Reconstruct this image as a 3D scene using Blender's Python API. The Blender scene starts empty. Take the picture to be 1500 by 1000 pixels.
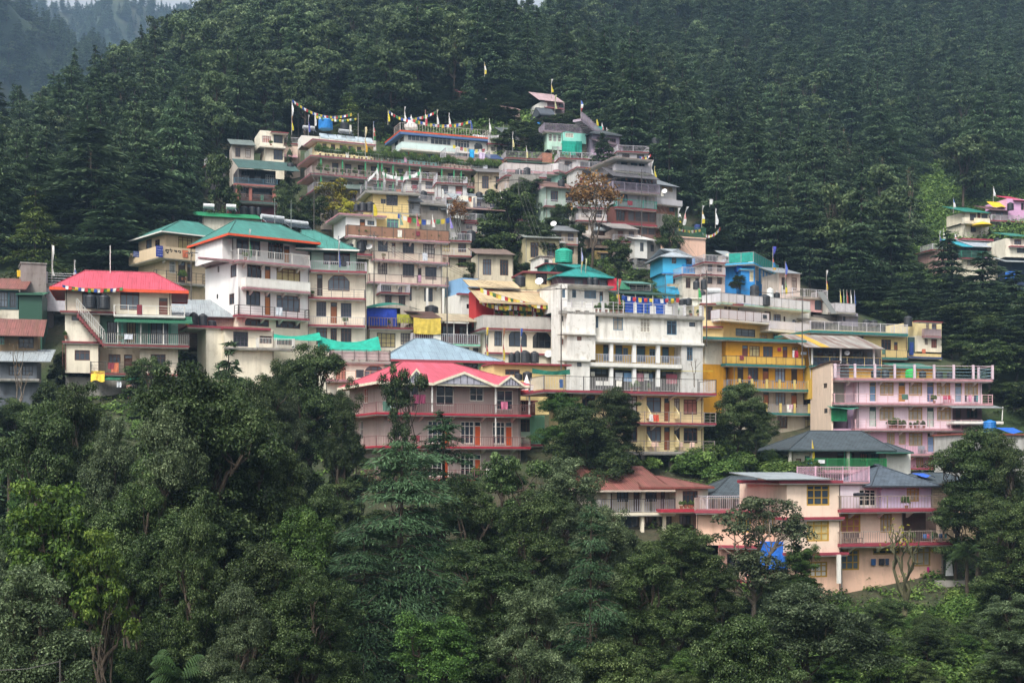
import bpy, math, random
import numpy as np
from mathutils import Vector

sc = bpy.context.scene
C = sc.collection
R = math.radians
random.seed(11)
RNG = np.random.default_rng(5)

# ------------------------------------------------------------------ camera, sky, sun, exposure
F, HR, CX = 2083.0, 690.0, 750.0          # focal length in photo pixels, row of eye level, centre column
cam = bpy.data.objects.new('camera', bpy.data.cameras.new('camera'))
C.objects.link(cam)
cam.data.lens = 50.0
cam.data.sensor_width = 36.0
cam.data.shift_y = (HR - 500.0) / 1500.0
cam.data.clip_start = 0.5
cam.data.clip_end = 6000.0
cam.location = (0, 0, 0)
cam.rotation_euler = (R(90), 0, 0)
sc.camera = cam

world = bpy.data.worlds.new("World")
sc.world = world
world.use_nodes = True
nt = world.node_tree
bg = nt.nodes['Background']
sky = nt.nodes.new('ShaderNodeTexSky')
sky.sky_type = 'NISHITA'
sky.sun_disc = False
SUN_EL, SUN_AZ = 52.0, 205.0               # degrees; azimuth clockwise from +Y (behind the camera, to its left)
sky.sun_elevation = R(SUN_EL)
sky.sun_rotation = R(SUN_AZ)
sky.air_density = 1.0
sky.dust_density = 6.0
sky.ozone_density = 1.0
hs = nt.nodes.new('ShaderNodeHueSaturation')
hs.inputs['Saturation'].default_value = 0.16
nt.links.new(sky.outputs[0], hs.inputs['Color'])
nt.links.new(hs.outputs[0], bg.inputs[0])
bg.inputs[1].default_value = 0.115

sun = bpy.data.objects.new('sun', bpy.data.lights.new('sun', 'SUN'))
C.objects.link(sun)
sun.data.energy = 1.5
sun.data.angle = R(10)
sun.data.color = (1.0, 0.96, 0.89)
_d = Vector((math.sin(R(SUN_AZ)) * math.cos(R(SUN_EL)), math.cos(R(SUN_AZ)) * math.cos(R(SUN_EL)), math.sin(R(SUN_EL))))
sun.rotation_euler = _d.to_track_quat('Z', 'Y').to_euler()

sc.view_settings.view_transform = 'Standard'
sc.view_settings.look = 'None'
sc.view_settings.exposure = 1.12
sc.view_settings.gamma = 1.0
sc.render.engine = 'CYCLES'
sc.cycles.max_bounces = 6
sc.cycles.diffuse_bounces = 3
sc.cycles.glossy_bounces = 2
sc.cycles.transmission_bounces = 2
sc.cycles.volume_bounces = 0
sc.cycles.transparent_max_bounces = 6
sc.cycles.use_denoising = True
sc.cycles.caustics_reflective = False
sc.cycles.caustics_refractive = False

# ------------------------------------------------------------------ helpers
T = [0.0, 0.0, 1.0]                        # reading frame: offset and scale of the crop being measured


def frame(ox, oy, s):
	T[0], T[1], T[2] = ox, oy, s


def X(x): return T[0] + T[2] * x
def Rw(y): return T[1] + T[2] * y
def zrow(row, Y): return (HR - row) / F * Y
def xpix(px, Y): return (px - CX) / F * Y


def lin(h):
	h = h.lstrip('#')
	c = [int(h[i:i + 2], 16) / 255 for i in (0, 2, 4)]
	return tuple((v / 12.92 if v <= .04045 else ((v + .055) / 1.055) ** 2.4) for v in c)


MATS = {}


class NT:
	"""short-hand for building a node tree"""
	def __init__(s, m):
		s.t = m.node_tree
		s.b = s.t.nodes['Principled BSDF']

	def n(s, kind, **kw):
		nd = s.t.nodes.new(kind)
		for k, v in kw.items():
			if k.startswith('i_'):
				key = k[2:]
				nd.inputs[int(key) if key.isdigit() else key.replace('_', ' ')].default_value = v
			else:
				setattr(nd, k, v)
		return nd

	def l(s, a, b): s.t.links.new(a, b)

	def mix(s, fac, a, b, mode='MIX'):
		m = s.t.nodes.new('ShaderNodeMix')
		m.data_type = 'RGBA'
		m.blend_type = mode
		for sock, val in ((m.inputs[0], fac), (m.inputs[6], a), (m.inputs[7], b)):
			if isinstance(val, (int, float)):
				sock.default_value = val
			elif isinstance(val, tuple):
				sock.default_value = (*val[:3], 1)
			else:
				s.l(val, sock)
		return m.outputs[2]

	def ramp(s, src, stops):
		r = s.t.nodes.new('ShaderNodeValToRGB')
		e = r.color_ramp.elements
		while len(e) < len(stops): e.new(0.5)
		for el, (p, c) in zip(e, stops):
			el.position = p
			el.color = (c, c, c, 1) if isinstance(c, (int, float)) else (*c[:3], 1)
		s.l(src, r.inputs[0])
		return r.outputs[0]


def mat(hexc, kind='plain', rough=0.7, dirt=0.35, key=None):
	k = (hexc, kind, rough, dirt)
	if k in MATS: return MATS[k]
	m = bpy.data.materials.new(f'{kind}_{hexc.lstrip("#")}')
	m.use_nodes = True
	g = NT(m)
	base = lin(hexc)
	g.b.inputs['Roughness'].default_value = rough
	tc = g.n('ShaderNodeTexCoord')
	if kind == 'plain':
		no = g.n('ShaderNodeTexNoise', i_Scale=3.0, i_Detail=4.0)
		g.l(tc.outputs['Object'], no.inputs['Vector'])
		f = g.ramp(no.outputs[0], [(.3, 0.0), (.75, 1.0)])
		g.l(g.mix(f, tuple(v * .82 for v in base), tuple(min(1, v * 1.12) for v in base)), g.b.inputs['Base Color'])
	elif kind == 'wall':
		big = g.n('ShaderNodeTexNoise', i_Scale=.45, i_Detail=5.0, i_Roughness=.6)
		g.l(tc.outputs['Object'], big.inputs['Vector'])
		c = g.mix(g.ramp(big.outputs[0], [(.3, 0.0), (.7, 1.0)]), tuple(v * .9 for v in base), tuple(min(1, v * 1.05) for v in base))
		mp = g.n('ShaderNodeMapping')
		mp.inputs['Scale'].default_value = (1.5, 1.5, .2)
		g.l(tc.outputs['Object'], mp.inputs['Vector'])
		st = g.n('ShaderNodeTexNoise', i_Scale=1.0, i_Detail=6.0, i_Roughness=.65)
		g.l(mp.outputs[0], st.inputs['Vector'])
		dk = tuple(v * w for v, w in zip(base, (.50, .48, .45)))
		mk = g.n('ShaderNodeMath', operation='MULTIPLY')
		g.l(g.ramp(st.outputs[0], [(.44, 0.0), (.68, min(1, dirt * 1.9))]), mk.inputs[0])
		g.l(g.ramp(big.outputs[0], [(.38, .12), (.62, 1.0)]), mk.inputs[1])
		c = g.mix(mk.outputs[0], c, dk)
		fine = g.n('ShaderNodeTexNoise', i_Scale=1.7, i_Detail=8.0, i_Roughness=.7)
		g.l(tc.outputs['Object'], fine.inputs['Vector'])
		c = g.mix(g.ramp(fine.outputs[0], [(.55, 0.0), (.68, min(1, dirt * 1.3))]), c, tuple(v * w for v, w in zip(base, (.60, .56, .50))))
		mo = g.n('ShaderNodeTexNoise', i_Scale=.8, i_Detail=10.0, i_Roughness=.75)
		mp2 = g.n('ShaderNodeMapping')
		mp2.inputs['Location'].default_value = (7, 3, 5)
		mp2.inputs['Scale'].default_value = (1, 1, .55)
		g.l(tc.outputs['Object'], mp2.inputs['Vector'])
		g.l(mp2.outputs[0], mo.inputs['Vector'])
		c = g.mix(g.ramp(mo.outputs[0], [(.60, 0.0), (.72, min(.85, dirt * 1.1))]), c, tuple(v * .3 for v in base))
		g.l(c, g.b.inputs['Base Color'])
		bp = g.n('ShaderNodeBump', i_Strength=.25, i_Distance=.02)
		g.l(fine.outputs[0], bp.inputs['Height'])
		g.l(bp.outputs[0], g.b.inputs['Normal'])
	elif kind in ('tin', 'rusty'):
		uv = tc.outputs['UV']
		no = g.n('ShaderNodeTexNoise', i_Scale=.7, i_Detail=6.0, i_Roughness=.65)
		g.l(uv, no.inputs['Vector'])
		c = g.mix(g.ramp(no.outputs[0], [(.35, 0.0), (.7, 1.0)]), tuple(v * .8 for v in base), tuple(min(1, v * 1.12) for v in base))
		mp = g.n('ShaderNodeMapping')
		mp.inputs['Scale'].default_value = (1.1, .12, 1)
		g.l(uv, mp.inputs['Vector'])
		s2 = g.n('ShaderNodeTexNoise', i_Scale=1.3, i_Detail=5.0)
		g.l(mp.outputs[0], s2.inputs['Vector'])
		if kind == 'rusty':
			c = g.mix(g.ramp(s2.outputs[0], [(.42, 0.0), (.62, .9)]), c, lin('#6f4a3c'))
		else:
			c = g.mix(g.ramp(s2.outputs[0], [(.5, 0.0), (.75, dirt)]), c, tuple(v * .6 for v in base))
		# every sheet a shade of its own
		sp = g.n('ShaderNodeSeparateXYZ')
		g.l(uv, sp.inputs[0])
		sh = g.n('ShaderNodeMath', operation='MULTIPLY')
		sh.inputs[1].default_value = 1.15
		g.l(sp.outputs[0], sh.inputs[0])
		fl = g.n('ShaderNodeMath', operation='FLOOR')
		g.l(sh.outputs[0], fl.inputs[0])
		wn = g.n('ShaderNodeTexWhiteNoise', noise_dimensions='1D')
		g.l(fl.outputs[0], wn.inputs['W'])
		c = g.mix(g.ramp(wn.outputs[0], [(0, 0.0), (1, .22)]), c, tuple(v * .7 for v in base))
		bk = g.n('ShaderNodeTexBrick')
		g.l(uv, bk.inputs['Vector'])
		bk.inputs['Scale'].default_value = 1.0
		bk.inputs['Brick Width'].default_value = .86
		bk.inputs['Row Height'].default_value = 2.3
		bk.inputs['Mortar Size'].default_value = .022
		bk.inputs['Color1'].default_value = (1, 1, 1, 1)
		bk.inputs['Color2'].default_value = (.8, .8, .8, 1)
		bk.inputs['Mortar'].default_value = (.5, .48, .46, 1)
		c = g.mix(1.0, c, bk.outputs[0], 'MULTIPLY')
		r2 = g.n('ShaderNodeTexNoise', i_Scale=1.6, i_Detail=9.0, i_Roughness=.75)
		g.l(uv, r2.inputs['Vector'])
		c = g.mix(g.ramp(r2.outputs[0], [(.6, 0.0), (.7, min(.8, dirt * 1.6))]), c, lin('#6a4a3c'))
		g.l(c, g.b.inputs['Base Color'])
		wv = g.n('ShaderNodeTexWave', wave_type='BANDS', bands_direction='X', wave_profile='SIN')
		wv.inputs['Scale'].default_value = 1.4
		g.l(uv, wv.inputs['Vector'])
		bp = g.n('ShaderNodeBump', i_Strength=.6, i_Distance=.04)
		g.l(wv.outputs[0], bp.inputs['Height'])
		g.l(bp.outputs[0], g.b.inputs['Normal'])
		g.b.inputs['Roughness'].default_value = .55
	elif kind in ('slate', 'brick', 'stone'):
		src = tc.outputs['UV'] if kind == 'slate' else tc.outputs['Object']
		br = g.n('ShaderNodeTexBrick')
		if kind != 'slate':
			mp = g.n('ShaderNodeMapping')
			mp.inputs['Rotation'].default_value = (R(90), 0, 0)
			g.l(src, mp.inputs['Vector'])
			src = mp.outputs[0]
		g.l(src, br.inputs['Vector'])
		br.inputs['Color1'].default_value = (*[v * .75 for v in base], 1)
		br.inputs['Color2'].default_value = (*[min(1, v * 1.25) for v in base], 1)
		br.inputs['Mortar'].default_value = (*[v * (.35 if kind == 'slate' else .55) for v in base], 1)
		br.inputs['Scale'].default_value = 1.0
		br.inputs['Brick Width'].default_value = .42 if kind == 'slate' else .5
		br.inputs['Row Height'].default_value = .3 if kind == 'slate' else .22
		br.inputs['Mortar Size'].default_value = .03
		no = g.n('ShaderNodeTexNoise', i_Scale=1.1, i_Detail=6.0)
		g.l(src, no.inputs['Vector'])
		c = g.mix(g.ramp(no.outputs[0], [(.4, 0.0), (.75, .6)]), br.outputs[0], tuple(v * 1.5 for v in base))
		g.l(c, g.b.inputs['Base Color'])
		bp = g.n('ShaderNodeBump', i_Strength=.8, i_Distance=.03)
		g.l(br.outputs['Fac'], bp.inputs['Height'])
		bp.invert = True
		g.l(bp.outputs[0], g.b.inputs['Normal'])
	elif kind == 'glass':
		no = g.n('ShaderNodeTexNoise', i_Scale=.9, i_Detail=2.0)
		g.l(tc.outputs['Object'], no.inputs['Vector'])
		g.l(g.mix(no.outputs[0], tuple(v * .5 for v in base), tuple(min(1, v * 1.5) for v in base)), g.b.inputs['Base Color'])
		g.b.inputs['Roughness'].default_value = .08
		g.b.inputs['IOR'].default_value = 1.6
	elif kind == 'cloth':
		no = g.n('ShaderNodeTexNoise', i_Scale=2.2, i_Detail=5.0)
		g.l(tc.outputs['Object'], no.inputs['Vector'])
		g.l(g.mix(g.ramp(no.outputs[0], [(.35, 0.0), (.7, 1.0)]), tuple(v * .75 for v in base), tuple(min(1, v * 1.1) for v in base)), g.b.inputs['Base Color'])
		bp = g.n('ShaderNodeBump', i_Strength=.5, i_Distance=.08)
		g.l(no.outputs[0], bp.inputs['Height'])
		g.l(bp.outputs[0], g.b.inputs['Normal'])
		g.b.inputs['Roughness'].default_value = .85
	MATS[k] = m
	return m


def leafmat(key, dark, mid, light, rough=.55, spec=.3, trans=.25):
	"""leaves: every leaf carries its own tint, every tree its own slight shift of hue"""
	if key in MATS: return MATS[key]
	m = bpy.data.materials.new('foliage_' + key)
	m.use_nodes = True
	g = NT(m)
	at = g.n('ShaderNodeAttribute', attribute_name='tint')
	c = g.ramp(at.outputs['Fac'], [(0.0, lin(dark)), (.5, lin(mid)), (1.0, lin(light))])
	oi = g.n('ShaderNodeObjectInfo')
	hsv = g.n('ShaderNodeHueSaturation')
	mr = g.n('ShaderNodeMapRange')
	mr.inputs['To Min'].default_value = .72
	mr.inputs['To Max'].default_value = 1.32
	g.l(oi.outputs['Random'], mr.inputs['Value'])
	g.l(mr.outputs[0], hsv.inputs['Value'])
	mr2 = g.n('ShaderNodeMath', operation='MULTIPLY_ADD')
	mr2.inputs[1].default_value = 37.7
	mr2.inputs[2].default_value = 0
	g.l(oi.outputs['Random'], mr2.inputs[0])
	fr = g.n('ShaderNodeMath', operation='FRACT')
	g.l(mr2.outputs[0], fr.inputs[0])
	mr3 = g.n('ShaderNodeMapRange')
	mr3.inputs['To Min'].default_value = .488
	mr3.inputs['To Max'].default_value = .51
	g.l(fr.outputs[0], mr3.inputs['Value'])
	g.l(mr3.outputs[0], hsv.inputs['Hue'])
	g.l(c, hsv.inputs['Color'])
	g.l(hsv.outputs[0], g.b.inputs['Base Color'])
	g.b.inputs['Roughness'].default_value = rough
	g.b.inputs['Specular IOR Level'].default_value = spec
	tr = g.n('ShaderNodeBsdfTranslucent')
	g.l(hsv.outputs[0], tr.inputs['Color'])
	mx = g.n('ShaderNodeMixShader')
	mx.inputs[0].default_value = trans
	g.l(g.b.outputs[0], mx.inputs[1])
	g.l(tr.outputs[0], mx.inputs[2])
	g.l(mx.outputs[0], g.t.nodes['Material Output'].inputs['Surface'])
	MATS[key] = m
	return m


class MB:
	"""collects boxes, quads and tubes; build() links them as ONE mesh object"""
	def __init__(s): s.v, s.f, s.uv = [], [], []

	def quad(s, *pts, uv=None):
		i = len(s.v)
		s.v += [tuple(p) for p in pts]
		s.f.append(tuple(range(i, i + len(pts))))
		s.uv.append(uv if uv else [(0, 0)] * len(pts))
		return s

	def box(s, x0, x1, y0, y1, z0, z1):
		i = len(s.v)
		s.v += [(x0, y0, z0), (x1, y0, z0), (x1, y1, z0), (x0, y1, z0), (x0, y0, z1), (x1, y0, z1), (x1, y1, z1), (x0, y1, z1)]
		for q in ((0, 3, 2, 1), (4, 5, 6, 7), (0, 1, 5, 4), (1, 2, 6, 5), (2, 3, 7, 6), (3, 0, 4, 7)):
			s.f.append(tuple(i + k for k in q))
			s.uv.append([(s.v[i + k][0], s.v[i + k][2] + s.v[i + k][1]) for k in q])
		return s

	def tube(s, pts, r, n=6, cap=True):
		pts = [Vector(p) for p in pts]
		rr = r if isinstance(r, (list, tuple)) else [r] * len(pts)
		i0 = len(s.v)
		for k, p in enumerate(pts):
			d = (pts[min(k + 1, len(pts) - 1)] - pts[max(k - 1, 0)]).normalized()
			a = d.cross(Vector((0, 0, 1)) if abs(d.z) < .9 else Vector((1, 0, 0))).normalized()
			b = d.cross(a)
			for j in range(n):
				t = 2 * math.pi * j / n
				s.v.append(tuple(p + (a * math.cos(t) + b * math.sin(t)) * rr[k]))
		for k in range(len(pts) - 1):
			for j in range(n):
				q = (i0 + k * n + j, i0 + k * n + (j + 1) % n, i0 + (k + 1) * n + (j + 1) % n, i0 + (k + 1) * n + j)
				s.f.append(q)
				s.uv.append([(0, 0)] * 4)
		if cap:
			for base in (i0, i0 + (len(pts) - 1) * n):
				s.f.append(tuple(range(base, base + n)))
				s.uv.append([(0, 0)] * n)
		return s

	def lathe(s, cx, cy, prof, n=14):
		i0 = len(s.v)
		for r, z in prof:
			for j in range(n):
				t = 2 * math.pi * j / n
				s.v.append((cx + r * math.cos(t), cy + r * math.sin(t), z))
		for k in range(len(prof) - 1):
			for j in range(n):
				s.f.append((i0 + k * n + j, i0 + k * n + (j + 1) % n, i0 + (k + 1) * n + (j + 1) % n, i0 + (k + 1) * n + j))
				s.uv.append([(0, 0)] * 4)
		for base in (i0, i0 + (len(prof) - 1) * n):
			s.f.append(tuple(range(base, base + n)))
			s.uv.append([(0, 0)] * n)
		return s

	def build(s, name, m, parent=None, smooth=False):
		me = bpy.data.meshes.new(name)
		me.from_pydata(s.v, [], s.f)
		ul = me.uv_layers.new(name='UVMap')
		flat = [c for u in s.uv for p in u for c in p]
		ul.data.foreach_set('uv', flat)
		me.materials.append(m)
		if smooth:
			me.polygons.foreach_set('use_smooth', [True] * len(me.polygons))
		me.update()
		o = bpy.data.objects.new(name, me)
		C.objects.link(o)
		if parent: o.parent = parent
		return o


def tag(o, label=None, cat=None, group=None, kind=None):
	if label: o['label'] = label
	if cat: o['category'] = cat
	if group: o['group'] = group
	if kind: o['kind'] = kind
	return o


def empty(name, loc, label, cat, group=None, rz=0.0):
	o = bpy.data.objects.new(name, None)
	C.objects.link(o)
	o.location = loc
	o.rotation_euler = (0, 0, rz)
	o.empty_display_size = .5
	return tag(o, label, cat, group)


def copy_tree(o, parent=None):
	c = o.copy()
	C.objects.link(c)
	if parent: c.parent = parent
	for ch in o.children: copy_tree(ch, c)
	return c
# ------------------------------------------------------------------ terrain
CTRL = []
for px, row, Y in [
	(1300, 860, 124), (1450, 850, 124), (1130, 880, 122), (600, 830, 125), (350, 760, 122), (180, 608, 137), (20, 640, 137), (900, 800, 126),
	(1000, 692, 142), (1250, 700, 148), (1350, 720, 166), (1480, 720, 160), (1100, 645, 172), (930, 610, 160), (760, 570, 157),
	(600, 572, 158), (400, 570, 156), (560, 460, 186), (360, 470, 170), (250, 425, 188), (60, 470, 160), (750, 450, 188),
	(900, 455, 186), (1000, 446, 203), (1100, 450, 206), (1250, 500, 188), (1450, 560, 180), (1400, 530, 190), (350, 310, 232), (600, 330, 228),
	(800, 370, 214), (980, 370, 222), (850, 262, 243), (450, 235, 246), (600, 230, 256), (800, 190, 262), (720, 150, 285),
	(940, 260, 256), (150, 370, 200), (50, 400, 185), (100, 280, 255), (220, 255, 260), (0, 290, 285), (200, 170, 320),
	(400, 130, 320), (600, 110, 330), (500, 60, 375), (700, 90, 360), (300, 90, 360), (1150, 430, 215), (1250, 440, 222), (1330, 450, 228),
	(1100, 330, 260), (1250, 330, 275), (1400, 350, 262), (1470, 345, 258), (1470, 480, 232), (1450, 280, 300), (1250, 240, 330), (1050, 250, 310),
	(1100, 120, 420), (1350, 130, 430), (950, 140, 400), (1100, 0, 540), (1400, 0, 560), (900, 20, 500), (1600, 300, 300), (1600, 0, 560),
	(1700, 500, 200), (1000, -90, 640), (1400, -90, 680)]:
	CTRL.append((xpix(px, Y), Y, zrow(row, Y)))
for px in (-300, 0, 300, 600, 900, 1200, 1500, 1800):
	CTRL += [(xpix(px, 60), 60, -15.5), (xpix(px, 88), 88, -14.0)]
CTRL += [(x, 30, -14.5) for x in (-60, -20, 20, 60)] + [(x, -25, -6.0) for x in (-60, 0, 60)]
# the spur's crest and the far side of it
for px, row, Y in [(-60, 262, 325), (40, 252, 330), (110, 228, 340), (180, 178, 352), (235, 122, 372), (320, 75, 395), (450, 62, 405), (600, 62, 410), (715, 72, 405)]:
	CTRL.append((xpix(px, Y), Y, zrow(row, Y)))
	CTRL.append((xpix(px - 20, Y + 95), Y + 95, zrow(row, Y) - 42))
	CTRL.append((xpix(px - 40, Y + 230), Y + 230, zrow(row, Y) - 75))
CTRL += [(xpix(775, 430), 430, zrow(150, 430)), (xpix(760, 480), 480, zrow(110, 480)), (xpix(800, 560), 560, zrow(60, 560)), (xpix(745, 560), 560, zrow(95, 560))]
CT = np.array(CTRL)
_S = 100.0


def _phi(r2): return np.where(r2 > 0, .5 * r2 * np.log(np.maximum(r2, 1e-12)), 0.0)


_A = CT[:, :2] / _S
_n = len(_A)
_K = _phi(((_A[:, None, :] - _A[None, :, :]) ** 2).sum(-1)) + np.eye(_n) * 2e-3
_Pm = np.hstack([np.ones((_n, 1)), _A])
_M = np.block([[_K, _Pm], [_Pm.T, np.zeros((3, 3))]])
_w = np.linalg.solve(_M, np.concatenate([CT[:, 2], np.zeros(3)]))


def ground(x, y):
	q = np.stack([np.atleast_1d(np.asarray(x, float)), np.atleast_1d(np.asarray(y, float))], -1) / _S
	r2 = ((q[:, None, :] - _A[None]) ** 2).sum(-1)
	z = _phi(r2) @ _w[:_n] + _w[_n] + q @ _w[_n + 1:]
	return z


def gz(x, y): return float(ground(x, y)[0])


def quadmesh(name, V, Q, mats, tint=None, mi=None, smooth=False):
	"""a mesh from arrays of vertices and quads"""
	me = bpy.data.meshes.new(name)
	V = np.asarray(V, np.float32)
	Q = np.asarray(Q, np.int32)
	me.vertices.add(len(V))
	me.vertices.foreach_set('co', V.ravel())
	me.loops.add(len(Q) * 4)
	me.loops.foreach_set('vertex_index', Q.ravel())
	me.polygons.add(len(Q))
	me.polygons.foreach_set('loop_start', np.arange(len(Q), dtype=np.int32) * 4)
	me.polygons.foreach_set('loop_total', np.full(len(Q), 4, np.int32))
	for m in mats: me.materials.append(m)
	if mi is not None: me.polygons.foreach_set('material_index', np.asarray(mi, np.int32))
	if smooth: me.polygons.foreach_set('use_smooth', np.ones(len(Q), bool))
	if tint is not None:
		a = me.attributes.new('tint', 'FLOAT', 'POINT')
		a.data.foreach_set('value', np.asarray(tint, np.float32))
	me.update(calc_edges=True)
	return me


def link(name, me, parent=None, loc=None):
	o = bpy.data.objects.new(name, me)
	C.objects.link(o)
	if parent: o.parent = parent
	if loc: o.location = loc
	return o


def soilmat(c1='#33471f', c2='#4a4230', c3='#1d2a14', k=1.0):
	m = bpy.data.materials.new('hillside_soil')
	m.use_nodes = True
	g = NT(m)
	tc = g.n('ShaderNodeTexCoord')
	a = g.n('ShaderNodeTexNoise', i_Scale=.07 * k, i_Detail=8.0, i_Roughness=.65)
	b = g.n('ShaderNodeTexNoise', i_Scale=.9 * k, i_Detail=8.0, i_Roughness=.75)
	g.l(tc.outputs['Object'], a.inputs['Vector'])
	g.l(tc.outputs['Object'], b.inputs['Vector'])
	c = g.mix(g.ramp(a.outputs[0], [(.42, 0.0), (.6, 1.0)]), lin(c1), lin(c2))
	c = g.mix(g.ramp(b.outputs[0], [(.35, 0.0), (.7, .8)]), c, lin(c3))
	g.l(c, g.b.inputs['Base Color'])
	g.b.inputs['Roughness'].default_value = .95
	bp = g.n('ShaderNodeBump', i_Strength=.8, i_Distance=.4)
	g.l(b.outputs[0], bp.inputs['Height'])
	g.l(bp.outputs[0], g.b.inputs['Normal'])
	return m


SOIL = soilmat()
WOODS = soilmat('#2c3f28', '#4a4a34', '#16241a', .16)
_ys = np.concatenate([np.linspace(-60, 60, 16)[:-1], np.linspace(60, 280, 110)[:-1], np.linspace(280, 760, 90)])
_us = np.linspace(-1, 1, 130)
_gx = (_us[None, :] * (.46 * np.maximum(_ys, 40)[:, None] + 45))
_gy = np.repeat(_ys[:, None], len(_us), 1)
_gzz = np.array([ground(_gx[i], _gy[i]) for i in range(len(_ys))])
_V = np.stack([_gx, _gy, _gzz], -1).reshape(-1, 3)
_ny, _nx = _gx.shape
_i = np.arange((_ny - 1) * _nx).reshape(_ny - 1, _nx)[:, :-1].ravel()
_Q = np.stack([_i, _i + 1, _i + _nx + 1, _i + _nx], -1)
hill = link('hillside_ground', quadmesh('hillside_ground', _V, _Q, [SOIL], smooth=True))
tag(hill, 'steep green hillside under the town and its woods', 'hillside', kind='structure')

# far ground out to the horizon, and the two hazy mountains at the top left
_V, _Q = [], []
far = MB()
far.quad((-1900, -290, -130), (1900, -290, -130), (1900, 2600, -130), (-1900, 2600, -130))
fo = far.build('valley_ground', SOIL)
tag(fo, 'low valley land beyond the hillside', 'valley floor', kind='structure')


def mountain(name, ridge, Y, front, label, seed):
	"""a mountain as a height field: ridge line given as (px,row), slopes falling to the front and back"""
	rng = np.random.default_rng(seed)
	pxs = np.linspace(ridge[0][0], ridge[-1][0], 70)
	rr = np.interp(pxs, [p for p, _ in ridge], [r for _, r in ridge])
	ts = np.linspace(-1, 1, 36)
	V = []
	for t in ts:
		yy = Y + t * front + np.sin(pxs * .05 + seed) * 25 * (1 - abs(t))
		xx = xpix(pxs, Y)
		zr = zrow(rr, Y)
		gul = np.sin(pxs * .09 + seed * 2 + t * 3) * 9 * (1 - abs(t)) * abs(t) * 4 + rng.normal(0, 1.2, len(pxs))
		zz = zr - (zr + 60) * abs(t) ** 1.15 + gul * (abs(t) > .02)
		V.append(np.stack([xx, yy, zz], -1))
	V = np.array(V)
	ny, nx = V.shape[:2]
	i = np.arange((ny - 1) * nx).reshape(ny - 1, nx)[:, :-1].ravel()
	o = link(name, quadmesh(name, V.reshape(-1, 3), np.stack([i, i + 1, i + nx + 1, i + nx], -1), [WOODS], smooth=True))
	tag(o, label, 'mountain', kind='structure')
	return V


MT_A = mountain('mountain', [(-420, -60), (-200, -40), (-60, -15), (20, 10), (45, 22), (75, 40), (110, 70), (145, 82), (200, 120), (300, 190), (430, 300)], 900, 330,
				'dark wooded mountain fading into haze beyond the spur', 3)
MT_B = mountain('mountain', [(-500, 80), (-200, 50), (0, 20), (60, 12), (120, 6), (180, 3), (240, 4), (330, 30), (500, 90), (700, 200)], 1500, 520,
				'palest mountain at the back with brownish open slopes', 8)
# ------------------------------------------------------------------ trees and plants
BARK = mat('#4a3f33', 'plain', .9)
PALEBARK = mat('#75695a', 'plain', .9)
DARKBARK = mat('#332b25', 'plain', .9)
MOSSBARK = mat('#57543a', 'plain', .9)


def tube_arr(pts, rad, n=6):
	pts = np.asarray(pts, float)
	V, Q = [], []
	for k in range(len(pts)):
		d = pts[min(k + 1, len(pts) - 1)] - pts[max(k - 1, 0)]
		d /= np.linalg.norm(d) + 1e-9
		a = np.cross(d, (0, 0, 1.0) if abs(d[2]) < .9 else (1.0, 0, 0))
		a /= np.linalg.norm(a) + 1e-9
		b = np.cross(d, a)
		for j in range(n):
			t = 2 * math.pi * j / n
			V.append(pts[k] + (a * math.cos(t) + b * math.sin(t)) * rad[k])
	for k in range(len(pts) - 1):
		for j in range(n):
			Q.append((k * n + j, k * n + (j + 1) % n, (k + 1) * n + (j + 1) % n, (k + 1) * n + j))
	return np.array(V), np.array(Q)


def merge(parts):
	V, Q, off = [], [], 0
	for v, q in parts:
		V.append(v)
		Q.append(np.asarray(q) + off)
		off += len(v)
	return np.concatenate(V), np.concatenate(Q)


def unit(a): return a / (np.linalg.norm(a, axis=-1, keepdims=True) + 1e-9)


def leaf_cards(P, N, L, W, rng):
	"""one leaf-shaped diamond per point, facing N"""
	n = len(P)
	t = unit(np.cross(N, unit(rng.normal(size=(n, 3)))))
	b = np.cross(N, t)
	L = np.asarray(L).reshape(-1, 1) * rng.uniform(.7, 1.25, (n, 1))
	W = np.asarray(W).reshape(-1, 1) * rng.uniform(.7, 1.2, (n, 1))
	V = np.stack([P - t * L, P + b * W + N * W * .25, P + t * L, P - b * W + N * W * .25], 1).reshape(-1, 3)
	return V, np.arange(n * 4).reshape(n, 4)


def limb(p0, p1, rng, wob=.06, n=5):
	p0, p1 = np.asarray(p0, float), np.asarray(p1, float)
	L = np.linalg.norm(p1 - p0)
	ts = np.linspace(0, 1, n)
	P = p0 + (p1 - p0) * ts[:, None]
	P[1:-1] += rng.normal(0, wob * L, (n - 2, 3))
	return P


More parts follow.
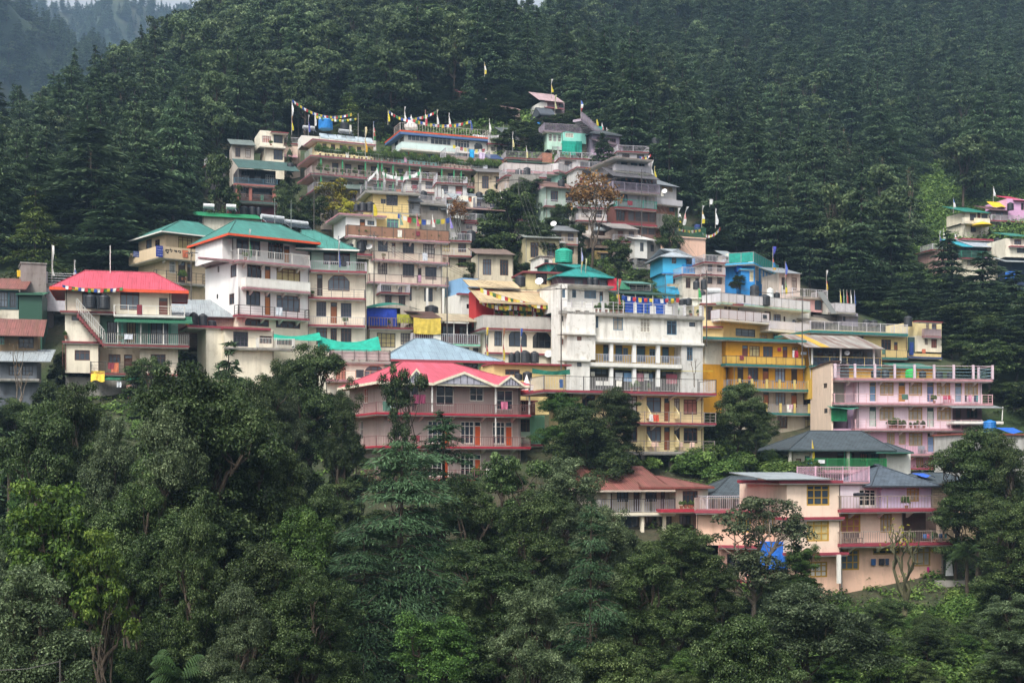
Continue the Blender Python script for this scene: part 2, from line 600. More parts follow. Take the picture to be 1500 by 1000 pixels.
def make_broadleaf(seed, H=12., Rr=4.2, base=.22, clumps=70, leaves=300, leaf=.15, csize=.24, gap=.0, lobes=5, tips=True):
	rng = np.random.default_rng(seed)
	trunk = []
	th = H * .62
	lean = rng.normal(0, .35, 2)
	tp = np.array([[0, 0, -1.5], [0, 0, 0], [lean[0] * .4, lean[1] * .4, th * .35], [lean[0] * .7, lean[1] * .9, th * .7], [lean[0], lean[1], th]])
	trunk.append(tube_arr(tp, [.042 * H * .55, .034 * H * .55, .026 * H * .55, .019 * H * .55, .012 * H * .55], 8))
	# lobes give the crown an uneven outline; clumps sit on and in them
	cen, rad = [], []
	for i in range(lobes):
		a = 2 * math.pi * (i + rng.uniform(-.35, .35)) / lobes
		h = H * rng.uniform(base + .16, .86)
		d = Rr * rng.uniform(.32, .62) * (1.15 - abs(h / H - .52))
		cen.append((math.cos(a) * d, math.sin(a) * d, h))
		rad.append(Rr * rng.uniform(.42, .62))
	cen.append((lean[0], lean[1], H * .83)); rad.append(Rr * .5)
	cen.append((lean[0] * .5, lean[1] * .5, H * .55)); rad.append(Rr * .66)
	cen, rad = np.array(cen), np.array(rad)
	cc = []
	for k in range(clumps):
		i = rng.integers(len(cen))
		d = unit(rng.normal(size=3))
		if d[2] < -.35: d[2] *= -.5
		r = rad[i] * rng.uniform(.55, 1.02)
		p = cen[i] + d * r * np.array([1, 1, 1.05])
		if p[2] < H * base: p[2] = H * base + rng.uniform(0, .1 * H)
		if p[2] > H: p[2] = H - rng.uniform(0, .06 * H)
		cc.append(p)
	cc = np.array(cc)
	for i in range(len(cen)):
		s = tp[2] + (tp[4] - tp[2]) * rng.uniform(0, .9)
		P = limb(s, cen[i], rng)
		trunk.append(tube_arr(P, np.linspace(.011 * H, .004 * H, len(P)), 5))
		near = np.argsort(((cc - cen[i]) ** 2).sum(1))[:7]
		for j in near:
			P2 = limb(cen[i] - (cen[i] - s) * rng.uniform(0, .4), cc[j], rng, .08, 4)
			trunk.append(tube_arr(P2, np.linspace(.0045 * H, .0012 * H, len(P2)), 4))
	PV, PN, PT = [], [], []
	for p in cc:
		cr = Rr * csize * rng.uniform(.65, 1.3)
		nl = int(leaves * (cr / (Rr * csize)) ** 2)
		d = unit(rng.normal(size=(nl, 3)))
		flip = (d[:, 2] < -.2) & (rng.random(nl) < .6)
		d[flip, 2] *= -1
		r = cr * rng.uniform(.25, 1.12, (nl, 1)) ** .6
		sq = rng.uniform((.8, .8, .45), (1.5, 1.5, .95))
		PV.append(p + d * r * sq)
		PN.append(unit(d * .8 + np.array([0, 0, .55]) + rng.normal(0, .45, (nl, 3))))
		PT.append(np.clip(rng.normal(.42, .09) + rng.normal(0, .2, nl), 0, 1))
	PV, PN, PT = np.concatenate(PV), np.concatenate(PN), np.concatenate(PT)
	lv, lq = leaf_cards(PV, PN, leaf, leaf * .58, rng)
	return merge(trunk), (lv, lq, np.repeat(PT, 4)), H, Rr


def make_deodar(seed, H=18., Rr=4.2, base=.16, step=.85, per=6, cards=34, size=(.42, .16), taper=.85, flat=.0):
	rng = np.random.default_rng(seed)
	trunk = [tube_arr([[0, 0, -2], [0, 0, 0], [.05, .03, H * .5], [0, 0, H * .97]], [.03 * H * .55, .024 * H * .55, .015 * H * .55, .003 * H], 7)]
	PV, PN, PT, PD = [], [], [], []
	h = H * base
	while h < H * .985:
		f = (h - H * base) / (H * (1 - base))
		Lm = Rr * max(.06, (1 - f) ** taper) * (.72 + .28 * math.sin(min(1, f * 5 + .35) * math.pi / 2))
		tier = rng.normal(.42, .1)
		for k in range(per):
			a = rng.uniform(0, 2 * math.pi)
			L = Lm * rng.uniform(.55, 1.18)
			up = rng.uniform(.02, .2) + .35 * max(0, f - .75)
			dirv = np.array([math.cos(a), math.sin(a), 0.0])
			side = np.array([-math.sin(a), math.cos(a), 0.0])
			h0 = h + rng.uniform(-.3, .3) * step
			pe = dirv * L + np.array([0, 0, h0 + up * L - .2 * L])
			trunk.append(tube_arr(np.array([[0, 0, h0], dirv * L * .5 + np.array([0, 0, h0 + up * L * .5]), pe]), [.0042 * H * (1 - f * .7), .003 * H * (1 - f * .7), .001 * H], 4))
			n = max(6, int(cards * (L / Rr) ** 1.1))
			s = rng.uniform(.12, 1.0, n) ** .75
			lat = rng.normal(0, 1, n) * (.30 * L * np.sin(np.clip(s, .05, 1) * math.pi * .82) + .05)
			pos = dirv * (s * L)[:, None] + side * lat[:, None]
			pos[:, 2] += h0 + up * L * s - .22 * L * s ** 2.2 - .18 * np.abs(lat) + rng.normal(0, .05 + .02 * L, n)
			PV.append(pos)
			nn = np.tile(np.array([0, 0, 1.0]), (n, 1)) + rng.normal(0, .38, (n, 3)) + dirv * .25
			PN.append(unit(nn))
			PD.append(unit(dirv + side * np.sign(lat)[:, None] * rng.uniform(.2, 1.1, (n, 1)) + rng.normal(0, .25, (n, 3)) + np.array([0, 0, -.25])))
			PT.append(np.clip(tier + .1 * (s - .6) + rng.normal(0, .14, n), 0, 1))
		h += step * rng.uniform(.75, 1.25) * (1 - .35 * f)
	P, N, D, Tn = map(np.concatenate, (PV, PN, PD, PT))
	n = len(P)
	D = unit(D - N * (D * N).sum(1, keepdims=True))
	B = np.cross(N, D)
	L = size[0] * rng.uniform(.6, 1.3, (n, 1))
	W = size[1] * rng.uniform(.7, 1.3, (n, 1))
	V = np.stack([P - D * L * .7, P + B * W, P + D * L - np.array([0, 0, .12]) * L, P - B * W], 1).reshape(-1, 3)
	return merge(trunk), (V, np.arange(n * 4).reshape(n, 4), np.repeat(Tn, 4)), H, Rr


def make_bare(seed, H=8., Rr=3., depth=4, leaves=0, leaf=.12, thick=1.0, spread=.5):
	rng = np.random.default_rng(seed)
	segs, tips = [], []

	def grow(p, d, L, r, k):
		q = p + d * L
		P = limb(p, q, rng, .07, 4)
		segs.append(tube_arr(P, np.linspace(r, r * .62, 4), 5))
		if k == 0:
			tips.append(q)
			return
		for _ in range(rng.integers(2, 4)):
			nd = unit(d + rng.normal(0, spread, 3) + np.array([0, 0, .18]))
			grow(q, nd, L * rng.uniform(.6, .85), r * .6, k - 1)
	grow(np.array([0, 0, -.6]), unit(np.array([.08, .05, 1.0])), H * .34, H * .02 * thick, depth)
	V, Q = merge(segs)
	tips = np.array(tips)
	sc_ = H / V[:, 2].max()
	V *= sc_
	tips = tips * sc_
	lf = None
	if leaves:
		PV = np.repeat(tips, leaves, 0) + rng.normal(0, .28, (len(tips) * leaves, 3))
		PN = unit(rng.normal(size=PV.shape) + np.array([0, 0, .4]))
		lv, lq = leaf_cards(PV, PN, leaf, leaf * .6, rng)
		lf = (lv, lq, np.repeat(np.clip(rng.normal(.5, .25, len(PV)), 0, 1), 4))
	return (V, Q), lf, H, float(np.abs(V[:, :2]).max())


def make_bush(seed, H=2.2, Rr=2.0, n=2600, leaf=.12):
	rng = np.random.default_rng(seed)
	lob = np.array([(rng.uniform(-.6, .6) * Rr, rng.uniform(-.6, .6) * Rr, H * rng.uniform(.3, .62)) for _ in range(7)])
	i = rng.integers(len(lob), size=n)
	d = unit(rng.normal(size=(n, 3)))
	d[:, 2] = np.abs(d[:, 2]) - .2
	P = lob[i] + d * rng.uniform(.6, 1, (n, 1)) * np.array([Rr * .48, Rr * .48, H * .42])
	P[:, 2] = np.maximum(P[:, 2], .02)
	N = unit(d + np.array([0, 0, .6]) + rng.normal(0, .45, (n, 3)))
	lv, lq = leaf_cards(P, N, leaf, leaf * .55, rng)
	tint = np.clip(rng.normal(.45, .12, len(lob))[i] + rng.normal(0, .17, n), 0, 1)
	st = merge([tube_arr(limb((0, 0, -.4), p, rng), np.linspace(.05, .015, 5), 4) for p in lob])
	return st, (lv, lq, np.repeat(tint, 4)), H, Rr


def make_palm(seed, H=4., Rr=1.9, fronds=26):
	rng = np.random.default_rng(seed)
	tr = tube_arr([[0, 0, -.6], [.03, 0, H * .3], [0, .02, H * .72]], [.2, .17, .15], 8)
	V, Q, tt, off = [], [], [], 0
	for k in range(fronds):
		a = rng.uniform(0, 2 * math.pi)
		e = rng.uniform(.05, 1.15)
		dv = np.array([math.cos(a), math.sin(a), 0])
		sd = np.array([-math.sin(a), math.cos(a), 0])
		s = np.linspace(0, 1, 15)
		spine = dv * (s * Rr * math.cos(e * .9))[:, None] + np.array([0, 0, 1.0]) * (H * .72 + s * Rr * math.sin(e) - 1.0 * s ** 2)[:, None]
		for i in range(1, 15):
			for sg in (-1, 1):
				L = .55 * math.sin(.25 + s[i] * 2.6)
				p = spine[i]
				q = p + sd * sg * L + dv * L * .5 - np.array([0, 0, L * .35])
				w = dv * .05
				V += [p - w, q - w * .2, q + w * .2, p + w]
				Q.append((off, off + 1, off + 2, off + 3)); off += 4
				tt += [rng.uniform(.3, .8)] * 4
	return tr, (np.array(V), np.array(Q), np.array(tt)), H, Rr


LM = dict(
	oak=leafmat('oak', '#15210d', '#384a23', '#7d8d5c', .5, .2),
	grey=leafmat('grey_oak', '#1f2919', '#445235', '#84916c', .5, .18),
	green=leafmat('green_broadleaf', '#192910', '#395324', '#6b8642', .5, .2),
	lime=leafmat('lime_broadleaf', '#213415', '#41581c', '#74863a', .5, .2),
	bush=leafmat('bush', '#223516', '#4a632a', '#7f9650', .55, .2),
	cedar=leafmat('cedar', '#202d1b', '#45593d', '#738860', .65, .12, .25),
	blue=leafmat('blue_cedar', '#1a2819', '#3a5236', '#6c8865', .65, .12, .2),
	olive=leafmat('olive_cedar', '#303c1c', '#5c6c34', '#909c54', .65, .12, .2),
	far=leafmat('far_broadleaf', '#27351f', '#4b5d3a', '#82926a', .6, .15, .3),
	dry=leafmat('dry_leaf', '#4a3422', '#7d5a38', '#b08a58', .8, .1, .2),
	yellow=leafmat('yellow_leaf', '#5a5a1e', '#94902e', '#c8b850', .7, .2, .25),
	palm=leafmat('palm', '#18280f', '#2b421f', '#4a6236'))

PROTO = {}


def proto(key, fn, crown, bark=BARK):
	(tv, tq), lf, H, Rr = fn
	tm = quadmesh(key + '_trunk', tv, tq, [bark], smooth=True)
	cm = quadmesh(key + '_crown', lf[0], lf[1], [LM[crown]], lf[2]) if lf else None
	both = None
	PROTO[key] = dict(trunk=tm, crown=cm, H=H, R=Rr, arr=((tv, tq), lf), mats=(bark, LM[crown]))


def joined(key):
	"""trunk and crown of a far tree as one mesh with two materials"""
	p = PROTO[key]
	if 'one' not in p:
		(tv, tq), lf = p['arr']
		V = np.concatenate([tv, lf[0]])
		Q = np.concatenate([tq, lf[1] + len(tv)])
		p['one'] = quadmesh(key, V, Q, list(p['mats']), np.concatenate([np.zeros(len(tv)), lf[2]]), [0] * len(tq) + [1] * len(lf[1]))
	return p['one']


for i in range(4): proto(f'oak_near{i}', make_broadleaf(100 + i, H=10, Rr=4.4, clumps=190, leaves=360, leaf=.095, csize=.155, lobes=7), 'oak')
for i in range(2): proto(f'grey_near{i}', make_broadleaf(120 + i, H=10, Rr=4.4, clumps=190, leaves=360, leaf=.09, csize=.155, lobes=8), 'grey')
for i in range(2): proto(f'green_near{i}', make_broadleaf(140 + i, H=10, Rr=4.2, clumps=160, leaves=330, leaf=.1, csize=.155), 'green')
for i in range(4): proto(f'oak_tall{i}', make_broadleaf(110 + i, H=17, Rr=4.3, base=.04, clumps=290, leaves=300, leaf=.095, csize=.155, lobes=13), 'oak')
for i in range(2): proto(f'grey_tall{i}', make_broadleaf(130 + i, H=17, Rr=4.3, base=.04, clumps=290, leaves=300, leaf=.09, csize=.155, lobes=13), 'grey')
for i in range(2): proto(f'green_tall{i}', make_broadleaf(145 + i, H=17, Rr=4.3, base=.04, clumps=260, leaves=290, leaf=.1, csize=.155, lobes=12), 'green')
proto('lime_near0', make_broadleaf(150, H=15, Rr=4.2, base=.42, clumps=80, leaves=200, leaf=.14, csize=.15, lobes=11), 'lime')
proto('sparse0', make_broadleaf(160, clumps=58, leaves=190, leaf=.12, csize=.15, lobes=9), 'grey', PALEBARK)
proto('sparse1', make_broadleaf(161, H=15, Rr=4, base=.1, clumps=100, leaves=260, leaf=.12, csize=.16, lobes=12), 'oak')
for i in range(3): proto(f'oak_mid{i}', make_broadleaf(170 + i, H=11, base=.1, clumps=120, leaves=150, leaf=.17, csize=.17, lobes=8), 'oak', DARKBARK)
proto('yellow_mid0', make_broadleaf(175, clumps=40, leaves=100, leaf=.22, csize=.2, lobes=6), 'yellow', MOSSBARK)
for i in range(2): proto(f'grey_far{i}', make_broadleaf(180 + i, clumps=60, leaves=110, leaf=.26, csize=.22, lobes=7), 'far')
for i in range(2): proto(f'oak_far{i}', make_broadleaf(190 + i, clumps=60, leaves=110, leaf=.26, csize=.22, lobes=6), 'far')
proto('lime_far0', make_broadleaf(195, clumps=46, leaves=80, leaf=.38, csize=.24), 'lime')
proto('blue_near0', make_deodar(200, H=16, Rr=5.2, base=.22, step=1.3, per=9, cards=430, size=(.22, .036), taper=.5), 'blue')
proto('blue_near1', make_deodar(201, H=16, Rr=4.2, base=.22, step=1.35, per=8, cards=400, size=(.22, .036), taper=.6), 'blue')
for i in range(2): proto(f'cedar_mid{i}', make_deodar(210 + i, H=18, Rr=4.6, base=.1, step=1.6, per=9, cards=120, size=(.5, .12), taper=.6), 'cedar', DARKBARK)
proto('olive_mid0', make_deodar(215, H=14, Rr=5.0, base=.1, step=1.2, per=7, cards=100, size=(.42, .1), taper=.6), 'olive')
for i in range(6): proto(f'cedar_far{i}', make_deodar(220 + i, H=18, Rr=(4.6, 5.0, 5.4, 5.8, 3.6, 6.2)[i], base=(.1, .12, .18, .1, .25, .2)[i], step=2.0 - .12 * i, per=8 - (i > 3), cards=120, size=(.42, .13), taper=(.62, .7, .8, .9, .95, .5)[i]), 'cedar', DARKBARK)
proto('dry0', make_bare(300, H=9, leaves=34, leaf=.15), 'dry', BARK)
proto('bare0', make_bare(301, H=8, depth=3, leaves=3, leaf=.13, thick=1.5, spread=.5), 'yellow', MOSSBARK)
proto('bare1', make_bare(302, H=8, depth=3, leaves=2, leaf=.12), 'dry', PALEBARK)
for i in range(2): proto(f'bush{i}', make_bush(400 + i), 'bush')
proto('palm0', make_palm(500), 'palm')


def tree(key, px, row_top, Y, wpx, label, group=None, name=None, base_row=None, cat='tree', one=False):
	"""a tree whose top shows at row_top and whose crown is wpx wide at distance Y; it stands on the ground there"""
	x = xpix(px, Y)
	zb = gz(x, Y) if base_row is None else zrow(base_row, Y)
	H = zrow(row_top, Y) - zb
	H = max(H, .8)
	w = wpx / F * Y / 2
	if '_near' in key and key[:4] in ('oak_', 'grey', 'gree') and H / w > 3.0: key = key.replace('_near', '_tall')
	p = PROTO[key]
	sz, sx = H / p['H'], w / p['R']
	nm = name or ('cedar_tree' if ('cedar' in key or 'blue' in key or 'olive' in key) else 'bush' if 'bush' in key else 'palm_tree' if 'palm' in key else 'broadleaf_tree')
	rz = random.uniform(0, 6.283)
	if one:
		o = link(nm, joined(key))
		tag(o, label, cat, group)
		o.location, o.rotation_euler, o.scale = (x, Y, zb), (0, 0, rz), (sx, sx, sz)
		return o
	o = empty(nm, (x, Y, zb), label, cat, group, rz)
	o.scale = (sx, sx, sz)
	link('trunk' if 'bush' not in key else 'stems', p['trunk'], o)
	if p['crown']: link('crown', p['crown'], o)
	return o
# ------------------------------------------------------------------ building kit
GLASS = [mat('#2b323a', 'glass'), mat('#39434e', 'glass'), mat('#1d2227', 'glass'), mat('#5a6570', 'glass')]
CURTAIN = mat('#a79f93', 'cloth')
CURTS = [CURTAIN, mat('#8f9bb0', 'cloth'), mat('#a56a5c', 'cloth'), mat('#b8a878', 'cloth'), mat('#c9c4bc', 'cloth')]
DARK = mat('#1c1a18', 'plain', .9)
CONC = mat('#8f8b84', 'wall', .85, .6)
STEEL = mat('#8d9094', 'plain', .45)
IRON = mat('#4b4743', 'plain', .6)
WHITE = mat('#d9d6cf', 'wall', .7, .3)
# window styles: frame colour, panes across, panes up, transom share (0 = none)
WS = dict(
	br=('#5a3a2c', 2, 1, .25), br3=('#5a3a2c', 3, 1, .25), br4=('#5a3a2c', 4, 1, .25), gr=('#6d6a66', 2, 2, 0), gr3=('#5b5753', 3, 1, .3),
	bl=('#4b6f86', 2, 1, .25), wh=('#d8d4c8', 3, 2, .22), wh2=('#d8d4c8', 2, 2, 0), ye=('#b08a2e', 3, 2, .25), go=('#a8874a', 3, 1, .28),
	go4=('#a8874a', 4, 1, .28), dk=('#33302d', 2, 1, 0), dk3=('#33302d', 3, 2, 0), bf=('#3f3a48', 4, 3, 0), grid=('#574a44', 6, 3, 0), ltg=('#c9c6bf', 5, 1, .3), mint=('#5f9a86', 3, 1, .3),
	cu=('#6d5a4c', 2, 1, .25))
wrng = random.Random(3)
PIPEM = [mat('#6f5a50'), mat('#8f8d8a'), mat('#55504c')]


class Block:
	"""one box of a building: walls with real openings, windows set back in them"""
	def __init__(s, b, x0, x1, rt, rb, m, v0=0.0, depth=None, ext=0.0, name='wall'):
		s.b, s.m, s.v0, s.name = b, m, v0, name
		s.u0, s.u1 = b.u(x0, v0), b.u(x1, v0)
		s.z1, s.z0 = b.z(rt, v0), b.z(rb, v0) - ext
		s.v1 = v0 + (b.depth if depth is None else depth)
		s.holes = {'F': [], 'L': [], 'R': []}
		b.blocks.append(s)

	def _rect(s, face, x0, x1, rt, rb):
		b = s.b
		if face == 'F':
			a0, a1 = b.u(x0, s.v0), b.u(x1, s.v0)
			z1, z0 = b.z(rt, s.v0), b.z(rb, s.v0)
		else:
			u = s.u0 if face == 'L' else s.u1
			a0, a1 = b.vside(x0, u), b.vside(x1, u)
			Ym = (b.Yat(u, a0) + b.Yat(u, a1)) / 2
			z1, z0 = zrow(Rw(rt), Ym) - b.zb, zrow(Rw(rb), Ym) - b.zb
		a0, a1 = min(a0, a1), max(a0, a1)
		return a0, a1, z0, z1

	def place(s, face, a, z, d):
		"""local point: a along the face, d into the wall"""
		if face == 'F': return (a, s.v0 + d, z)
		if face == 'L': return (s.u0 + d, a, z)
		return (s.u1 - d, a, z)

	def _clip(s, face, r):
		lo, hi = (s.u0, s.u1) if face == 'F' else (s.v0, s.v1)
		return max(r[0], lo + .06), min(r[1], hi - .06), max(r[2], s.z0 + .03), min(r[3], s.z1 - .06)

	def win(s, x0, x1, rt, rb, st='br', face='F', arch=False, open_=False, glass=None):
		r = s._clip(face, s._rect(face, x0, x1, rt, rb))
		if r[1] - r[0] < .15 or r[3] - r[2] < .15: return
		for h in s.holes[face]:
			if r[0] < h[1] + .008 and r[1] > h[0] - .008 and r[2] < h[3] and r[3] > h[2]: return
		s.holes[face].append(r)
		col, nx, ny, tr = WS[st]
		M, G = MB(), MB()
		a0, a1, z0, z1 = r
		fw = min(.13 if st in ('ye', 'go', 'go4') else .09, (a1 - a0) * .1)

		def bar(p0, p1, q0, q1, d0=.05, d1=.13):
			c = [s.place(face, p0, q0, d0), s.place(face, p1, q1, d1)]
			M.box(min(c[0][0], c[1][0]), max(c[0][0], c[1][0]), min(c[0][1], c[1][1]), max(c[0][1], c[1][1]), q0, q1)
		bar(a0, a0 + fw, z0, z1); bar(a1 - fw, a1, z0, z1)
		bar(a0 + fw, a1 - fw, z0, z0 + fw); bar(a0 + fw, a1 - fw, z1 - fw, z1)
		zt = z1 - (z1 - z0) * tr if tr else z1 - fw
		if tr: bar(a0 + fw, a1 - fw, zt - fw * .4, zt + fw * .4, .06, .12)
		for i in range(1, nx):
			c = a0 + (a1 - a0) * i / nx
			bar(c - fw * .4, c + fw * .4, z0 + fw, z1 - fw, .062, .122)
		for j in range(1, ny):
			c = z0 + (zt - z0) * j / ny
			bar(a0 + fw, a1 - fw, c - fw * .3, c + fw * .3, .066, .118)
		A = MB()
		if arch:  # clipped upper corners
			k = (a1 - a0) * .27
			for sg, ac in ((1, a0), (-1, a1)):
				p = [(ac, z1), (ac + sg * k, z1), (ac + sg * k * .42, z1 - k * .42), (ac, z1 - k)]
				A.quad(*[s.place(face, x, z, .01) for x, z in p])
				A.quad(*[s.place(face, x, z, .15) for x, z in p])
				for i in (1, 2): A.quad(s.place(face, *p[i], .01), s.place(face, *p[i + 1], .01), s.place(face, *p[i + 1], .15), s.place(face, *p[i], .15))
		G.quad(s.place(face, a0 + fw * .5, z0 + fw * .5, .1), s.place(face, a1 - fw * .5, z0 + fw * .5, .1),
               s.place(face, a1 - fw * .5, z1 - fw * .5, .1), s.place(face, a0 + fw * .5, z1 - fw * .5, .1))
		w = M.build('window', mat(col, 'plain', .6), s.b.root)
		gm = glass or (CURTAIN if st in ('cu', 'go') else wrng.choice(CURTS) if wrng.random() < .2 else wrng.choice(GLASS))
		G.build('pane', gm, w)
		if A.v: A.build('arch_corner', s.m, w)

	def wins(s, rt, rb, st, xs, face='F', **k):
		for x0, x1 in xs: s.win(x0, x1, rt, rb, st, face, **k)

	def rowwins(s, x0, x1, n, rt, rb, st, fill=.55, **k):
		p = (x1 - x0) / n
		for i in range(n):
			c = x0 + p * (i + .5)
			s.win(c - p * fill / 2, c + p * fill / 2, rt, rb, st, **k)

	def door(s, x0, x1, rt, rb, col='#7a4a2c', face='F', frame_col=None, top=.18):
		r = s._clip(face, s._rect(face, x0, x1, rt, rb))
		if r[1] - r[0] < .15 or r[3] - r[2] < .3: return
		for h in s.holes[face]:
			if r[0] < h[1] + .008 and r[1] > h[0] - .008 and r[2] < h[3] and r[3] > h[2]: return
		s.holes[face].append(r)
		a0, a1, z0, z1 = r
		fw = .07
		M, D, G = MB(), MB(), MB()

		def bx(B, p0, p1, q0, q1, d0, d1):
			c0, c1 = s.place(face, p0, q0, d0), s.place(face, p1, q1, d1)
			B.box(min(c0[0], c1[0]), max(c0[0], c1[0]), min(c0[1], c1[1]), max(c0[1], c1[1]), q0, q1)
		bx(M, a0, a0 + fw, z0, z1, .04, .14); bx(M, a1 - fw, a1, z0, z1, .04, .14); bx(M, a0 + fw, a1 - fw, z1 - fw, z1, .04, .14)
		zt = z1 - fw - (z1 - z0) * top
		bx(M, a0 + fw, a1 - fw, zt, zt + fw * .8, .05, .13)
		bx(D, a0 + fw, a1 - fw, z0, zt, .08, .12)
		w_ = a1 - a0 - 2 * fw
		for q0, q1 in ((z0 + .15, z0 + (zt - z0) * .45), (z0 + (zt - z0) * .53, zt - .15)):
			bx(D, a0 + fw + w_ * .16, a1 - fw - w_ * .16, q0, q1, .065, .085)
		G.quad(s.place(face, a0 + fw * .5, zt + .02, .1), s.place(face, a1 - fw * .5, zt + .02, .1), s.place(face, a1 - fw * .5, z1 - .02, .1), s.place(face, a0 + fw * .5, z1 - .02, .1))
		d = D.build('door', mat(col, 'plain', .6), s.b.root)
		M.build('frame', mat(frame_col or '#5a3a2c', 'plain', .6), d)
		G.build('pane', wrng.choice(GLASS), d)

	def doors(s, rt, rb, col, xs, **k):
		for x0, x1 in xs: s.door(x0, x1, rt, rb, col, **k)

	def mesh(s):
		M = MB()
		for face, lo, hi in (('F', s.u0, s.u1), ('L', s.v0, s.v1), ('R', s.v0, s.v1)):
			H = s.holes[face]
			A = sorted({lo, hi, *[h[0] for h in H], *[h[1] for h in H]})
			Z = sorted({s.z0, s.z1, *[h[2] for h in H], *[h[3] for h in H]})
			for i in range(len(A) - 1):
				for j in range(len(Z) - 1):
					ca, cz = (A[i] + A[i + 1]) / 2, (Z[j] + Z[j + 1]) / 2
					if any(h[0] < ca < h[1] and h[2] < cz < h[3] for h in H): continue
					q = [s.place(face, A[i], Z[j], 0), s.place(face, A[i + 1], Z[j], 0), s.place(face, A[i + 1], Z[j + 1], 0), s.place(face, A[i], Z[j + 1], 0)]
					M.quad(*(q if face != 'L' else q[::-1]))
			for a0, a1, z0, z1 in H:
				t = .16
				c = [(a0, z0), (a1, z0), (a1, z1), (a0, z1)]
				for k in range(4):
					p, q = c[k], c[(k + 1) % 4]
					M.quad(s.place(face, *p, 0), s.place(face, *q, 0), s.place(face, *q, t), s.place(face, *p, t))
		M.quad((s.u0, s.v1, s.z0), (s.u1, s.v1, s.z0), (s.u1, s.v1, s.z1), (s.u0, s.v1, s.z1))
		M.quad((s.u0, s.v0, s.z1), (s.u1, s.v0, s.z1), (s.u1, s.v1, s.z1), (s.u0, s.v1, s.z1))
		M.build(s.name, s.m, s.b.root)


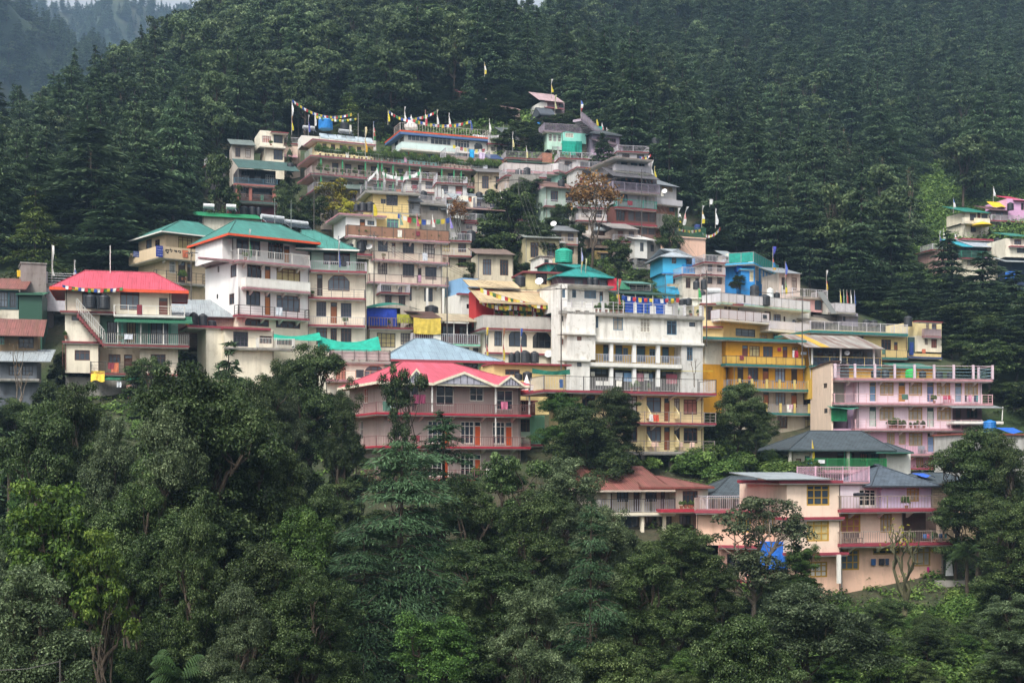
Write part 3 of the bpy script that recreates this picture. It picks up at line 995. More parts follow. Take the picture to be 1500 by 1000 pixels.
class Bld:
	"""a building: its front runs from photo column x0 at distance Y0 to column x1 at distance Y1, its foot at row rb"""
	def __init__(s, name, label, x0, Y0, x1, Y1, rb, depth=7.0, cat='house', group=None):
		s.p0 = (xpix(X(x0), Y0), Y0)
		p1 = (xpix(X(x1), Y1), Y1)
		dx, dy = p1[0] - s.p0[0], p1[1] - s.p0[1]
		s.W = math.hypot(dx, dy)
		s.ux = (dx / s.W, dy / s.W)
		s.uy = (-s.ux[1], s.ux[0])
		s.mid = (X(x0) + X(x1)) / 2
		s.depth = depth
		s.zb = 0.0
		s.zb = s.z(rb)
		s.blocks = []
		s.root = empty(name, (s.p0[0], s.p0[1], s.zb), label, cat, group, math.atan2(dy, dx))

	def _u(s, px, v):
		k = (px - CX) / F
		bx, by = s.p0[0] + s.uy[0] * v, s.p0[1] + s.uy[1] * v
		return (k * by - bx) / (s.ux[0] - k * s.ux[1])

	def u(s, x, v=0.0): return s._u(X(x), v)

	def Yat(s, u, v): return s.p0[1] + s.ux[1] * u + s.uy[1] * v

	def z(s, row, v=0.0):
		u = s._u(s.mid, v)
		return zrow(Rw(row), s.Yat(u, v)) - s.zb

	def vside(s, x, u):
		k = (X(x) - CX) / F
		bx, by = s.p0[0] + s.ux[0] * u, s.p0[1] + s.ux[1] * u
		return (k * by - bx) / (s.uy[0] - k * s.uy[1])

	def world(s, u, v, z):
		return (s.p0[0] + s.ux[0] * u + s.uy[0] * v, s.p0[1] + s.ux[1] * u + s.uy[1] * v, s.zb + z)

	def at(s, x, row, v=0.0):
		"""world point on the front plane (set v into the building) seen at photo column x; row fixes its height"""
		u = s.u(x, v)
		return s.world(u, v, s.z(row, v))

	def block(s, *a, **k): return Block(s, *a, **k)

	def slab(s, x0, x1, row, out, m, th=.18, v0=0.0, back=None, name='balcony', side=0.0, brackets=0):
		"""a floor slab whose top is at row, standing out in front of plane v0; the edge is painted"""
		v = v0 - out
		u0, u1 = s.u(x0, v) - side, s.u(x1, v)
		z = s.z(row, v)
		b = (v0 + .3) if back is None else back
		M = MB().box(u0, u1, v, b, z - th, z)
		o = M.build(name, m, s.root)
		B = MB().box(u0 + .08, u1 - .08, v + .1, b - .02, z - th - .1, z - th)
		n = brackets
		for i in range(n):
			uu = u0 + (u1 - u0) * (i + .5) / n
			B.quad((uu - .1, v + .15, z - th - .12), (uu + .1, v + .15, z - th - .12), (uu + .1, v0 + .02, z - th - .55), (uu - .1, v0 + .02, z - th - .55))
			for sg in (-.1, .1):
				B.quad((uu + sg, v + .15, z - th - .1), (uu + sg, v0 + .02, z - th - .1), (uu + sg, v0 + .02, z - th - .55), (uu + sg, v + .15, z - th - .12))
		B.build('soffit', WHITE, o)
		return o, u0, u1, v, z, b

	def rail(s, sl, st='bars', m=None, h=.95, sides=True, m2=None, gap=.15):
		o, u0, u1, v, z, b = sl
		m = m or WHITE
		M = MB()
		runs = [((u0 + .04, v + .05), (u1 - .04, v + .05))]
		if sides:
			runs += [((u0 + .04, v + .05), (u0 + .04, min(b, v + 4) - .3)), ((u1 - .04, v + .05), (u1 - .04, min(b, v + 4) - .3))]
		P = MB()
		for (a0, c0), (a1, c1) in runs:
			L = math.hypot(a1 - a0, c1 - c0)
			if L < .2: continue
			dx, dy = (a1 - a0) / L, (c1 - c0) / L

			def seg(t0, t1, w, z0, z1, B=M):
				xs = sorted((a0 + dx * t0, a0 + dx * t1)); ys = sorted((c0 + dy * t0, c0 + dy * t1))
				B.box(xs[0] - w * abs(dy), xs[1] + w * abs(dy), ys[0] - w * abs(dx), ys[1] + w * abs(dx), z0, z1)
			if st == 'wall':
				seg(0, L, .06, z, z + h)
				seg(-.04, L + .04, .09, z + h, z + h + .06)
			elif st == 'panel':
				seg(0, L, .02, z + .08, z + h - .06)
				seg(0, L, .035, z + h - .05, z + h, P)
				n = max(1, int(L / 1.3))
				for i in range(n + 1):
					t = min(max(L * i / n, .04), L - .04)
					seg(t - .035, t + .035, .035, z, z + h + .02, P)
			else:
				seg(0, L, .028, z + h - .05, z + h, P)
				seg(0, L, .02, z + .09, z + .12)
				if st == 'lite':
					for q in (.38, .66): seg(0, L, .012, z + h * q, z + h * q + .022)
					n = max(1, int(L / 1.25))
				elif st == 'pipes':
					for q in (.25, .5, .75): seg(0, L, .022, z + h * q, z + h * q + .05)
					n = max(1, int(L / 2.4))
				else:
					k = max(1, int(L / gap))
					for i in range(k + 1):
						t = min(max(L * i / k, .02), L - .02)
						seg(t - .014 - (.012 if st == 'thick' else 0), t + .014 + (.012 if st == 'thick' else 0), .012, z + .12, z + h - .05)
					n = max(1, int(L / 1.9))
				w = .12 if st == 'pipes' else .03
				for i in range(n + 1):
					t = min(max(L * i / n, .04), L - .04)
					seg(t - w, t + w, w, z, z + h + (.12 if st == 'pipes' else .03), P)
		if m2 is None or m2 is m:
			i0 = len(M.v)
			M.v += P.v
			M.f += [tuple(i + i0 for i in f) for f in P.f]
			M.uv += P.uv
			return M.build('railing', m, o)
		r = M.build('railing', m, o)
		P.build('railing_frame', m2, o)
		return r

	def balc(s, x0, x1, row, out, m, st='bars', rm=None, h=.95, m2=None, gap=.15, **k):
		sl = s.slab(x0, x1, row, out, m, **k)
		if st: s.rail(sl, st, rm, h, m2=m2, gap=gap)
		return sl

	def posts(s, xs, rt, rb, m, v=0.0, r=.12, name='column'):
		for x in xs:
			u = s.u(x, v)
			MB().box(u - r, u + r, v - r, v + r, s.z(rb, v), s.z(rt, v)).build(name, m, s.root)

	def hip(s, x0, x1, row_e, m, rise=None, row_r=None, v0=-.6, depth=None, hl=2.5, hr=2.5, fascia=None, th=.14, name='roof', fh=.22, sh=0.0):
		"""hipped (or, with hl/hr = 0, gabled) roof; eaves at row_e from column x0 to x1"""
		d = (s.depth + 1.2) if depth is None else depth
		u0, u1 = s.u(x0, v0), s.u(x1, v0)
		v1 = v0 + d
		ze = s.z(row_e, v0)
		vm = (v0 + v1) / 2
		if rise is None: rise = s.z(row_r, vm) - ze
		A, B_ = (u0 + hl, vm, ze + rise), (u1 - hr, vm, ze + rise)
		M = MB()
		sl = math.hypot(vm - v0, rise)

		def face(pts, axis):
			uv = []
			for p in pts:
				e = p[0] if axis == 'u' else p[1]
				uv.append((e, (p[2] - ze) / max(rise, .01) * sl))
			M.quad(*pts, uv=uv)
		c = [(u0, v0, ze), (u1, v0, ze), (u1, v1, ze), (u0, v1, ze)]
		face([c[0], c[1], B_, A], 'u')
		face([c[2], c[3], A, B_], 'u')
		face([c[1], c[2], B_], 'v')
		face([c[3], c[0], A], 'v')
		M.quad((u0, v0, ze - th), (u0, v1, ze - th), (u1, v1, ze - th), (u1, v0, ze - th))
		o = M.build(name, m, s.root)
		fm = fascia or m
		fb = MB()
		t = .05
		fb.box(u0 - t, u1 + t, v0 - t, v0 - .003, ze - fh, ze + .02)
		fb.box(u0 - t, u1 + t, v1 + .003, v1 + t, ze - fh, ze + .02)
		fb.box(u0 - t, u0 - .003, v0, v1, ze - fh, ze + .02)
		fb.box(u1 + .003, u1 + t, v0, v1, ze - fh, ze + .02)
		fb.build('fascia', fm, o)
		rb = MB()
		for p, q in ((A, B_), (c[0], A), (c[1], B_), (c[2], B_), (c[3], A)):
			if (Vector(p) - Vector(q)).length > .3: rb.tube([p, q], .07, 5)
		rb.build('ridge_cap', m, o)
		return o, (u0, u1, v0, v1, ze, rise, A, B_)

	def shed_roof(s, x0, x1, row_f, row_b, m, v0=-.8, depth=None, th=.08, name='roof', fascia=None):
		"""a single pitch: front edge at row_f, rear edge at row_b"""
		d = (s.depth + 1.2) if depth is None else depth
		u0, u1 = s.u(x0, v0), s.u(x1, v0)
		v1 = v0 + d
		z0, z1 = s.z(row_f, v0), s.z(row_b, v1)
		M = MB()
		L = math.hypot(d, z1 - z0)
		t = th
		M.quad((u0, v0, z0), (u1, v0, z0), (u1, v1, z1), (u0, v1, z1), uv=[(u0, 0), (u1, 0), (u1, L), (u0, L)])
		M.quad((u0, v0, z0 - t), (u0, v1, z1 - t), (u1, v1, z1 - t), (u1, v0, z0 - t))
		for p, q in (((u0, v0, z0), (u1, v0, z0)), ((u1, v0, z0), (u1, v1, z1)), ((u1, v1, z1), (u0, v1, z1)), ((u0, v1, z1), (u0, v0, z0))):
			M.quad((p[0], p[1], p[2] - t), (q[0], q[1], q[2] - t), q, p)
		o = M.build(name, m, s.root)
		if fascia: MB().box(u0 - .04, u1 + .04, v0 - .05, v0 - .003, z0 - .2, z0 + .02).build('fascia', fascia, o)
		return o

	def flat(s, x0, x1, row, m, out=.5, th=.2, v0=0.0, depth=None, name='roof', side=.4):
		d = s.depth if depth is None else depth
		v = v0 - out
		u0, u1 = s.u(x0, v) - side * 0, s.u(x1, v)
		z = s.z(row, v)
		o = MB().box(u0, u1, v, v0 + d + .15, z - th, z).build(name, m, s.root)
		return o, u0, u1, v, z, v0 + d

	def done(s):
		for k in s.blocks:
			k.mesh()
			if k.name == 'wall' and k.u1 - k.u0 > 4 and k.z1 - k.z0 > 1.5:
				for t in ((.012, .985) if wrng.random() < .5 else (.985,)):   # rain pipe down the wall
					u = k.u0 + (k.u1 - k.u0) * t
					MB().tube([(u, k.v0 - .07, k.z0 + .02), (u, k.v0 - .07, k.z1 - .05)], .045, 5).build('drain_pipe', wrng.choice(PIPEM), s.root)
		return s


# ------------------------------------------------------------------ small things that stand on, hang from or lean against the buildings
TANKM = mat('#23262b', 'plain', .5)
BLUE = mat('#1f6fb5', 'plain', .5)
_tank = {}


def tank(loc, r, h, label, col=TANKM, group=None):
	"""ribbed plastic water tank with a shouldered top and lid"""
	k = col.name
	if k not in _tank:
		prof = [(.0, 0), (.97, 0)]
		for i in range(6):
			z = .04 + i * .13
			prof += [(.97, z), (1.0, z + .03), (1.0, z + .09), (.97, z + .12)]
		prof += [(.9, .86), (.6, .94), (.42, .95)]
		body = MB().lathe(0, 0, prof, 16).build('water_tank', col, smooth=False)
		lid = MB().lathe(0, 0, [(.4, .955), (.4, 1.0), (.15, 1.02)], 12).build('lid', col, body)
		_tank[k] = (body, lid)
		o = body
	else:
		o = copy_tree(_tank[k][0])
	o.location, o.scale = loc, (r, r, h)
	o.rotation_euler = (0, 0, random.uniform(0, 6))
	tag(o, label, 'water tank', group)
	return o


def tanks(b, items, row, label, v=.6, col=TANKM, group=None):
	"""items: list of (x0, x1, row_top, which)"""
	for x0, x1, rt, which in items:
		p = b.at((x0 + x1) / 2, row, v)
		Y = p[1]
		tank(p, (x1 - x0) * T[2] / F * Y / 2, (row - rt) * T[2] / F * Y, label.replace('{}', which), col, group)


FLAGC = ['#2f4f9a', '#d8d6d0', '#b8383a', '#3d7a45', '#c9b13a']


def prayer_string(p, q, n, sag, label, size=.28, cols=FLAGC, lead=None):
	"""a cord between two points with square flags hanging from it, each flag a child"""
	p, q = Vector(p), Vector(q)
	pts = []
	for i in range(25):
		t = i / 24
		v = p.lerp(q, t)
		v.z -= sag * 4 * t * (1 - t)
		pts.append(v)
	o = bpy.data.objects.new('prayer_flag_string', None)
	C.objects.link(o)
	o.location = p
	tag(o, label, 'prayer flags', 'strings of prayer flags')
	MB().tube([v - p for v in pts], .014, 4).build('cord', mat('#8a857c'), o)
	for i in range(n):
		t = (i + .5) / n
		k = min(int(t * 24), 23)
		v = pts[k].lerp(pts[k + 1], t * 24 - k) - p
		d = (pts[k + 1] - pts[k]).normalized() * size * .5
		w = random.uniform(-.08, .08)
		dn = Vector((random.uniform(-.06, .06), w, -size * random.uniform(1.0, 1.3)))
		M = MB()
		m1 = dn * .5 + Vector((0, random.uniform(-.05, .05), 0))
		M.quad(v - d, v + d, v + d + m1, v - d + m1)
		M.quad(v - d + m1, v + d + m1, v + d * .9 + dn, v - d * .9 + dn)
		M.build('flag', mat(cols[i % len(cols)], 'cloth'), o)
	return o


def flagpole(p, h, label, cols=('#d8d6d0',), fh=.6, fw=.35, pole='#9a958c', name='flag_pole', lean=0.0):
	"""a tall thin pole with a long vertical banner tied along it, in bands of colour"""
	o = empty(name, p, label, 'flag pole', 'prayer flag poles')
	top = Vector((lean * h, 0, h))
	MB().tube([(0, 0, -.3), top * .5, top], [.05, .04, .025], 6).build('pole', mat(pole), o)
	if cols:
		z1, z0 = h * .98, h * (1 - fh)
		n = len(cols)
		for i, c in enumerate(cols):
			a, b_ = z1 - (z1 - z0) * i / n, z1 - (z1 - z0) * (i + 1) / n
			M = MB()
			k = 4
			for j in range(k):
				za, zc = a + (b_ - a) * j / k, a + (b_ - a) * (j + 1) / k
				wa, wc = fw * (.55 + .45 * math.sin(za * 2.1)), fw * (.55 + .45 * math.sin(zc * 2.1))
				ya, yc = .12 * math.sin(za * 3), .12 * math.sin(zc * 3)
				xa, xc = lean * za, lean * zc
				M.quad((xa + .03, 0, za), (xa + .03 + wa, ya, za), (xc + .03 + wc, yc, zc), (xc + .03, 0, zc))
			M.build('banner', mat(c, 'cloth'), o)
	return o


def dish(p, r, label, col='#a8a8a6'):
	o = empty('satellite_dish', p, label, 'satellite dish', 'satellite dishes')
	prof = [(r * t, .28 * r * t * t) for t in (.02, .3, .55, .8, 1.0)]
	d = MB().lathe(0, 0, prof, 14).build('reflector', mat(col, 'plain', .4), o)
	d.rotation_euler = (R(62), 0, R(-14))
	d.location = (0, 0, r * 1.1)
	MB().tube([(0, 0, 0), (0, .12, r * 1.1)], .04, 5).build('mast', IRON, o)
	MB().tube([(0, 0, r * .6), (0, -r * .8, r * 1.3)], .02, 4).build('feed_arm', IRON, o)
	return o


def heater(b, x0, x1, row, v, label, rad=.28, col='#b9bcbe'):
	"""solar water heater: a lying drum on a stand over a tilted bed of dark tubes"""
	u0, u1 = b.u(x0, v), b.u(x1, v)
	z = b.z(row, v)
	o = empty('solar_water_heater', b.world(u0, v, z), label, 'solar heater', 'solar water heaters on the roofs', b.root.rotation_euler[2])
	L = u1 - u0
	MB().tube([(0, 0, .9), (L, 0, .9)], rad, 12).build('drum', mat(col, 'plain', .35), o)
	M = MB()
	n = max(4, int(L / .14))
	for i in range(n):
		x = L * (i + .5) / n
		M.tube([(x, -.15, .8), (x, -1.2, .12)], .035, 5, cap=False)
	M.build('collector', mat('#26303c', 'glass'), o)
	S = MB()
	for x in (.1, L - .1):
		S.tube([(x, 0, .7), (x, .25, 0)], .03, 4).tube([(x, 0, .7), (x, -1.25, .02)], .03, 4)
	S.build('stand', STEEL, o)
	return o


def cloth_sheet(b, x0, x1, rt, rb, v, m, label, name='tarpaulin', cat='tarpaulin', wav=.12, nx=8, nz=5, slant=0.0, th=.03, sag=0.0):
	"""a hanging (slant = 0) or sloping sheet with folds"""
	u0, u1 = b.u(x0, v), b.u(x1, v)
	z1, z0 = b.z(rt, v), b.z(rb, v)
	org = Vector(b.world(u0, v, z0))
	rz = b.root.rotation_euler[2]
	rr = random.Random(sum(map(ord, label)))
	off = [rr.uniform(0, 6) for _ in range(4)]
	M = MB()

	def pt(i, j, t):
		a, c = i / nx, j / nz
		w = wav * (math.sin(a * 9 + off[0]) * .6 + math.sin(a * 23 + off[1] + c * 3) * .4) * (.4 + .6 * (1 - c))
		return ((u1 - u0) * a, w + slant * c + t, (z1 - z0) * c - sag * math.sin(math.pi * a) * (.5 + .5 * c) - (.1 * math.sin(a * 7 + off[2]) if slant else 0) * (1 - c))
	for t in (0, th):
		for i in range(nx):
			for j in range(nz):
				q = [pt(i, j, t), pt(i + 1, j, t), pt(i + 1, j + 1, t), pt(i, j + 1, t)]
				M.quad(*(q if t == 0 else q[::-1]))
	o = M.build(name, m)
	o.location = org
	o.rotation_euler = (0, 0, rz)
	return tag(o, label, cat)


def plants_row(b, x0, x1, row, n, v, label, h=.8, key='bush0', group='potted plants on the terraces'):
	"""potted plants: clay pot and leaves"""
	for i in range(n):
		x = x0 + (x1 - x0) * (i + random.uniform(.3, .7)) / n
		p = b.at(x, row, v)
		o = empty('potted_plant', p, label, 'potted plant', group)
		MB().lathe(0, 0, [(.12, 0), (.18, .28), (.2, .3)], 9).build('pot', mat('#8a5a44', 'plain', .8), o)
		f = link('foliage', PROTO[key]['crown'], o)
		k = h * random.uniform(.7, 1.2)
		f.scale = (k / 4.4, k / 4.4, k / 2.4)
		f.location = (0, 0, .25)


def person(p, rz, label, top, legs, skin='#8a6248', hair='#1d1a18', h=1.65, skirt=False, arm=(.35, -.35)):
	"""standing figure as one continuous skinned body; clothes and hair are its children"""
	k = h / 1.7
	o = empty('person', p, label, 'person', None, rz)

	def skin_mesh(name, V, E, Rd, m, lev=1):
		me = bpy.data.meshes.new(name)
		me.from_pydata([(x * k, y * k, z * k) for x, y, z in V], E, [])
		ob = bpy.data.objects.new(name, me)
		C.objects.link(ob)
		ob.parent = o
		md = ob.modifiers.new('skin', 'SKIN')
		for i, r in enumerate(Rd): me.skin_vertices[0].data[i].radius = (r * k, r * k)
		me.skin_vertices[0].data[0].use_root = True
		md.use_smooth_shade = True
		sd = ob.modifiers.new('sub', 'SUBSURF')
		sd.levels = sd.render_levels = lev
		me.materials.append(m)
		return ob
	V = [(0, 0, .95), (0, 0, 1.15), (0, 0, 1.38), (0, 0, 1.5), (0, -.01, 1.6), (0, -.01, 1.68),
         (.17, 0, 1.38), (.23, -.02, 1.12), (.2, arm[0] - .3, .9), (.2, arm[0] - .36, .82),
         (-.17, 0, 1.38), (-.23, -.02, 1.12), (-.2, -.12, .88), (-.2, -.16, .8),
         (.09, 0, .88), (.1, .01, .48), (.1, .02, .07), (.1, -.13, .03), (-.09, 0, .88), (-.1, -.01, .48), (-.1, .02, .07), (-.1, -.13, .03)]
	E = [(0, 1), (1, 2), (2, 3), (3, 4), (4, 5), (2, 6), (6, 7), (7, 8), (8, 9), (2, 10), (10, 11), (11, 12), (12, 13), (0, 14), (14, 15), (15, 16), (16, 17), (0, 18), (18, 19), (19, 20), (20, 21)]
	Rd = [.12, .12, .13, .055, .095, .075, .06, .045, .035, .03, .06, .045, .035, .03, .085, .06, .045, .035, .085, .06, .045, .035]
	skin_mesh('body', V, E, Rd, mat(skin, 'plain', .6))
	TV = [(0, 0, .98), (0, 0, 1.18), (0, 0, 1.39), (.18, 0, 1.38), (.24, -.02, 1.12), (-.18, 0, 1.38), (-.24, -.02, 1.12)]
	skin_mesh('shirt', TV, [(0, 1), (1, 2), (2, 3), (3, 4), (2, 5), (5, 6)], [.15, .145, .15, .075, .06, .075, .06], mat(top, 'cloth'))
	LV = [(0, 0, .95), (.09, 0, .86), (.1, .01, .48), (.1, .02, .1), (-.09, 0, .86), (-.1, -.01, .48), (-.1, .02, .1)]
	skin_mesh('trousers', LV, [(0, 1), (1, 2), (2, 3), (0, 4), (4, 5), (5, 6)], [.15, .11, .08, .065, .11, .08, .065], mat(legs, 'cloth'))
	skin_mesh('hair', [(0, .03, 1.63), (0, .02, 1.71)], [(0, 1)], [.1, .075], mat(hair, 'cloth'))
	return o
# ------------------------------------------------------------------ the buildings, nearest rows first
CREAM = mat('#e2d8c2', 'wall', .8, .3)
CREAM2 = mat('#e3dbc8', 'wall', .8, .45)
OFFW = mat('#dddad2', 'wall', .8, .25)
WHITEW = mat('#e2e0dc', 'wall', .8, .12)
OLDW = mat('#dedbd4', 'wall', .85, .7)
BEIGE = mat('#cdb797', 'wall', .8, .25)
YEL = mat('#d9c084', 'wall', .8, .3)
YELP = mat('#e0cf9c', 'wall', .8, .3)
ORANGE = mat('#cf9420', 'wall', .8, .4)
YEL2 = mat('#cfa845', 'wall', .8, .4)
PINK = mat('#e0cad3', 'wall', .8, .25)
PINKD = mat('#d2a8ba', 'wall', .8, .3)
PEACH = mat('#e0b8a0', 'wall', .8, .3)
PEACHL = mat('#e3cbb6', 'wall', .8, .25)
LILAC = mat('#bdb3cc', 'wall', .8, .25)
TAUPE = mat('#a89a92', 'wall', .8, .3)
TAUPED = mat('#8a7a70', 'wall', .8, .35)
MINT = mat('#86c4a8', 'wall', .8, .3)
MINTP = mat('#b7d6c4', 'wall', .8, .3)
SKYB = mat('#3fa6cf', 'wall', .8, .2)
SKYB2 = mat('#2a82c4', 'wall', .8, .2)
GREYW = mat('#98948d', 'wall', .85, .7)
BRICKW = mat('#9a6a55', 'brick')
STONEW = mat('#a89478', 'stone')
REDTRIM = mat('#8e3744', 'wall', .7, .35)
REDB = mat('#a52a3c', 'plain', .6)
MAROON = mat('#7d3a3c', 'wall', .75, .45)
PINKTRIM = mat('#ad8085', 'wall', .75, .5)
TEALT = mat('#2d6e6a', 'plain', .65)
GREENT = mat('#2c6b4f', 'plain', .65)
ORTRIM = mat('#d8512a', 'plain', .6)
RROOF = mat('#c64c5e', 'tin', .55, .2)
PROOF = mat('#cc5869', 'tin', .55, .2)
GROOF = mat('#3f8277', 'tin', .55, .3)
TROOF = mat('#1f8a84', 'tin', .55, .2)
BROOF = mat('#8ea3b0', 'tin', .55, .3)
GREYTIN = mat('#9aa1a4', 'tin', .5, .4)
RUSTRED = mat('#89544c', 'rusty')
RUSTY = mat('#a7a29a', 'rusty')
SLATE = mat('#3d464b', 'slate', .7)
SLATEB = mat('#4a545e', 'slate', .7)
BUFFTIN = mat('#c4ad86', 'tin', .6, .4)
GREENSHEET = mat('#2f6f52', 'tin', .6, .4)
POSTW = mat('#d9d6cf', 'plain', .6)
TEALPOST = mat('#4f9a86', 'plain', .6)
YPOST = mat('#c9b26a', 'plain', .6)
BROWNR = mat('#6b5348', 'plain', .6)
TANR = mat('#a68468', 'cloth')
GREYR = mat('#8d8a8c', 'plain', .6)
PALER = mat('#bdb9bd', 'plain', .6)
PINKR = mat('#c9a3a6', 'plain', .6)

# ---- cream house with the red hipped roof, far left
frame(0, 300, .32)
b = Bld('house', 'cream three storey house under a bright red hipped roof with an orange edge', 298, 142, 815, 144.6, 885, 7.2)
k = b.block(298, 785, 385, 500, CREAM)
k.wins(388, 480, 'br3', [(376, 466), (550, 638)])
k.door(728, 768, 420, 502, '#6d3a2c')
k.win(258, 274, 392, 480, 'br', 'L')
k2 = b.block(298, 455, 500, 638, CREAM2)
k2.win(328, 364, 512, 535, 'gr')
k2.win(257, 272, 530, 605, 'br', 'L')
kb = b.block(455, 815, 508, 638, mat('#7fae9c', 'wall', .8, .2), v0=1.6, depth=5.2, name='veranda_wall')
kb.wins(535, 632, 'dk3', [(490, 535), (580, 622), (690, 770)])
k3 = b.block(298, 450, 638, 772, CREAM)
k3.win(342, 412, 668, 715, 'br3')
k3.win(257, 268, 680, 735, 'br', 'L')
k4 = b.block(450, 640, 650, 772, mat('#b5a892', 'wall', .8, .4), v0=1.5, depth=5, name='porch_wall')
k4.wins(684, 725, 'br3', [(497, 552)])
k4.doors(685, 768, '#5a3a2c', [(568, 606)])
k5 = b.block(640, 815, 640, 772, CREAM)
k5.win(690, 758, 680, 750, 'br3')
k6 = b.block(300, 812, 790, 890, GREYW, v0=1.0, depth=5, ext=5, name='basement_wall')
b.slab(298, 530, 490, .7, MAROON, side=.5, name='ledge')
b.slab(298, 460, 628, .35, MAROON, side=.3, name='ledge')
top = b.slab(520, 848, 502, 1.7, OFFW, th=.16, name='balcony')
b.rail(top, 'lite', WHITE, .95)
mid = b.balc(470, 867, 638, 1.3, MAROON, 'bars', WHITE, 1.15, gap=.2, m2=IRON)
low = b.balc(412, 815, 770, .9, MAROON, 'lite', IRON, 1.1)
b.shed_roof(525, 880, 528, 505, GREENSHEET, v0=-1.9, depth=1.8, fascia=GREENT, name='awning')
b.posts([540, 645, 748], 530, 636, POSTW, v=-1.15, r=.05)
b.posts([560, 628, 682, 778], 530, 636, TEALPOST, v=.9, r=.09)
b.shed_roof(470, 640, 800, 780, GREENSHEET, v0=-1.6, depth=1.8, name='awning')
M = MB()
n = 12
for i in range(n):   # outside stair
	t0, t1 = i / n, (i + 1) / n
	ua, ub = b.u(352 + 126 * t0, -1), b.u(352 + 126 * t1, -1)
	z1 = b.z(492 + 140 * t1, -1)
	M.box(ua, ub, -1.1, -.02, z1 - .42, z1)
st_ = M.build('stair', MAROON, b.root)
M = MB()
for i in range(16):
	t = i / 15
	u_ = b.u(352 + 126 * t, -1.1)
	z = b.z(484 + 140 * t, -1.1)
	M.tube([(u_, -1.08, z - .1), (u_, -1.08, z + .95)], .03, 4)
ua, ub = b.u(352, -1.1), b.u(478, -1.1)
M.tube([(ua, -1.08, b.z(484) + .95), (ub, -1.08, b.z(624) + .95)], .035, 4).tube([(ua, -1.08, b.z(484) + .15), (ub, -1.08, b.z(624) + .15)], .025, 4)
M.build('railing', WHITE, st_)
b.hip(228, 862, 385, RROOF, row_r=306, v0=-1.0, depth=9.2, hl=3.1, hr=3.4, fascia=ORTRIM, fh=.28)
M = MB().tube([(b.u(300), -.08, b.z(640)), (b.u(300), -.08, b.z(760))], .05, 5).tube([(b.u(284), 1, b.z(640)), (b.u(284), 1, b.z(760))], .05, 5)
M.build('drain_pipe', mat('#6b4a40'), b.root)
b.done()
tanks(b, [(390, 440, 412, 'left'), (452, 504, 412, 'right')], 478, '{} one of the two black tanks on the terrace under the red roof', v=-.9)
MB().tube([b.world(b.u(505), 3.0, b.z(310)), b.world(b.u(505), 3.0, b.z(262))], .04, 5)
o = empty('roof_mast', b.at(505, 318, 3.2), 'short white mast on the ridge of the red roof', 'mast')
MB().tube([(0, 0, -.4), (0, 0, 2.9)], .045, 6).tube([(0, 0, 2.2), (.12, 0, 2.2)], .03, 4).build('pole', POSTW, o)
prayer_string(b.at(285, 374, -1.1), b.at(562, 378, -1.15), 19, .25, 'prayer flags strung under the orange edge of the red roof', .3)
cloth_sheet(b, 582, 668, 812, 855, -1.4, mat('#d8d4cf', 'cloth'), 'white sheet hung out below the lowest balcony of the red roofed house', 'bed_sheet', 'sheet')
cloth_sheet(b, 415, 478, 758, 808, -1.8, mat('#d2b23a', 'cloth'), 'yellow awning cloth below the corner of the red roofed house', 'awning_cloth', 'awning', slant=1.2)
cloth_sheet(b, 535, 556, 808, 835, -1.5, mat('#d5d8dc', 'cloth'), 'small white towel drying under the red roofed house', 'towel', 'towel')
person(b.at(592, 885, -1.6), .4, 'person in a pale pink shirt standing below the red roofed house', '#c99a8e', '#3a3f55')
plants_row(b, 296, 312, 618, 1, -.2, 'grassy plant growing out of the ledge on the red roofed house', .8)

# ---- huts at the far left edge
b = Bld('shed', 'low hut with a rusty pink tin roof at the left edge', -20, 139, 172, 140, 700, 4.5, 'hut')
k = b.block(-20, 172, 588, 700, mat('#7d6a50', 'wall', .85, .6), ext=3)
k.wins(600, 655, 'dk3', [(85, 155)])
k.wins(598, 640, 'mint', [(-5, 20)])
b.shed_roof(-30, 200, 598, 522, RUSTRED, v0=-1.2, depth=5.5)
b.done()
b = Bld('shed', 'grey lean-to with a pale tin roof below the rusty pink hut', -20, 137.2, 215, 138, 815, 2.6, 'hut')
k = b.block(-10, 170, 715, 815, mat('#5f646a', 'wall', .85, .6), ext=3)
k.wins(735, 780, 'dk3', [(40, 90), (100, 150)])
b.shed_roof(-30, 232, 715, 660, GREYTIN, v0=-.8, depth=3.4)
b.slab(-20, 180, 795, .9, GREYW, name='floor_slab')
b.done()
b = Bld('shed', 'dark green corrugated shack with a blank tall side behind the rusty pink hut', -20, 152, 195, 153, 570, 5, 'hut')
k = b.block(-20, 82, 392, 480, mat('#35525a', 'wall', .8, .4))
k.wins(400, 470, 'dk3', [(-10, 35), (45, 75)])
k = b.block(-20, 90, 480, 575, CREAM2, v0=.05, ext=3)
k = b.block(86, 193, 402, 575, mat('#2f6d55', 'tin', .6, .3), v0=-.5, ext=3)
b.shed_roof(70, 200, 408, 396, GREENSHEET, v0=-.9, depth=6)
b.shed_roof(-30, 120, 385, 338, RUSTRED, v0=-.4, depth=5.5)
b.done()
b = Bld('hut', 'square weathered concrete stair hut rising above the green shack', 98, 156, 212, 157, 380, 4, 'hut')
b.block(98, 212, 268, 385, mat('#8f8580', 'wall', .85, .9), ext=2)
b.flat(94, 216, 264, GREYW, out=.1, th=.12)
b.done()
b = Bld('shed', 'pale grey wall and narrow lane building between green shack and red roofed house', 192, 158, 345, 159, 590, 4, 'hut')
k = b.block(192, 345, 372, 488, PALER, ext=0)
k = b.block(195, 245, 488, 600, mat('#4a423e', 'wall', .8, .4), v0=.3, ext=3)
k.win(205, 225, 510, 575, 'dk')
sl = b.slab(210, 345, 362, .3, GREYW, name='roof_slab')
b.rail(sl, 'pipes', PALER, 1.2)
b.done()
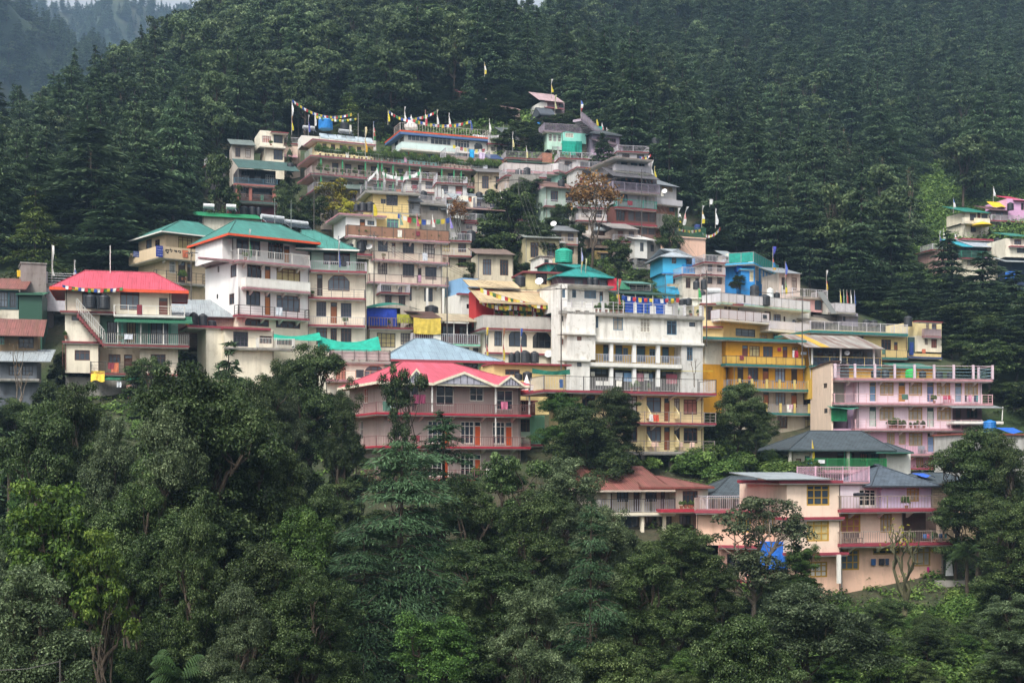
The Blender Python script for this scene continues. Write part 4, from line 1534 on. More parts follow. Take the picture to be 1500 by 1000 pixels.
flagpole(b.at(238, 362, 2), 4.4, 'bare white banner pole above the concrete stair hut', ('#c9c7c2',), .8, .3)
flagpole(b.at(340, 362, 1), 2.8, 'small white flag at the left tip of the red roof', ('#d8d6d2', '#4a5a8a'), .8, .4)
cloth_sheet(b, 78, 96, 306, 336, 0, mat('#d9b325', 'plain'), 'small yellow box sheet beside the concrete stair hut', 'yellow_panel', 'panel', wav=.02)

# ---- beige house with green hipped roof and Tibetan lettering
frame(180, 300, .26)
b = Bld('house', 'beige two storey house with green hipped roof and lettering on its balcony wall', 240, 178, 470, 181.5, 440, 8.0)
k = b.block(240, 470, 165, 445, BEIGE, ext=4)
k.wins(183, 250, 'br3', [(312, 392)]); k.wins(205, 254, 'br', [(420, 445)])
k.wins(325, 392, 'ltg', [(262, 298)]); k.doors(322, 440, '#4a3a34', [(312, 352)]); k.doors(330, 430, '#3a2f2b', [(362, 392)])
k.wins(195, 262, 'br', [(130, 163), (180, 208)], 'L')
sl = b.slab(240, 470, 302, 1.0, BEIGE, th=.2, side=.9, back=8, brackets=3)
o_, u0, u1, v, z, bb = sl
M = MB().box(u0 + .04, u1 - .04, v + .03, v + .15, z, z + 1.25).box(u0 + .04, u0 + .16, v + .15, 8, z, z + 1.25)
par = M.build('parapet', BEIGE, o_)
M = MB()


def strokes(M, marks, ox, oz, s, v):
	for a, c, d, e in marks:
		dx, dz = d - a, e - c
		L = math.hypot(dx, dz) or 1
		nx, nz = -dz / L * .055, dx / L * .055
		p = [(a, c), (d, e)]
		M.quad((ox + (p[0][0]) * s + nx, v, oz + p[0][1] * s + nz), (ox + p[0][0] * s - nx, v, oz + p[0][1] * s - nz),
               (ox + p[1][0] * s - nx, v, oz + p[1][1] * s - nz), (ox + p[1][0] * s + nx, v, oz + p[1][1] * s + nz))


# the painted letters: head strokes with hanging stems and hooks
glyphs = [
	[(0, 1, .9, 1), (.1, 1, .1, .6), (.45, 1, .35, .65), (.8, 1, .8, .55), (.2, .5, .8, .45), (.3, .35, .75, .2)],
	[(0, 1, .7, 1), (.6, 1, .6, .7), (.2, .75, .55, .6), (.1, 1.25, .35, 1.15)],
	[(0, 1, .8, 1), (.2, .9, .7, .65), (.7, 1, .75, .6)],
	[(0, 1, .7, 1), (.1, .95, .1, .7), (.3, .7, .65, .55), (.6, 1, .65, .6)],
	[(0, 1, .8, 1), (.15, .8, .5, .6), (.5, .95, .8, .6)],
	[(0, 1, .6, 1), (.3, 1, .25, .55), (.5, .85, .9, .5)],
	[(0, 1, .7, 1), (.1, 1, .3, .6), (.3, .6, .7, .3), (.1, .4, .5, .05), (.6, 1, .6, .75)],
	[(0, 1, .8, 1), (.2, .8, .6, .45), (.6, .5, .8, .8), (.15, .35, .65, .25)],
	[(0, 1, .6, 1), (.3, 1.3, .5, 1.15), (.3, 1, .3, .5), (.1, .4, .6, .35), (.35, .35, .6, .05)]]
gw = (b.u(448, v) - b.u(238, v)) / len(glyphs)
for i, g_ in enumerate(glyphs):
	strokes(M, g_, b.u(240, v) + gw * i, z + .28, gw * 1.0, v + .025)
M.build('lettering', mat('#1f1c1a', 'plain', .8), par)
b.balc(240, 470, 440, .9, GREYW, 'lite', IRON, 1.35, side=1.2)
b.hip(218, 600, 162, GROOF, row_r=92, v0=-1.2, depth=11, hl=5.2, hr=1.6, fascia=OFFW, fh=.15)
b.done()


def sign(b, x0, x1, rt, rb, v, col, lines, label, face=None):
	u0, u1 = b.u(x0, v), b.u(x1, v)
	z1, z0 = b.z(rt, v), b.z(rb, v)
	o = MB().box(0, u1 - u0, 0, .06, 0, z1 - z0).build('sign_board', mat(col, 'plain', .5))
	o.location = b.world(u0, v, z0)
	o.rotation_euler = (0, 0, b.root.rotation_euler[2])
	tag(o, label, 'sign')
	M = MB()
	rr = random.Random(4)
	for i in range(lines):
		z = (z1 - z0) * (1 - (i + .8) / (lines + .6))
		x = (u1 - u0) * .1
		while x < (u1 - u0) * .86:
			w = rr.uniform(.06, .2)
			M.quad((x, -.004, z), (x + w, -.004, z), (x + w, -.004, z + .045), (x, -.004, z + .045))
			x += w + .06
	M.build('lettering', mat('#c8ccd8', 'plain'), o)
	return o


sign(b, 188, 226, 246, 308, -1.16, '#22358f', 4, 'blue sign board on the corner of the lettered balcony wall')
sign(b, 60, 92, 290, 322, 3.5, '#2a3f78', 3, 'small blue sign on a post left of the beige house')
plants_row(b, 320, 365, 425, 2, -1.3, 'leafy green pot plant on the lower balcony of the beige house', 1.1)

# ---- white five storey house, green roof with orange edge
b = Bld('house', 'white five storey guest house with green metal roof and orange eaves', 648, 153, 1050, 158, 850, 8.6)
k = b.block(612, 1050, 165, 330, WHITEW, v0=.9, depth=7.6)
k.wins(190, 298, 'br4', [(640, 775)]); k.wins(205, 305, 'br4', [(818, 905)]); k.door(908, 940, 225, 318, '#a8672c')
k.wins(192, 290, 'br3', [(500, 566)], 'L')
k = b.block(648, 1050, 330, 475, WHITEW)
k.wins(338, 425, 'br3', [(700, 782)]); k.door(800, 832, 345, 468, '#a8672c'); k.win(866, 1000, 352, 440, 'br4')
k.wins(338, 408, 'br3', [(606, 640)], 'L'); k.wins(345, 380, 'dk', [(533, 543)], 'L')
k = b.block(648, 1050, 475, 630, WHITEW)
k.wins(494, 575, 'dk3', [(695, 775)]); k.door(800, 832, 498, 622, '#a8672c'); k.win(866, 998, 505, 595, 'br4')
k.wins(500, 562, 'br', [(598, 628)], 'L'); k.wins(503, 530, 'dk', [(528, 537)], 'L')
k = b.block(648, 1050, 630, 850, CREAM, ext=5)
k.wins(650, 690, 'br4', [(688, 824), (862, 1000)]); k.wins(735, 785, 'br4', [(770, 830), (862, 968)])
b.block(560, 650, 205, 330, WHITEW, v0=1.1, depth=7.2, name='wall_return')
b.balc(655, 1055, 326, 1.1, PINKTRIM, 'bars', WHITE, 1.15, side=.1, back=1.2, gap=.2, brackets=4)
b.balc(690, 1058, 474, 1.0, PINKTRIM, 'panel', OFFW, 1.05, gap=.2, brackets=4)
b.balc(650, 1053, 628, 1.1, REDTRIM, 'lite', IRON, 1.0, brackets=4)
b.slab(430, 655, 332, .05, PINKTRIM, v0=-.02, th=.14, name='ledge', side=.0)
hp, hd = b.hip(596, 1112, 186, GROOF, row_r=108, v0=-1.3, depth=11, hl=3.4, hr=2.2, fascia=ORTRIM, fh=.22)
b.done()
heater(b, 780, 905, 118, 5.6, 'left solar heater on the ridge of the white guest house', .3)
heater(b, 915, 1040, 132, 5.9, 'right solar heater on the ridge of the white guest house', .3)
flagpole(b.at(856, 118, 4.4), 3.1, 'left bare steel pole standing on the green roof', (), pole='#7c8480')
flagpole(b.at(948, 122, 4.4), 3.2, 'right bare steel pole standing on the green roof', (), pole='#7c8480')
flagpole(b.at(712, 320, -.9), 3.3, 'pole with green and white flag on the top balcony of the white guest house', ('#cfd3d0', '#3c7a55', '#2d6e48'), .95, .25)

# ---- cream house with mint top storey, right of the white one
b = Bld('house', 'narrow cream four storey house with mint top floor and an arched window', 1040, 158.5, 1380, 160, 835, 7.5)
k = b.block(1062, 1320, 252, 370, MINTP, v0=.6, depth=6.5)
k.wins(262, 338, 'br4', [(1130, 1280)])
k = b.block(1040, 1372, 370, 525, CREAM)
k.door(1094, 1125, 395, 515, '#3a3330'); k.win(1156, 1278, 398, 485, 'br4', arch=True)
k = b.block(1040, 1372, 525, 675, CREAM)
k.wins(547, 632, 'bf', [(1090, 1146)]); k.door(1170, 1207, 550, 668, '#8a5230'); k.wins(552, 636, 'bf', [(1228, 1288)])
k = b.block(1040, 1372, 675, 840, CREAM, ext=4)
k.wins(694, 790, 'br3', [(1090, 1150), (1170, 1206), (1228, 1288)])
b.balc(1055, 1375, 370, 1.1, REDTRIM, 'bars', PALER, 1.0, gap=.22)
b.balc(1045, 1368, 522, .9, REDTRIM, 'lite', mat('#77736f'), .95)
b.balc(1045, 1365, 676, 1.0, REDTRIM, 'bars', mat('#a8a5a2'), .9, gap=.25)
b.hip(975, 1330, 250, GROOF, row_r=150, v0=-1.1, depth=9.2, hl=1.0, hr=4.5, fascia=OFFW, fh=.15)
b.done()
flagpole(b.at(1216, 368, -1.2), 3.4, 'pole with blue flag on the mint top balcony', ('#c7c9cc', '#3a4f9a', '#4a5f9a'), .9, .2)
tanks(b, [(1262, 1300, 215, 'small')], 250, '{} black tank at the right end of the mint house roof', v=2.5)
for x in (1150, 1175): pass

# ---- low cream building with black tanks and the tin shed behind it
b = Bld('house', 'low cream flat roofed building with three black tanks on its roof', 575, 147.5, 850, 149.5, 850, 7)
k = b.block(575, 850, 700, 850, CREAM, ext=5)
k.wins(716, 800, 'bf', [(622, 706)])
k.wins(735, 778, 'br3', [(770, 840)])
b.flat(572, 835, 690, REDTRIM, out=.5, th=.22)
b.block(470, 575, 700, 850, CREAM2, v0=1.5, depth=5, ext=5, name='wall')
b.slab(362, 580, 690, .3, REDTRIM, v0=1.5, th=.2, back=6.5, name='roof_slab')
b.slab(580, 760, 803, .7, GREYW, name='ledge')
sl = b.slab(760, 970, 800, 1.0, GREYW, name='terrace')
b.rail(sl, 'bars', WHITE, 1.0)
b.done()
tanks(b, [(376, 424, 618, 'left'), (426, 478, 624, 'middle'), (480, 528, 658, 'low right')], 692, '{} one of the three black tanks on the low cream building', v=2.2)
b = Bld('shed', 'long shed with pale tin roof and brick side behind the black tanks', 300, 152.5, 640, 154, 700, 5, 'shed')
k = b.block(300, 640, 625, 700, mat('#8d7468', 'brick'), ext=2)
b.shed_roof(275, 632, 628, 535, GREYTIN, v0=-.5, depth=6)
b.done()
flagpole(b.at(352, 720, -2), 1.9, 'small yellow and white flag beside the black tanks', ('#c7c9cc', '#d0a52c'), .9, .28)

# ---- green shade net over the terrace
cloth_sheet(b, 800, 1120, 690, 742, -3, mat('#189a80', 'cloth'), 'left sheet of bright green shade net over a terrace', 'shade_net', 'shade net', wav=.25, slant=2.4, nx=14, sag=.5)
cloth_sheet(b, 1105, 1455, 708, 800, -3.5, mat('#169680', 'cloth'), 'right drooping sheet of bright green shade net over a terrace', 'shade_net', 'shade net', wav=.3, slant=2.2, nx=14, sag=.7)
frame(480, 280, .28)
b = Bld('house', 'low white building with arched brown windows and a railed terrace of plants', -10, 146.5, 300, 148, 1060, 7)
k = b.block(-10, 300, 890, 1060, CREAM2, ext=6)
k.wins(912, 990, 'br3', [(42, 95), (192, 300)], arch=True)
b.balc(10, 330, 888, .5, GREYW, 'lite', IRON, 1.15, m2=IRON)
sl = b.slab(10, 330, 886, .3, GREYW, name='floor_slab')
b.rail(sl, 'panel', mat('#b9aaa6', 'wall', .8, .6), 1.0)
b.balc(-10, 300, 985, 1.0, PINKTRIM, 'lite', mat('#b98a70'), .9)
b.done()
plants_row(b, 20, 320, 886, 7, .6, 'leafy pot plant on the terrace under the green shade net', .9)
# ------------------------------------------------------------------ middle of the town
# ---- house with the grey blue hipped roof
frame(460, 480, .2667)
b = Bld('house', 'mint green house under a large grey blue hipped tin roof', 400, 152, 1000, 155, 330, 9)
k = b.block(400, 1000, 180, 330, MINT, ext=3)
k.wins(192, 225, 'dk3', [(560, 640), (700, 780), (820, 900)])
b.hip(372, 1045, 178, BROOF, row_r=62, v0=-.9, depth=11, hl=4.6, hr=6.6, fascia=REDTRIM, fh=.22)
b.done()
b = Bld('house', 'yellow walled house with a maroon slab edge and black tanks between pink and white houses', 985, 150, 1420, 153, 400, 6)
k = b.block(985, 1385, 205, 400, YEL, ext=3)
k.wins(232, 262, 'br3', [(1050, 1130)])
b.flat(985, 1415, 195, REDTRIM, out=.5, th=.18, depth=3.4)
b.done()
cloth_sheet(b, 1200, 1405, 222, 250, -.8, mat('#1c6b58', 'cloth'), 'dark green awning cloth below the maroon slab of the yellow house', 'awning_cloth', 'awning', sag=.25)
tanks(b, [(1100, 1145, 252, 'left'), (1145, 1198, 240, 'right')], 290, '{} one of two black tanks behind the pink roof gable', v=-1.6)

# ---- taupe house with the pink roof and gables
b = Bld('house', 'taupe four storey house under a pink metal roof with three cream gables', 385, 136, 1190, 142.5, 980, 10.5)
k = b.block(385, 1135, 300, 470, TAUPE)
k.wins(318, 428, 'wh2', [(670, 768)]); k.wins(322, 400, 'wh2', [(855, 932)]); k.wins(336, 445, 'wh2', [(1003, 1094)]); k.wins(320, 430, 'wh2', [(487, 580)])
k.wins(330, 415, 'wh2', [(272, 294)], 'L')
k = b.block(385, 1135, 470, 650, TAUPE)
for x0, x1, d0, d1 in ((625, 705, 708, 748), (805, 880, 882, 918), (980, 1050, 1052, 1090)):
	k.win(x0, x1, 512, 636, 'wh'); k.door(d0, d1, 512, 645, '#c4551c', frame_col='#d8d4c8')
k.wins(525, 600, 'wh', [(450, 515)])
k.wins(538, 628, 'dk', [(166, 205)], 'L'); k.wins(510, 600, 'wh2', [(250, 268)], 'L')
k = b.block(385, 1135, 650, 832, TAUPE)
for x0, x1, d0, d1 in ((625, 705, 708, 740), (805, 880, 882, 918), (980, 1050, 1052, 1090)):
	k.win(x0, x1, 695, 815, 'wh'); k.door(d0, d1, 695, 828, '#c4551c', frame_col='#d8d4c8')
k.wins(700, 780, 'wh', [(450, 515)])
k.wins(716, 806, 'dk', [(166, 205)], 'L'); k.wins(695, 768, 'wh2', [(250, 268)], 'L')
k = b.block(385, 1135, 832, 985, TAUPE, ext=6)
k.wins(872, 955, 'wh', [(480, 540), (625, 705), (805, 880), (980, 1050)])
for r_, nb in ((470, 5), (650, 5), (832, 5)):
	sl = b.slab(385, 1192, r_, 1.2, REDB, th=.2, side=.8, back=9, brackets=nb)
	b.rail(sl, 'bars', mat('#7a5a58'), .95, gap=.24)
b.posts([648, 997, 1183], 310, 470, POSTW, v=-1.05, r=.07)
b.posts([997], 470, 650, POSTW, v=-1.05, r=.05)
hp, (u0, u1, v0, v1, ze, rise, A, B_) = b.hip(345, 1205, 306, PROOF, row_r=196, v0=-1.4, depth=12, hl=4.8, hr=6.2, fascia=mat('#e2d8bf', 'plain'), fh=.24)
bv = mat('#e2d8bf', 'plain')
for xa, xl, xr, ra in ((560, 500, 620, 232), (822, 655, 985, 242), (1078, 1010, 1150, 252)):   # gables rising from the eave
	ua, ul, ur = b.u(xa, v0 - .05), b.u(xl, v0 - .05), b.u(xr, v0 - .05)
	za = b.z(ra, v0)
	vf = v0 - .22
	slope = rise / ((v1 - v0) / 2)
	vb = v0 + (za - ze) / slope
	M = MB()
	L = math.hypot(ua - ul, za - ze)
	t = .02
	M.quad((ul, vf, ze + t), (ua, vf, za + t), (ua, vb, za + t), (ul, v0 + .1, ze + t), uv=[(vf, 0), (vf, L), (vb, L), (v0, 0)])
	M.quad((ua, vf, za + t), (ur, vf, ze + t), (ur, v0 + .1, ze + t), (ua, vb, za + t), uv=[(vf, L), (vf, 0), (v0, 0), (vb, L)])
	g_ = M.build('gable_roof', PROOF, hp)
	M = MB()
	w = .26
	for p, q in ((ul, ua), (ur, ua)):
		M.quad((p, vf - .03, ze - w + .05), (p, vf - .03, ze + .05), (q, vf - .03, za + .05), (q, vf - .03, za - w + .05))
		M.quad((p, vf - .03, ze - w + .05), (q, vf - .03, za - w + .05), (q, vf + .06, za - w + .05), (p, vf + .06, ze - w + .05))
	M.build('bargeboard', bv, g_)
	M = MB().quad((ul, vf + .1, ze - .05), (ur, vf + .1, ze - .05), (ua, vf + .1, za - .08))
	gp = M.build('gable_panel', mat('#a9a7b2', 'plain'), g_)
	M = MB()
	n = 9
	for i in range(1, n):
		uu = ul + (ur - ul) * i / n
		zz = ze + (za - ze) * (1 - abs(uu - ua) / ((ur - ul) / 2))
		if zz - ze > .15: M.box(uu - .025, uu + .025, vf + .06, vf + .098, ze, zz - .12)
	M.build('batten', mat('#55535c'), gp)
b.done()
cloth_sheet(b, 548, 612, 372, 420, -1.3, mat('#7a2f4c', 'cloth'), 'dark red cloth airing on the rail of the taupe house', 'hung_cloth', 'laundry')
cloth_sheet(b, 1028, 1062, 400, 442, -1.28, mat('#c06a86', 'cloth'), 'pink cloth airing on the right rail of the taupe house', 'hung_cloth', 'laundry')
person(b.at(548, 468, -.8), .2, 'person in dark clothes standing on the upper balcony of the taupe house', '#23262e', '#23252a')
# ---- mint annexe
b = Bld('house', 'narrow mint green annexe with a brown window beside the taupe house', 1128, 144, 1266, 145, 770, 6)
k = b.block(1128, 1266, 480, 640, MINT)
k.wins(502, 582, 'br3', [(1130, 1186)])
k = b.block(1130, 1262, 640, 770, MINT, ext=5)
b.slab(1120, 1270, 638, .5, REDTRIM)
b.balc(1128, 1190, 636, .9, GREYW, 'panel', MINTP, 1.2)
b.balc(1128, 1215, 468, 1.0, REDTRIM, 'lite', mat('#9a6a66'), .9)
k = b.block(1130, 1215, 398, 480, mat('#c08a80', 'wall', .8, .3), v0=1)
k.wins(405, 460, 'wh2', [(1140, 1165)])
b.flat(1125, 1230, 398, MAROON, th=.12)
b.done()
o = empty('garden_umbrella', b.at(1168, 398, .2), 'pointed white canvas canopy on the mint annexe', 'canopy')
o.rotation_euler[2] = b.root.rotation_euler[2]
MB().tube([(0, 0, 0), (0, 0, 2.4)], .04, 6).build('pole', POSTW, o)
MB().lathe(0, 0, [(.72, 1.0), (.68, 1.12), (.3, 1.8), (.08, 2.45), (.02, 2.6)], 8).build('canopy', mat('#dedcd8', 'cloth'), o)
MB().lathe(0, 0, [(.73, .72), (.74, 1.0), (.72, 1.02)], 8).build('valance', mat('#b33a3f', 'cloth'), o)

# ---- yellow cream three storey block on stilts
frame(760, 520, .28)
b = Bld('house', 'yellow cream balconied guest house standing on concrete stilts', 270, 138.8, 970, 144, 520, 5.5, 'guest house')
k = b.block(270, 966, 190, 352, YELP)
k.wins(214, 298, 'br3', [(545, 620)]); k.wins(218, 300, 'br', [(668, 745)]); k.doors(222, 345, '#8a4a28', [(760, 790)]); k.wins(222, 290, 'br', [(812, 842)]); k.wins(226, 306, 'br3', [(862, 933)])
k.wins(214, 298, 'br3', [(330, 400)])
k = b.block(270, 966, 352, 505, YELP)
k.wins(372, 455, 'br3', [(668, 745)]); k.doors(374, 495, '#8a4a28', [(760, 790)]); k.wins(374, 445, 'br', [(812, 842)]); k.wins(377, 458, 'br3', [(862, 935)])
k.wins(372, 455, 'br3', [(330, 400), (545, 620)])
k = b.block(270, 560, 505, 640, YEL, v0=.8, ext=3, depth=4)
topt = b.slab(130, 1036, 190, 1.3, REDTRIM, th=.22, back=5.5, brackets=6)
b.rail(topt, 'bars', mat('#c9c7c4', 'plain'), 1.35, m2=IRON, gap=.17)
for r_ in (350,):
	b.balc(270, 1034, r_, 1.3, REDTRIM, 'lite', mat('#8a7f78'), 1.05, brackets=6)
b.balc(270, 1028, 502, 1.3, CONC, 'lite', mat('#8a7f78'), 1.05, th=.25)
for x in (668, 815):
	for r0 in (262, 410):   # sloping fins between the rooms
		u_ = b.u(x, 0)
		z0, z1 = b.z(r0 + 42, -.5), b.z(r0, 0)
		M = MB()
		pts = [(-.02, z1), (-1.0, z0), (-1.0, z0 - .5), (-.02, z0 - .5)]
		for s_ in (-.05, .05):
			M.quad(*[(u_ + s_, v, z) for v, z in pts])
		for i in range(4):
			p, q = pts[i], pts[(i + 1) % 4]
			M.quad((u_ - .05, *p), (u_ + .05, *p), (u_ + .05, *q), (u_ - .05, *q))
		M.build('partition_fin', YELP, b.root)
b.block(560, 960, 505, 520, CONC, v0=-.6, depth=8, name='floor_beam')
b.posts([645, 797, 948], 520, 690, CONC, v=-.3, r=.2, name='stilt')
b.posts([700, 850], 520, 690, CONC, v=5.5, r=.2, name='stilt')
b.done()
tank(b.at(738, 610, 4), .85, 1.3, 'blue tank under the stilted yellow cream guest house', mat('#2f8fb0', 'plain', .5))
cloth_sheet(b, 684, 702, 308, 345, -1.42, mat('#d8d5d0', 'cloth'), 'white cloth over the balcony rail of the stilted guest house', 'hung_cloth', 'laundry')
cloth_sheet(b, 703, 732, 310, 345, -1.42, mat('#c8503a', 'cloth'), 'red and pale cloth over the balcony rail of the stilted guest house', 'hung_cloth', 'laundry')
plants_row(b, 560, 700, 190, 3, -.7, 'green plant on the terrace in front of the laundry', .9)


def chair(p, rz, label, col='#d8b8a8', group='plastic chairs on the balconies'):
	o = empty('plastic_chair', p, label, 'chair', group, rz)
	m = mat(col, 'plain', .5)
	MB().box(-.24, .24, -.22, .22, .4, .44).build('seat', m, o)
	MB().box(-.24, .24, .2, .24, .46, .88).build('backrest', m, o)
	for x in (-.2, .2):
		for y in (-.18, .18): MB().box(x - .025, x + .025, y - .025, y + .025, 0, .4).build('leg', m, o)
	return o


for x in (700, 722): chair(b.at(x, 500, -.8), random.uniform(-.5, .5), 'pale pink plastic chair on the lowest left balcony of the stilted guest house')
for x in (852, 905): chair(b.at(x, 500, -.8), random.uniform(-.5, .5), 'pale pink plastic chair on the lowest right balcony of the stilted guest house')

# ---- weathered white building with the verandas
frame(660, 360, .2667)
b = Bld('house', 'large weathered white building with two rows of open verandas', 600, 158.5, 1392, 165, 765, 9, 'building')
k = b.block(640, 795, 352, 490, OLDW, v0=-.45, depth=2.2)
k.wins(368, 388, 'gr', [(686, 712), (735, 762)])
k = b.block(640, 795, 490, 632, OLDW, v0=-.45, depth=2.2)
k.wins(508, 531, 'gr', [(694, 720)])
k = b.block(640, 765, 632, 775, OLDW, v0=-.45, ext=3, depth=2.2)
k.wins(648, 672, 'gr', [(694, 720)])
k = b.block(602, 640, 352, 775, OLDW, v0=.6, depth=2.6, name='wall', ext=3); k.wins(525, 555, 'gr', [(612, 630)]); k.wins(400, 430, 'gr', [(612, 630)])
k = b.block(795, 1385, 375, 520, mat('#e2ded5', 'wall', .85, .6))
k.wins(384, 458, 'bl', [(776, 812)]); k.wins(390, 466, 'bl', [(893, 947)]); k.wins(395, 472, 'wh', [(1042, 1097)]); k.wins(402, 480, 'bl', [(1188, 1243)]); k.wins(406, 430, 'dk', [(1311, 1344)])
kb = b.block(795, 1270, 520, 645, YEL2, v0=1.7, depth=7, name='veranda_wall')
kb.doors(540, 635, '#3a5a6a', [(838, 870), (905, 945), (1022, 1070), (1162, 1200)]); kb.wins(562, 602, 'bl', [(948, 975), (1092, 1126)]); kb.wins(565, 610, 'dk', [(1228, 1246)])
k = b.block(1268, 1385, 520, 645, mat('#c9c6c0', 'wall', .85, .8))
k.wins(546, 620, 'bl', [(1298, 1330)])
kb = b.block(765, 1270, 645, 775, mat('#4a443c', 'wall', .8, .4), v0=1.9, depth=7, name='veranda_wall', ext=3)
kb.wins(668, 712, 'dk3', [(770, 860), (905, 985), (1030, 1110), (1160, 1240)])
k = b.block(1268, 1385, 645, 775, mat('#c9c6c0', 'wall', .85, .8), ext=3)
b.posts([881, 1007, 1138], 528, 640, WHITEW, v=.12, r=.2)
b.posts([881, 1007, 1138], 660, 770, WHITEW, v=.12, r=.2)
b.slab(606, 1396, 374, .45, GREYW, th=.28, name='terrace_slab')
sl = b.slab(795, 1394, 521, .35, OFFW, th=.25, back=1.8, name='floor_slab')
b.slab(604, 800, 487, .8, OFFW, th=.22, name='ledge')
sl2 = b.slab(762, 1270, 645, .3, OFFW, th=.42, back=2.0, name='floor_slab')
b.slab(604, 770, 630, .8, OFFW, th=.22, name='ledge')
for x0, x1 in ((800, 873), (891, 998), (1016, 1129), (1147, 1262)):
	u0, u1 = b.u(x0, 0), b.u(x1, 0)
	z = b.z(645, 0)
	M = MB().box(u0, u1, .1, .15, z + .9, z + .96)
	for q in (.12, .36, .6, .78): M.box(u0, u1, .115, .14, z + q, z + q + .03)
	n = int((u1 - u0) / .3)
	for i in range(n + 1):
		c = u0 + .02 + (u1 - u0 - .04) * i / n
		M.box(c - .02, c + .02, .11, .145, z + .02, z + .93)
	M.build('railing', mat('#b5b7c0', 'plain'), b.root)
	M = MB().box(u0, u1, .1, .2, b.z(770, 0), b.z(770, 0) + .5).build('parapet', OLDW, b.root) if x0 == 800 else None
# roof terrace with its set-back rooms, rail and blue sheets
k = b.block(640, 870, 232, 374, OLDW, v0=2.6, depth=5, name='penthouse_wall')
k.wins(255, 300, 'bl', [(668, 690), (735, 800)]); k.doors(258, 372, '#6f8fa0', [(818, 838)])
k = b.block(600, 642, 228, 372, OLDW, v0=1.2, depth=6, name='penthouse_wall')
k.wins(258, 302, 'bl', [(612, 630)])
b.slab(590, 900, 226, -1.6, GREYW, th=.18, back=8, name='roof_slab')
k = b.block(1195, 1250, 290, 374, OLDW, v0=2.4, depth=4, name='penthouse_wall')
tr = b.slab(606, 1392, 372, .4, GREYW, th=.1, name='terrace_edge')
b.rail(tr, 'lite', PALER, 1.2)
b.posts([608, 836, 1014, 1186, 1284, 1372], 312, 372, WHITEW, v=-.2, r=.13, name='railing_post')
for x0, x1 in ((1095, 1125), (1178, 1214), (740, 775), (640, 660)):
	u0, u1 = b.u(x0, -.2), b.u(x1, -.2)
	z = b.z(372, -.2)
	MB().box(u0, u1, -.3, -.16, z, z + .95).build('railing_panel', WHITEW, b.root)
b.shed_roof(905, 1272, 262, 250, mat('#22493c', 'tin', .6, .4), v0=.6, depth=5, name='canopy')
b.posts([948, 1015, 1110, 1190], 262, 372, POSTW, v=.8, r=.05, name='canopy_post')
b.done()
blue = mat('#1f4fae', 'cloth')
cloth_sheet(b, 958, 1078, 276, 366, 1.0, blue, 'left blue tarpaulin closing the roof terrace of the weathered white building')
cloth_sheet(b, 1082, 1196, 280, 366, 1.0, mat('#2456b0', 'cloth'), 'right blue tarpaulin closing the roof terrace of the weathered white building')
prayer_string(b.at(905, 268, .5), b.at(1262, 272, .5), 12, .3, 'prayer flags hung under the dark green terrace canopy', .42, ['#c9b13a', '#2f4f9a', '#d8d6d0', '#b8383a', '#c9b13a', '#b8383a'])
plants_row(b, 780, 950, 372, 6, .1, 'leafy plant on the roof terrace of the weathered white building', .9)
plants_row(b, 1290, 1380, 372, 2, .1, 'plant at the right end of the weathered roof terrace', .6)
flagpole(b.at(921, 372, -.35), 3.9, 'pole with a faded red banner on the weathered roof terrace', ('#a5483c', '#b05a48'), .75, .3)
LCOL = ['#d5d5d8', '#6a8fb5', '#c98f9a', '#e0dfda', '#41576e', '#9a4f5a', '#d8d2c4']
for i, (x0, x1, rr_) in enumerate([(905, 945, 738), (952, 998, 745), (1022, 1060, 742), (1064, 1088, 735), (1090, 1112, 740), (1184, 1245, 752), (770, 792, 720)]):
	cloth_sheet(b, x0, x1, 698, rr_, .5, mat(LCOL[i], 'cloth'), ['pale grey sheet at the left of the laundry line', 'white and green cloth second on the laundry line', 'pale blue cloth in the middle of the laundry line', 'narrow pink cloth on the laundry line', 'white cloth right of the middle of the laundry line', 'big white sheet at the right of the laundry line', 'dark shirt drying at the left lower veranda'][i] + ' of the weathered building', 'hung_cloth', 'laundry', wav=.08)
o = MB().tube([b.world(b.u(770, .45), .45, b.z(676, .45)), b.world(b.u(1110, .45), .45, b.z(684, .45)), b.world(b.u(1440, -.6), -.6, b.z(676, -.6))], .025, 5).build('laundry_line', mat('#c9b83a', 'plain'))
tag(o, 'yellow line stretched along the lower veranda of the weathered building', 'line')
tree('bare1', xpix(0, 1) * 0 + X(1340), Rw(600), 160.5, 34, 'leafless grey shrub climbing the weathered white building', None, 'bare_shrub', Rw(760), 'shrub')

# ---- restaurant with the tan canopy
b = Bld('house', 'cream restaurant with big clipped arch windows and an open red roof terrace', 212, 162, 585, 164.5, 650, 7.5, 'restaurant')
k = b.block(212, 583, 452, 650, CREAM, ext=3)
k.win(240, 283, 468, 555, 'dk3', arch=True); k.win(320, 420, 464, 555, 'dk3', arch=True); k.win(451, 552, 470, 560, 'dk3', arch=True)
k.win(188, 205, 472, 560, 'dk', 'L', arch=True)
k = b.block(222, 578, 320, 450, mat('#a52a26', 'wall', .8, .3), v0=3.6, depth=3.5, name='terrace_wall')
k.wins(345, 440, 'dk3', [(300, 380), (430, 530)])
b.block(140, 236, 250, 450, mat('#b52b2e', 'wall', .8, .3), v0=3.0, depth=3, name='terrace_wall')
b.block(546, 580, 322, 450, mat('#b52b2e', 'wall', .8, .3), v0=1.0, depth=5, name='terrace_wall')
sl = b.slab(212, 590, 455, .6, MAROON, th=.2, side=.7, back=7)
b.rail(sl, 'wall', mat('#b5b1aa', 'wall', .85, .9), 1.35)
b.shed_roof(160, 603, 312, 240, BUFFTIN, v0=-1.0, depth=5.0, fascia=mat('#b5a182'))
b.shed_roof(105, 388, 234, 198, BUFFTIN, v0=2.6, depth=3.0, name='upper_roof')
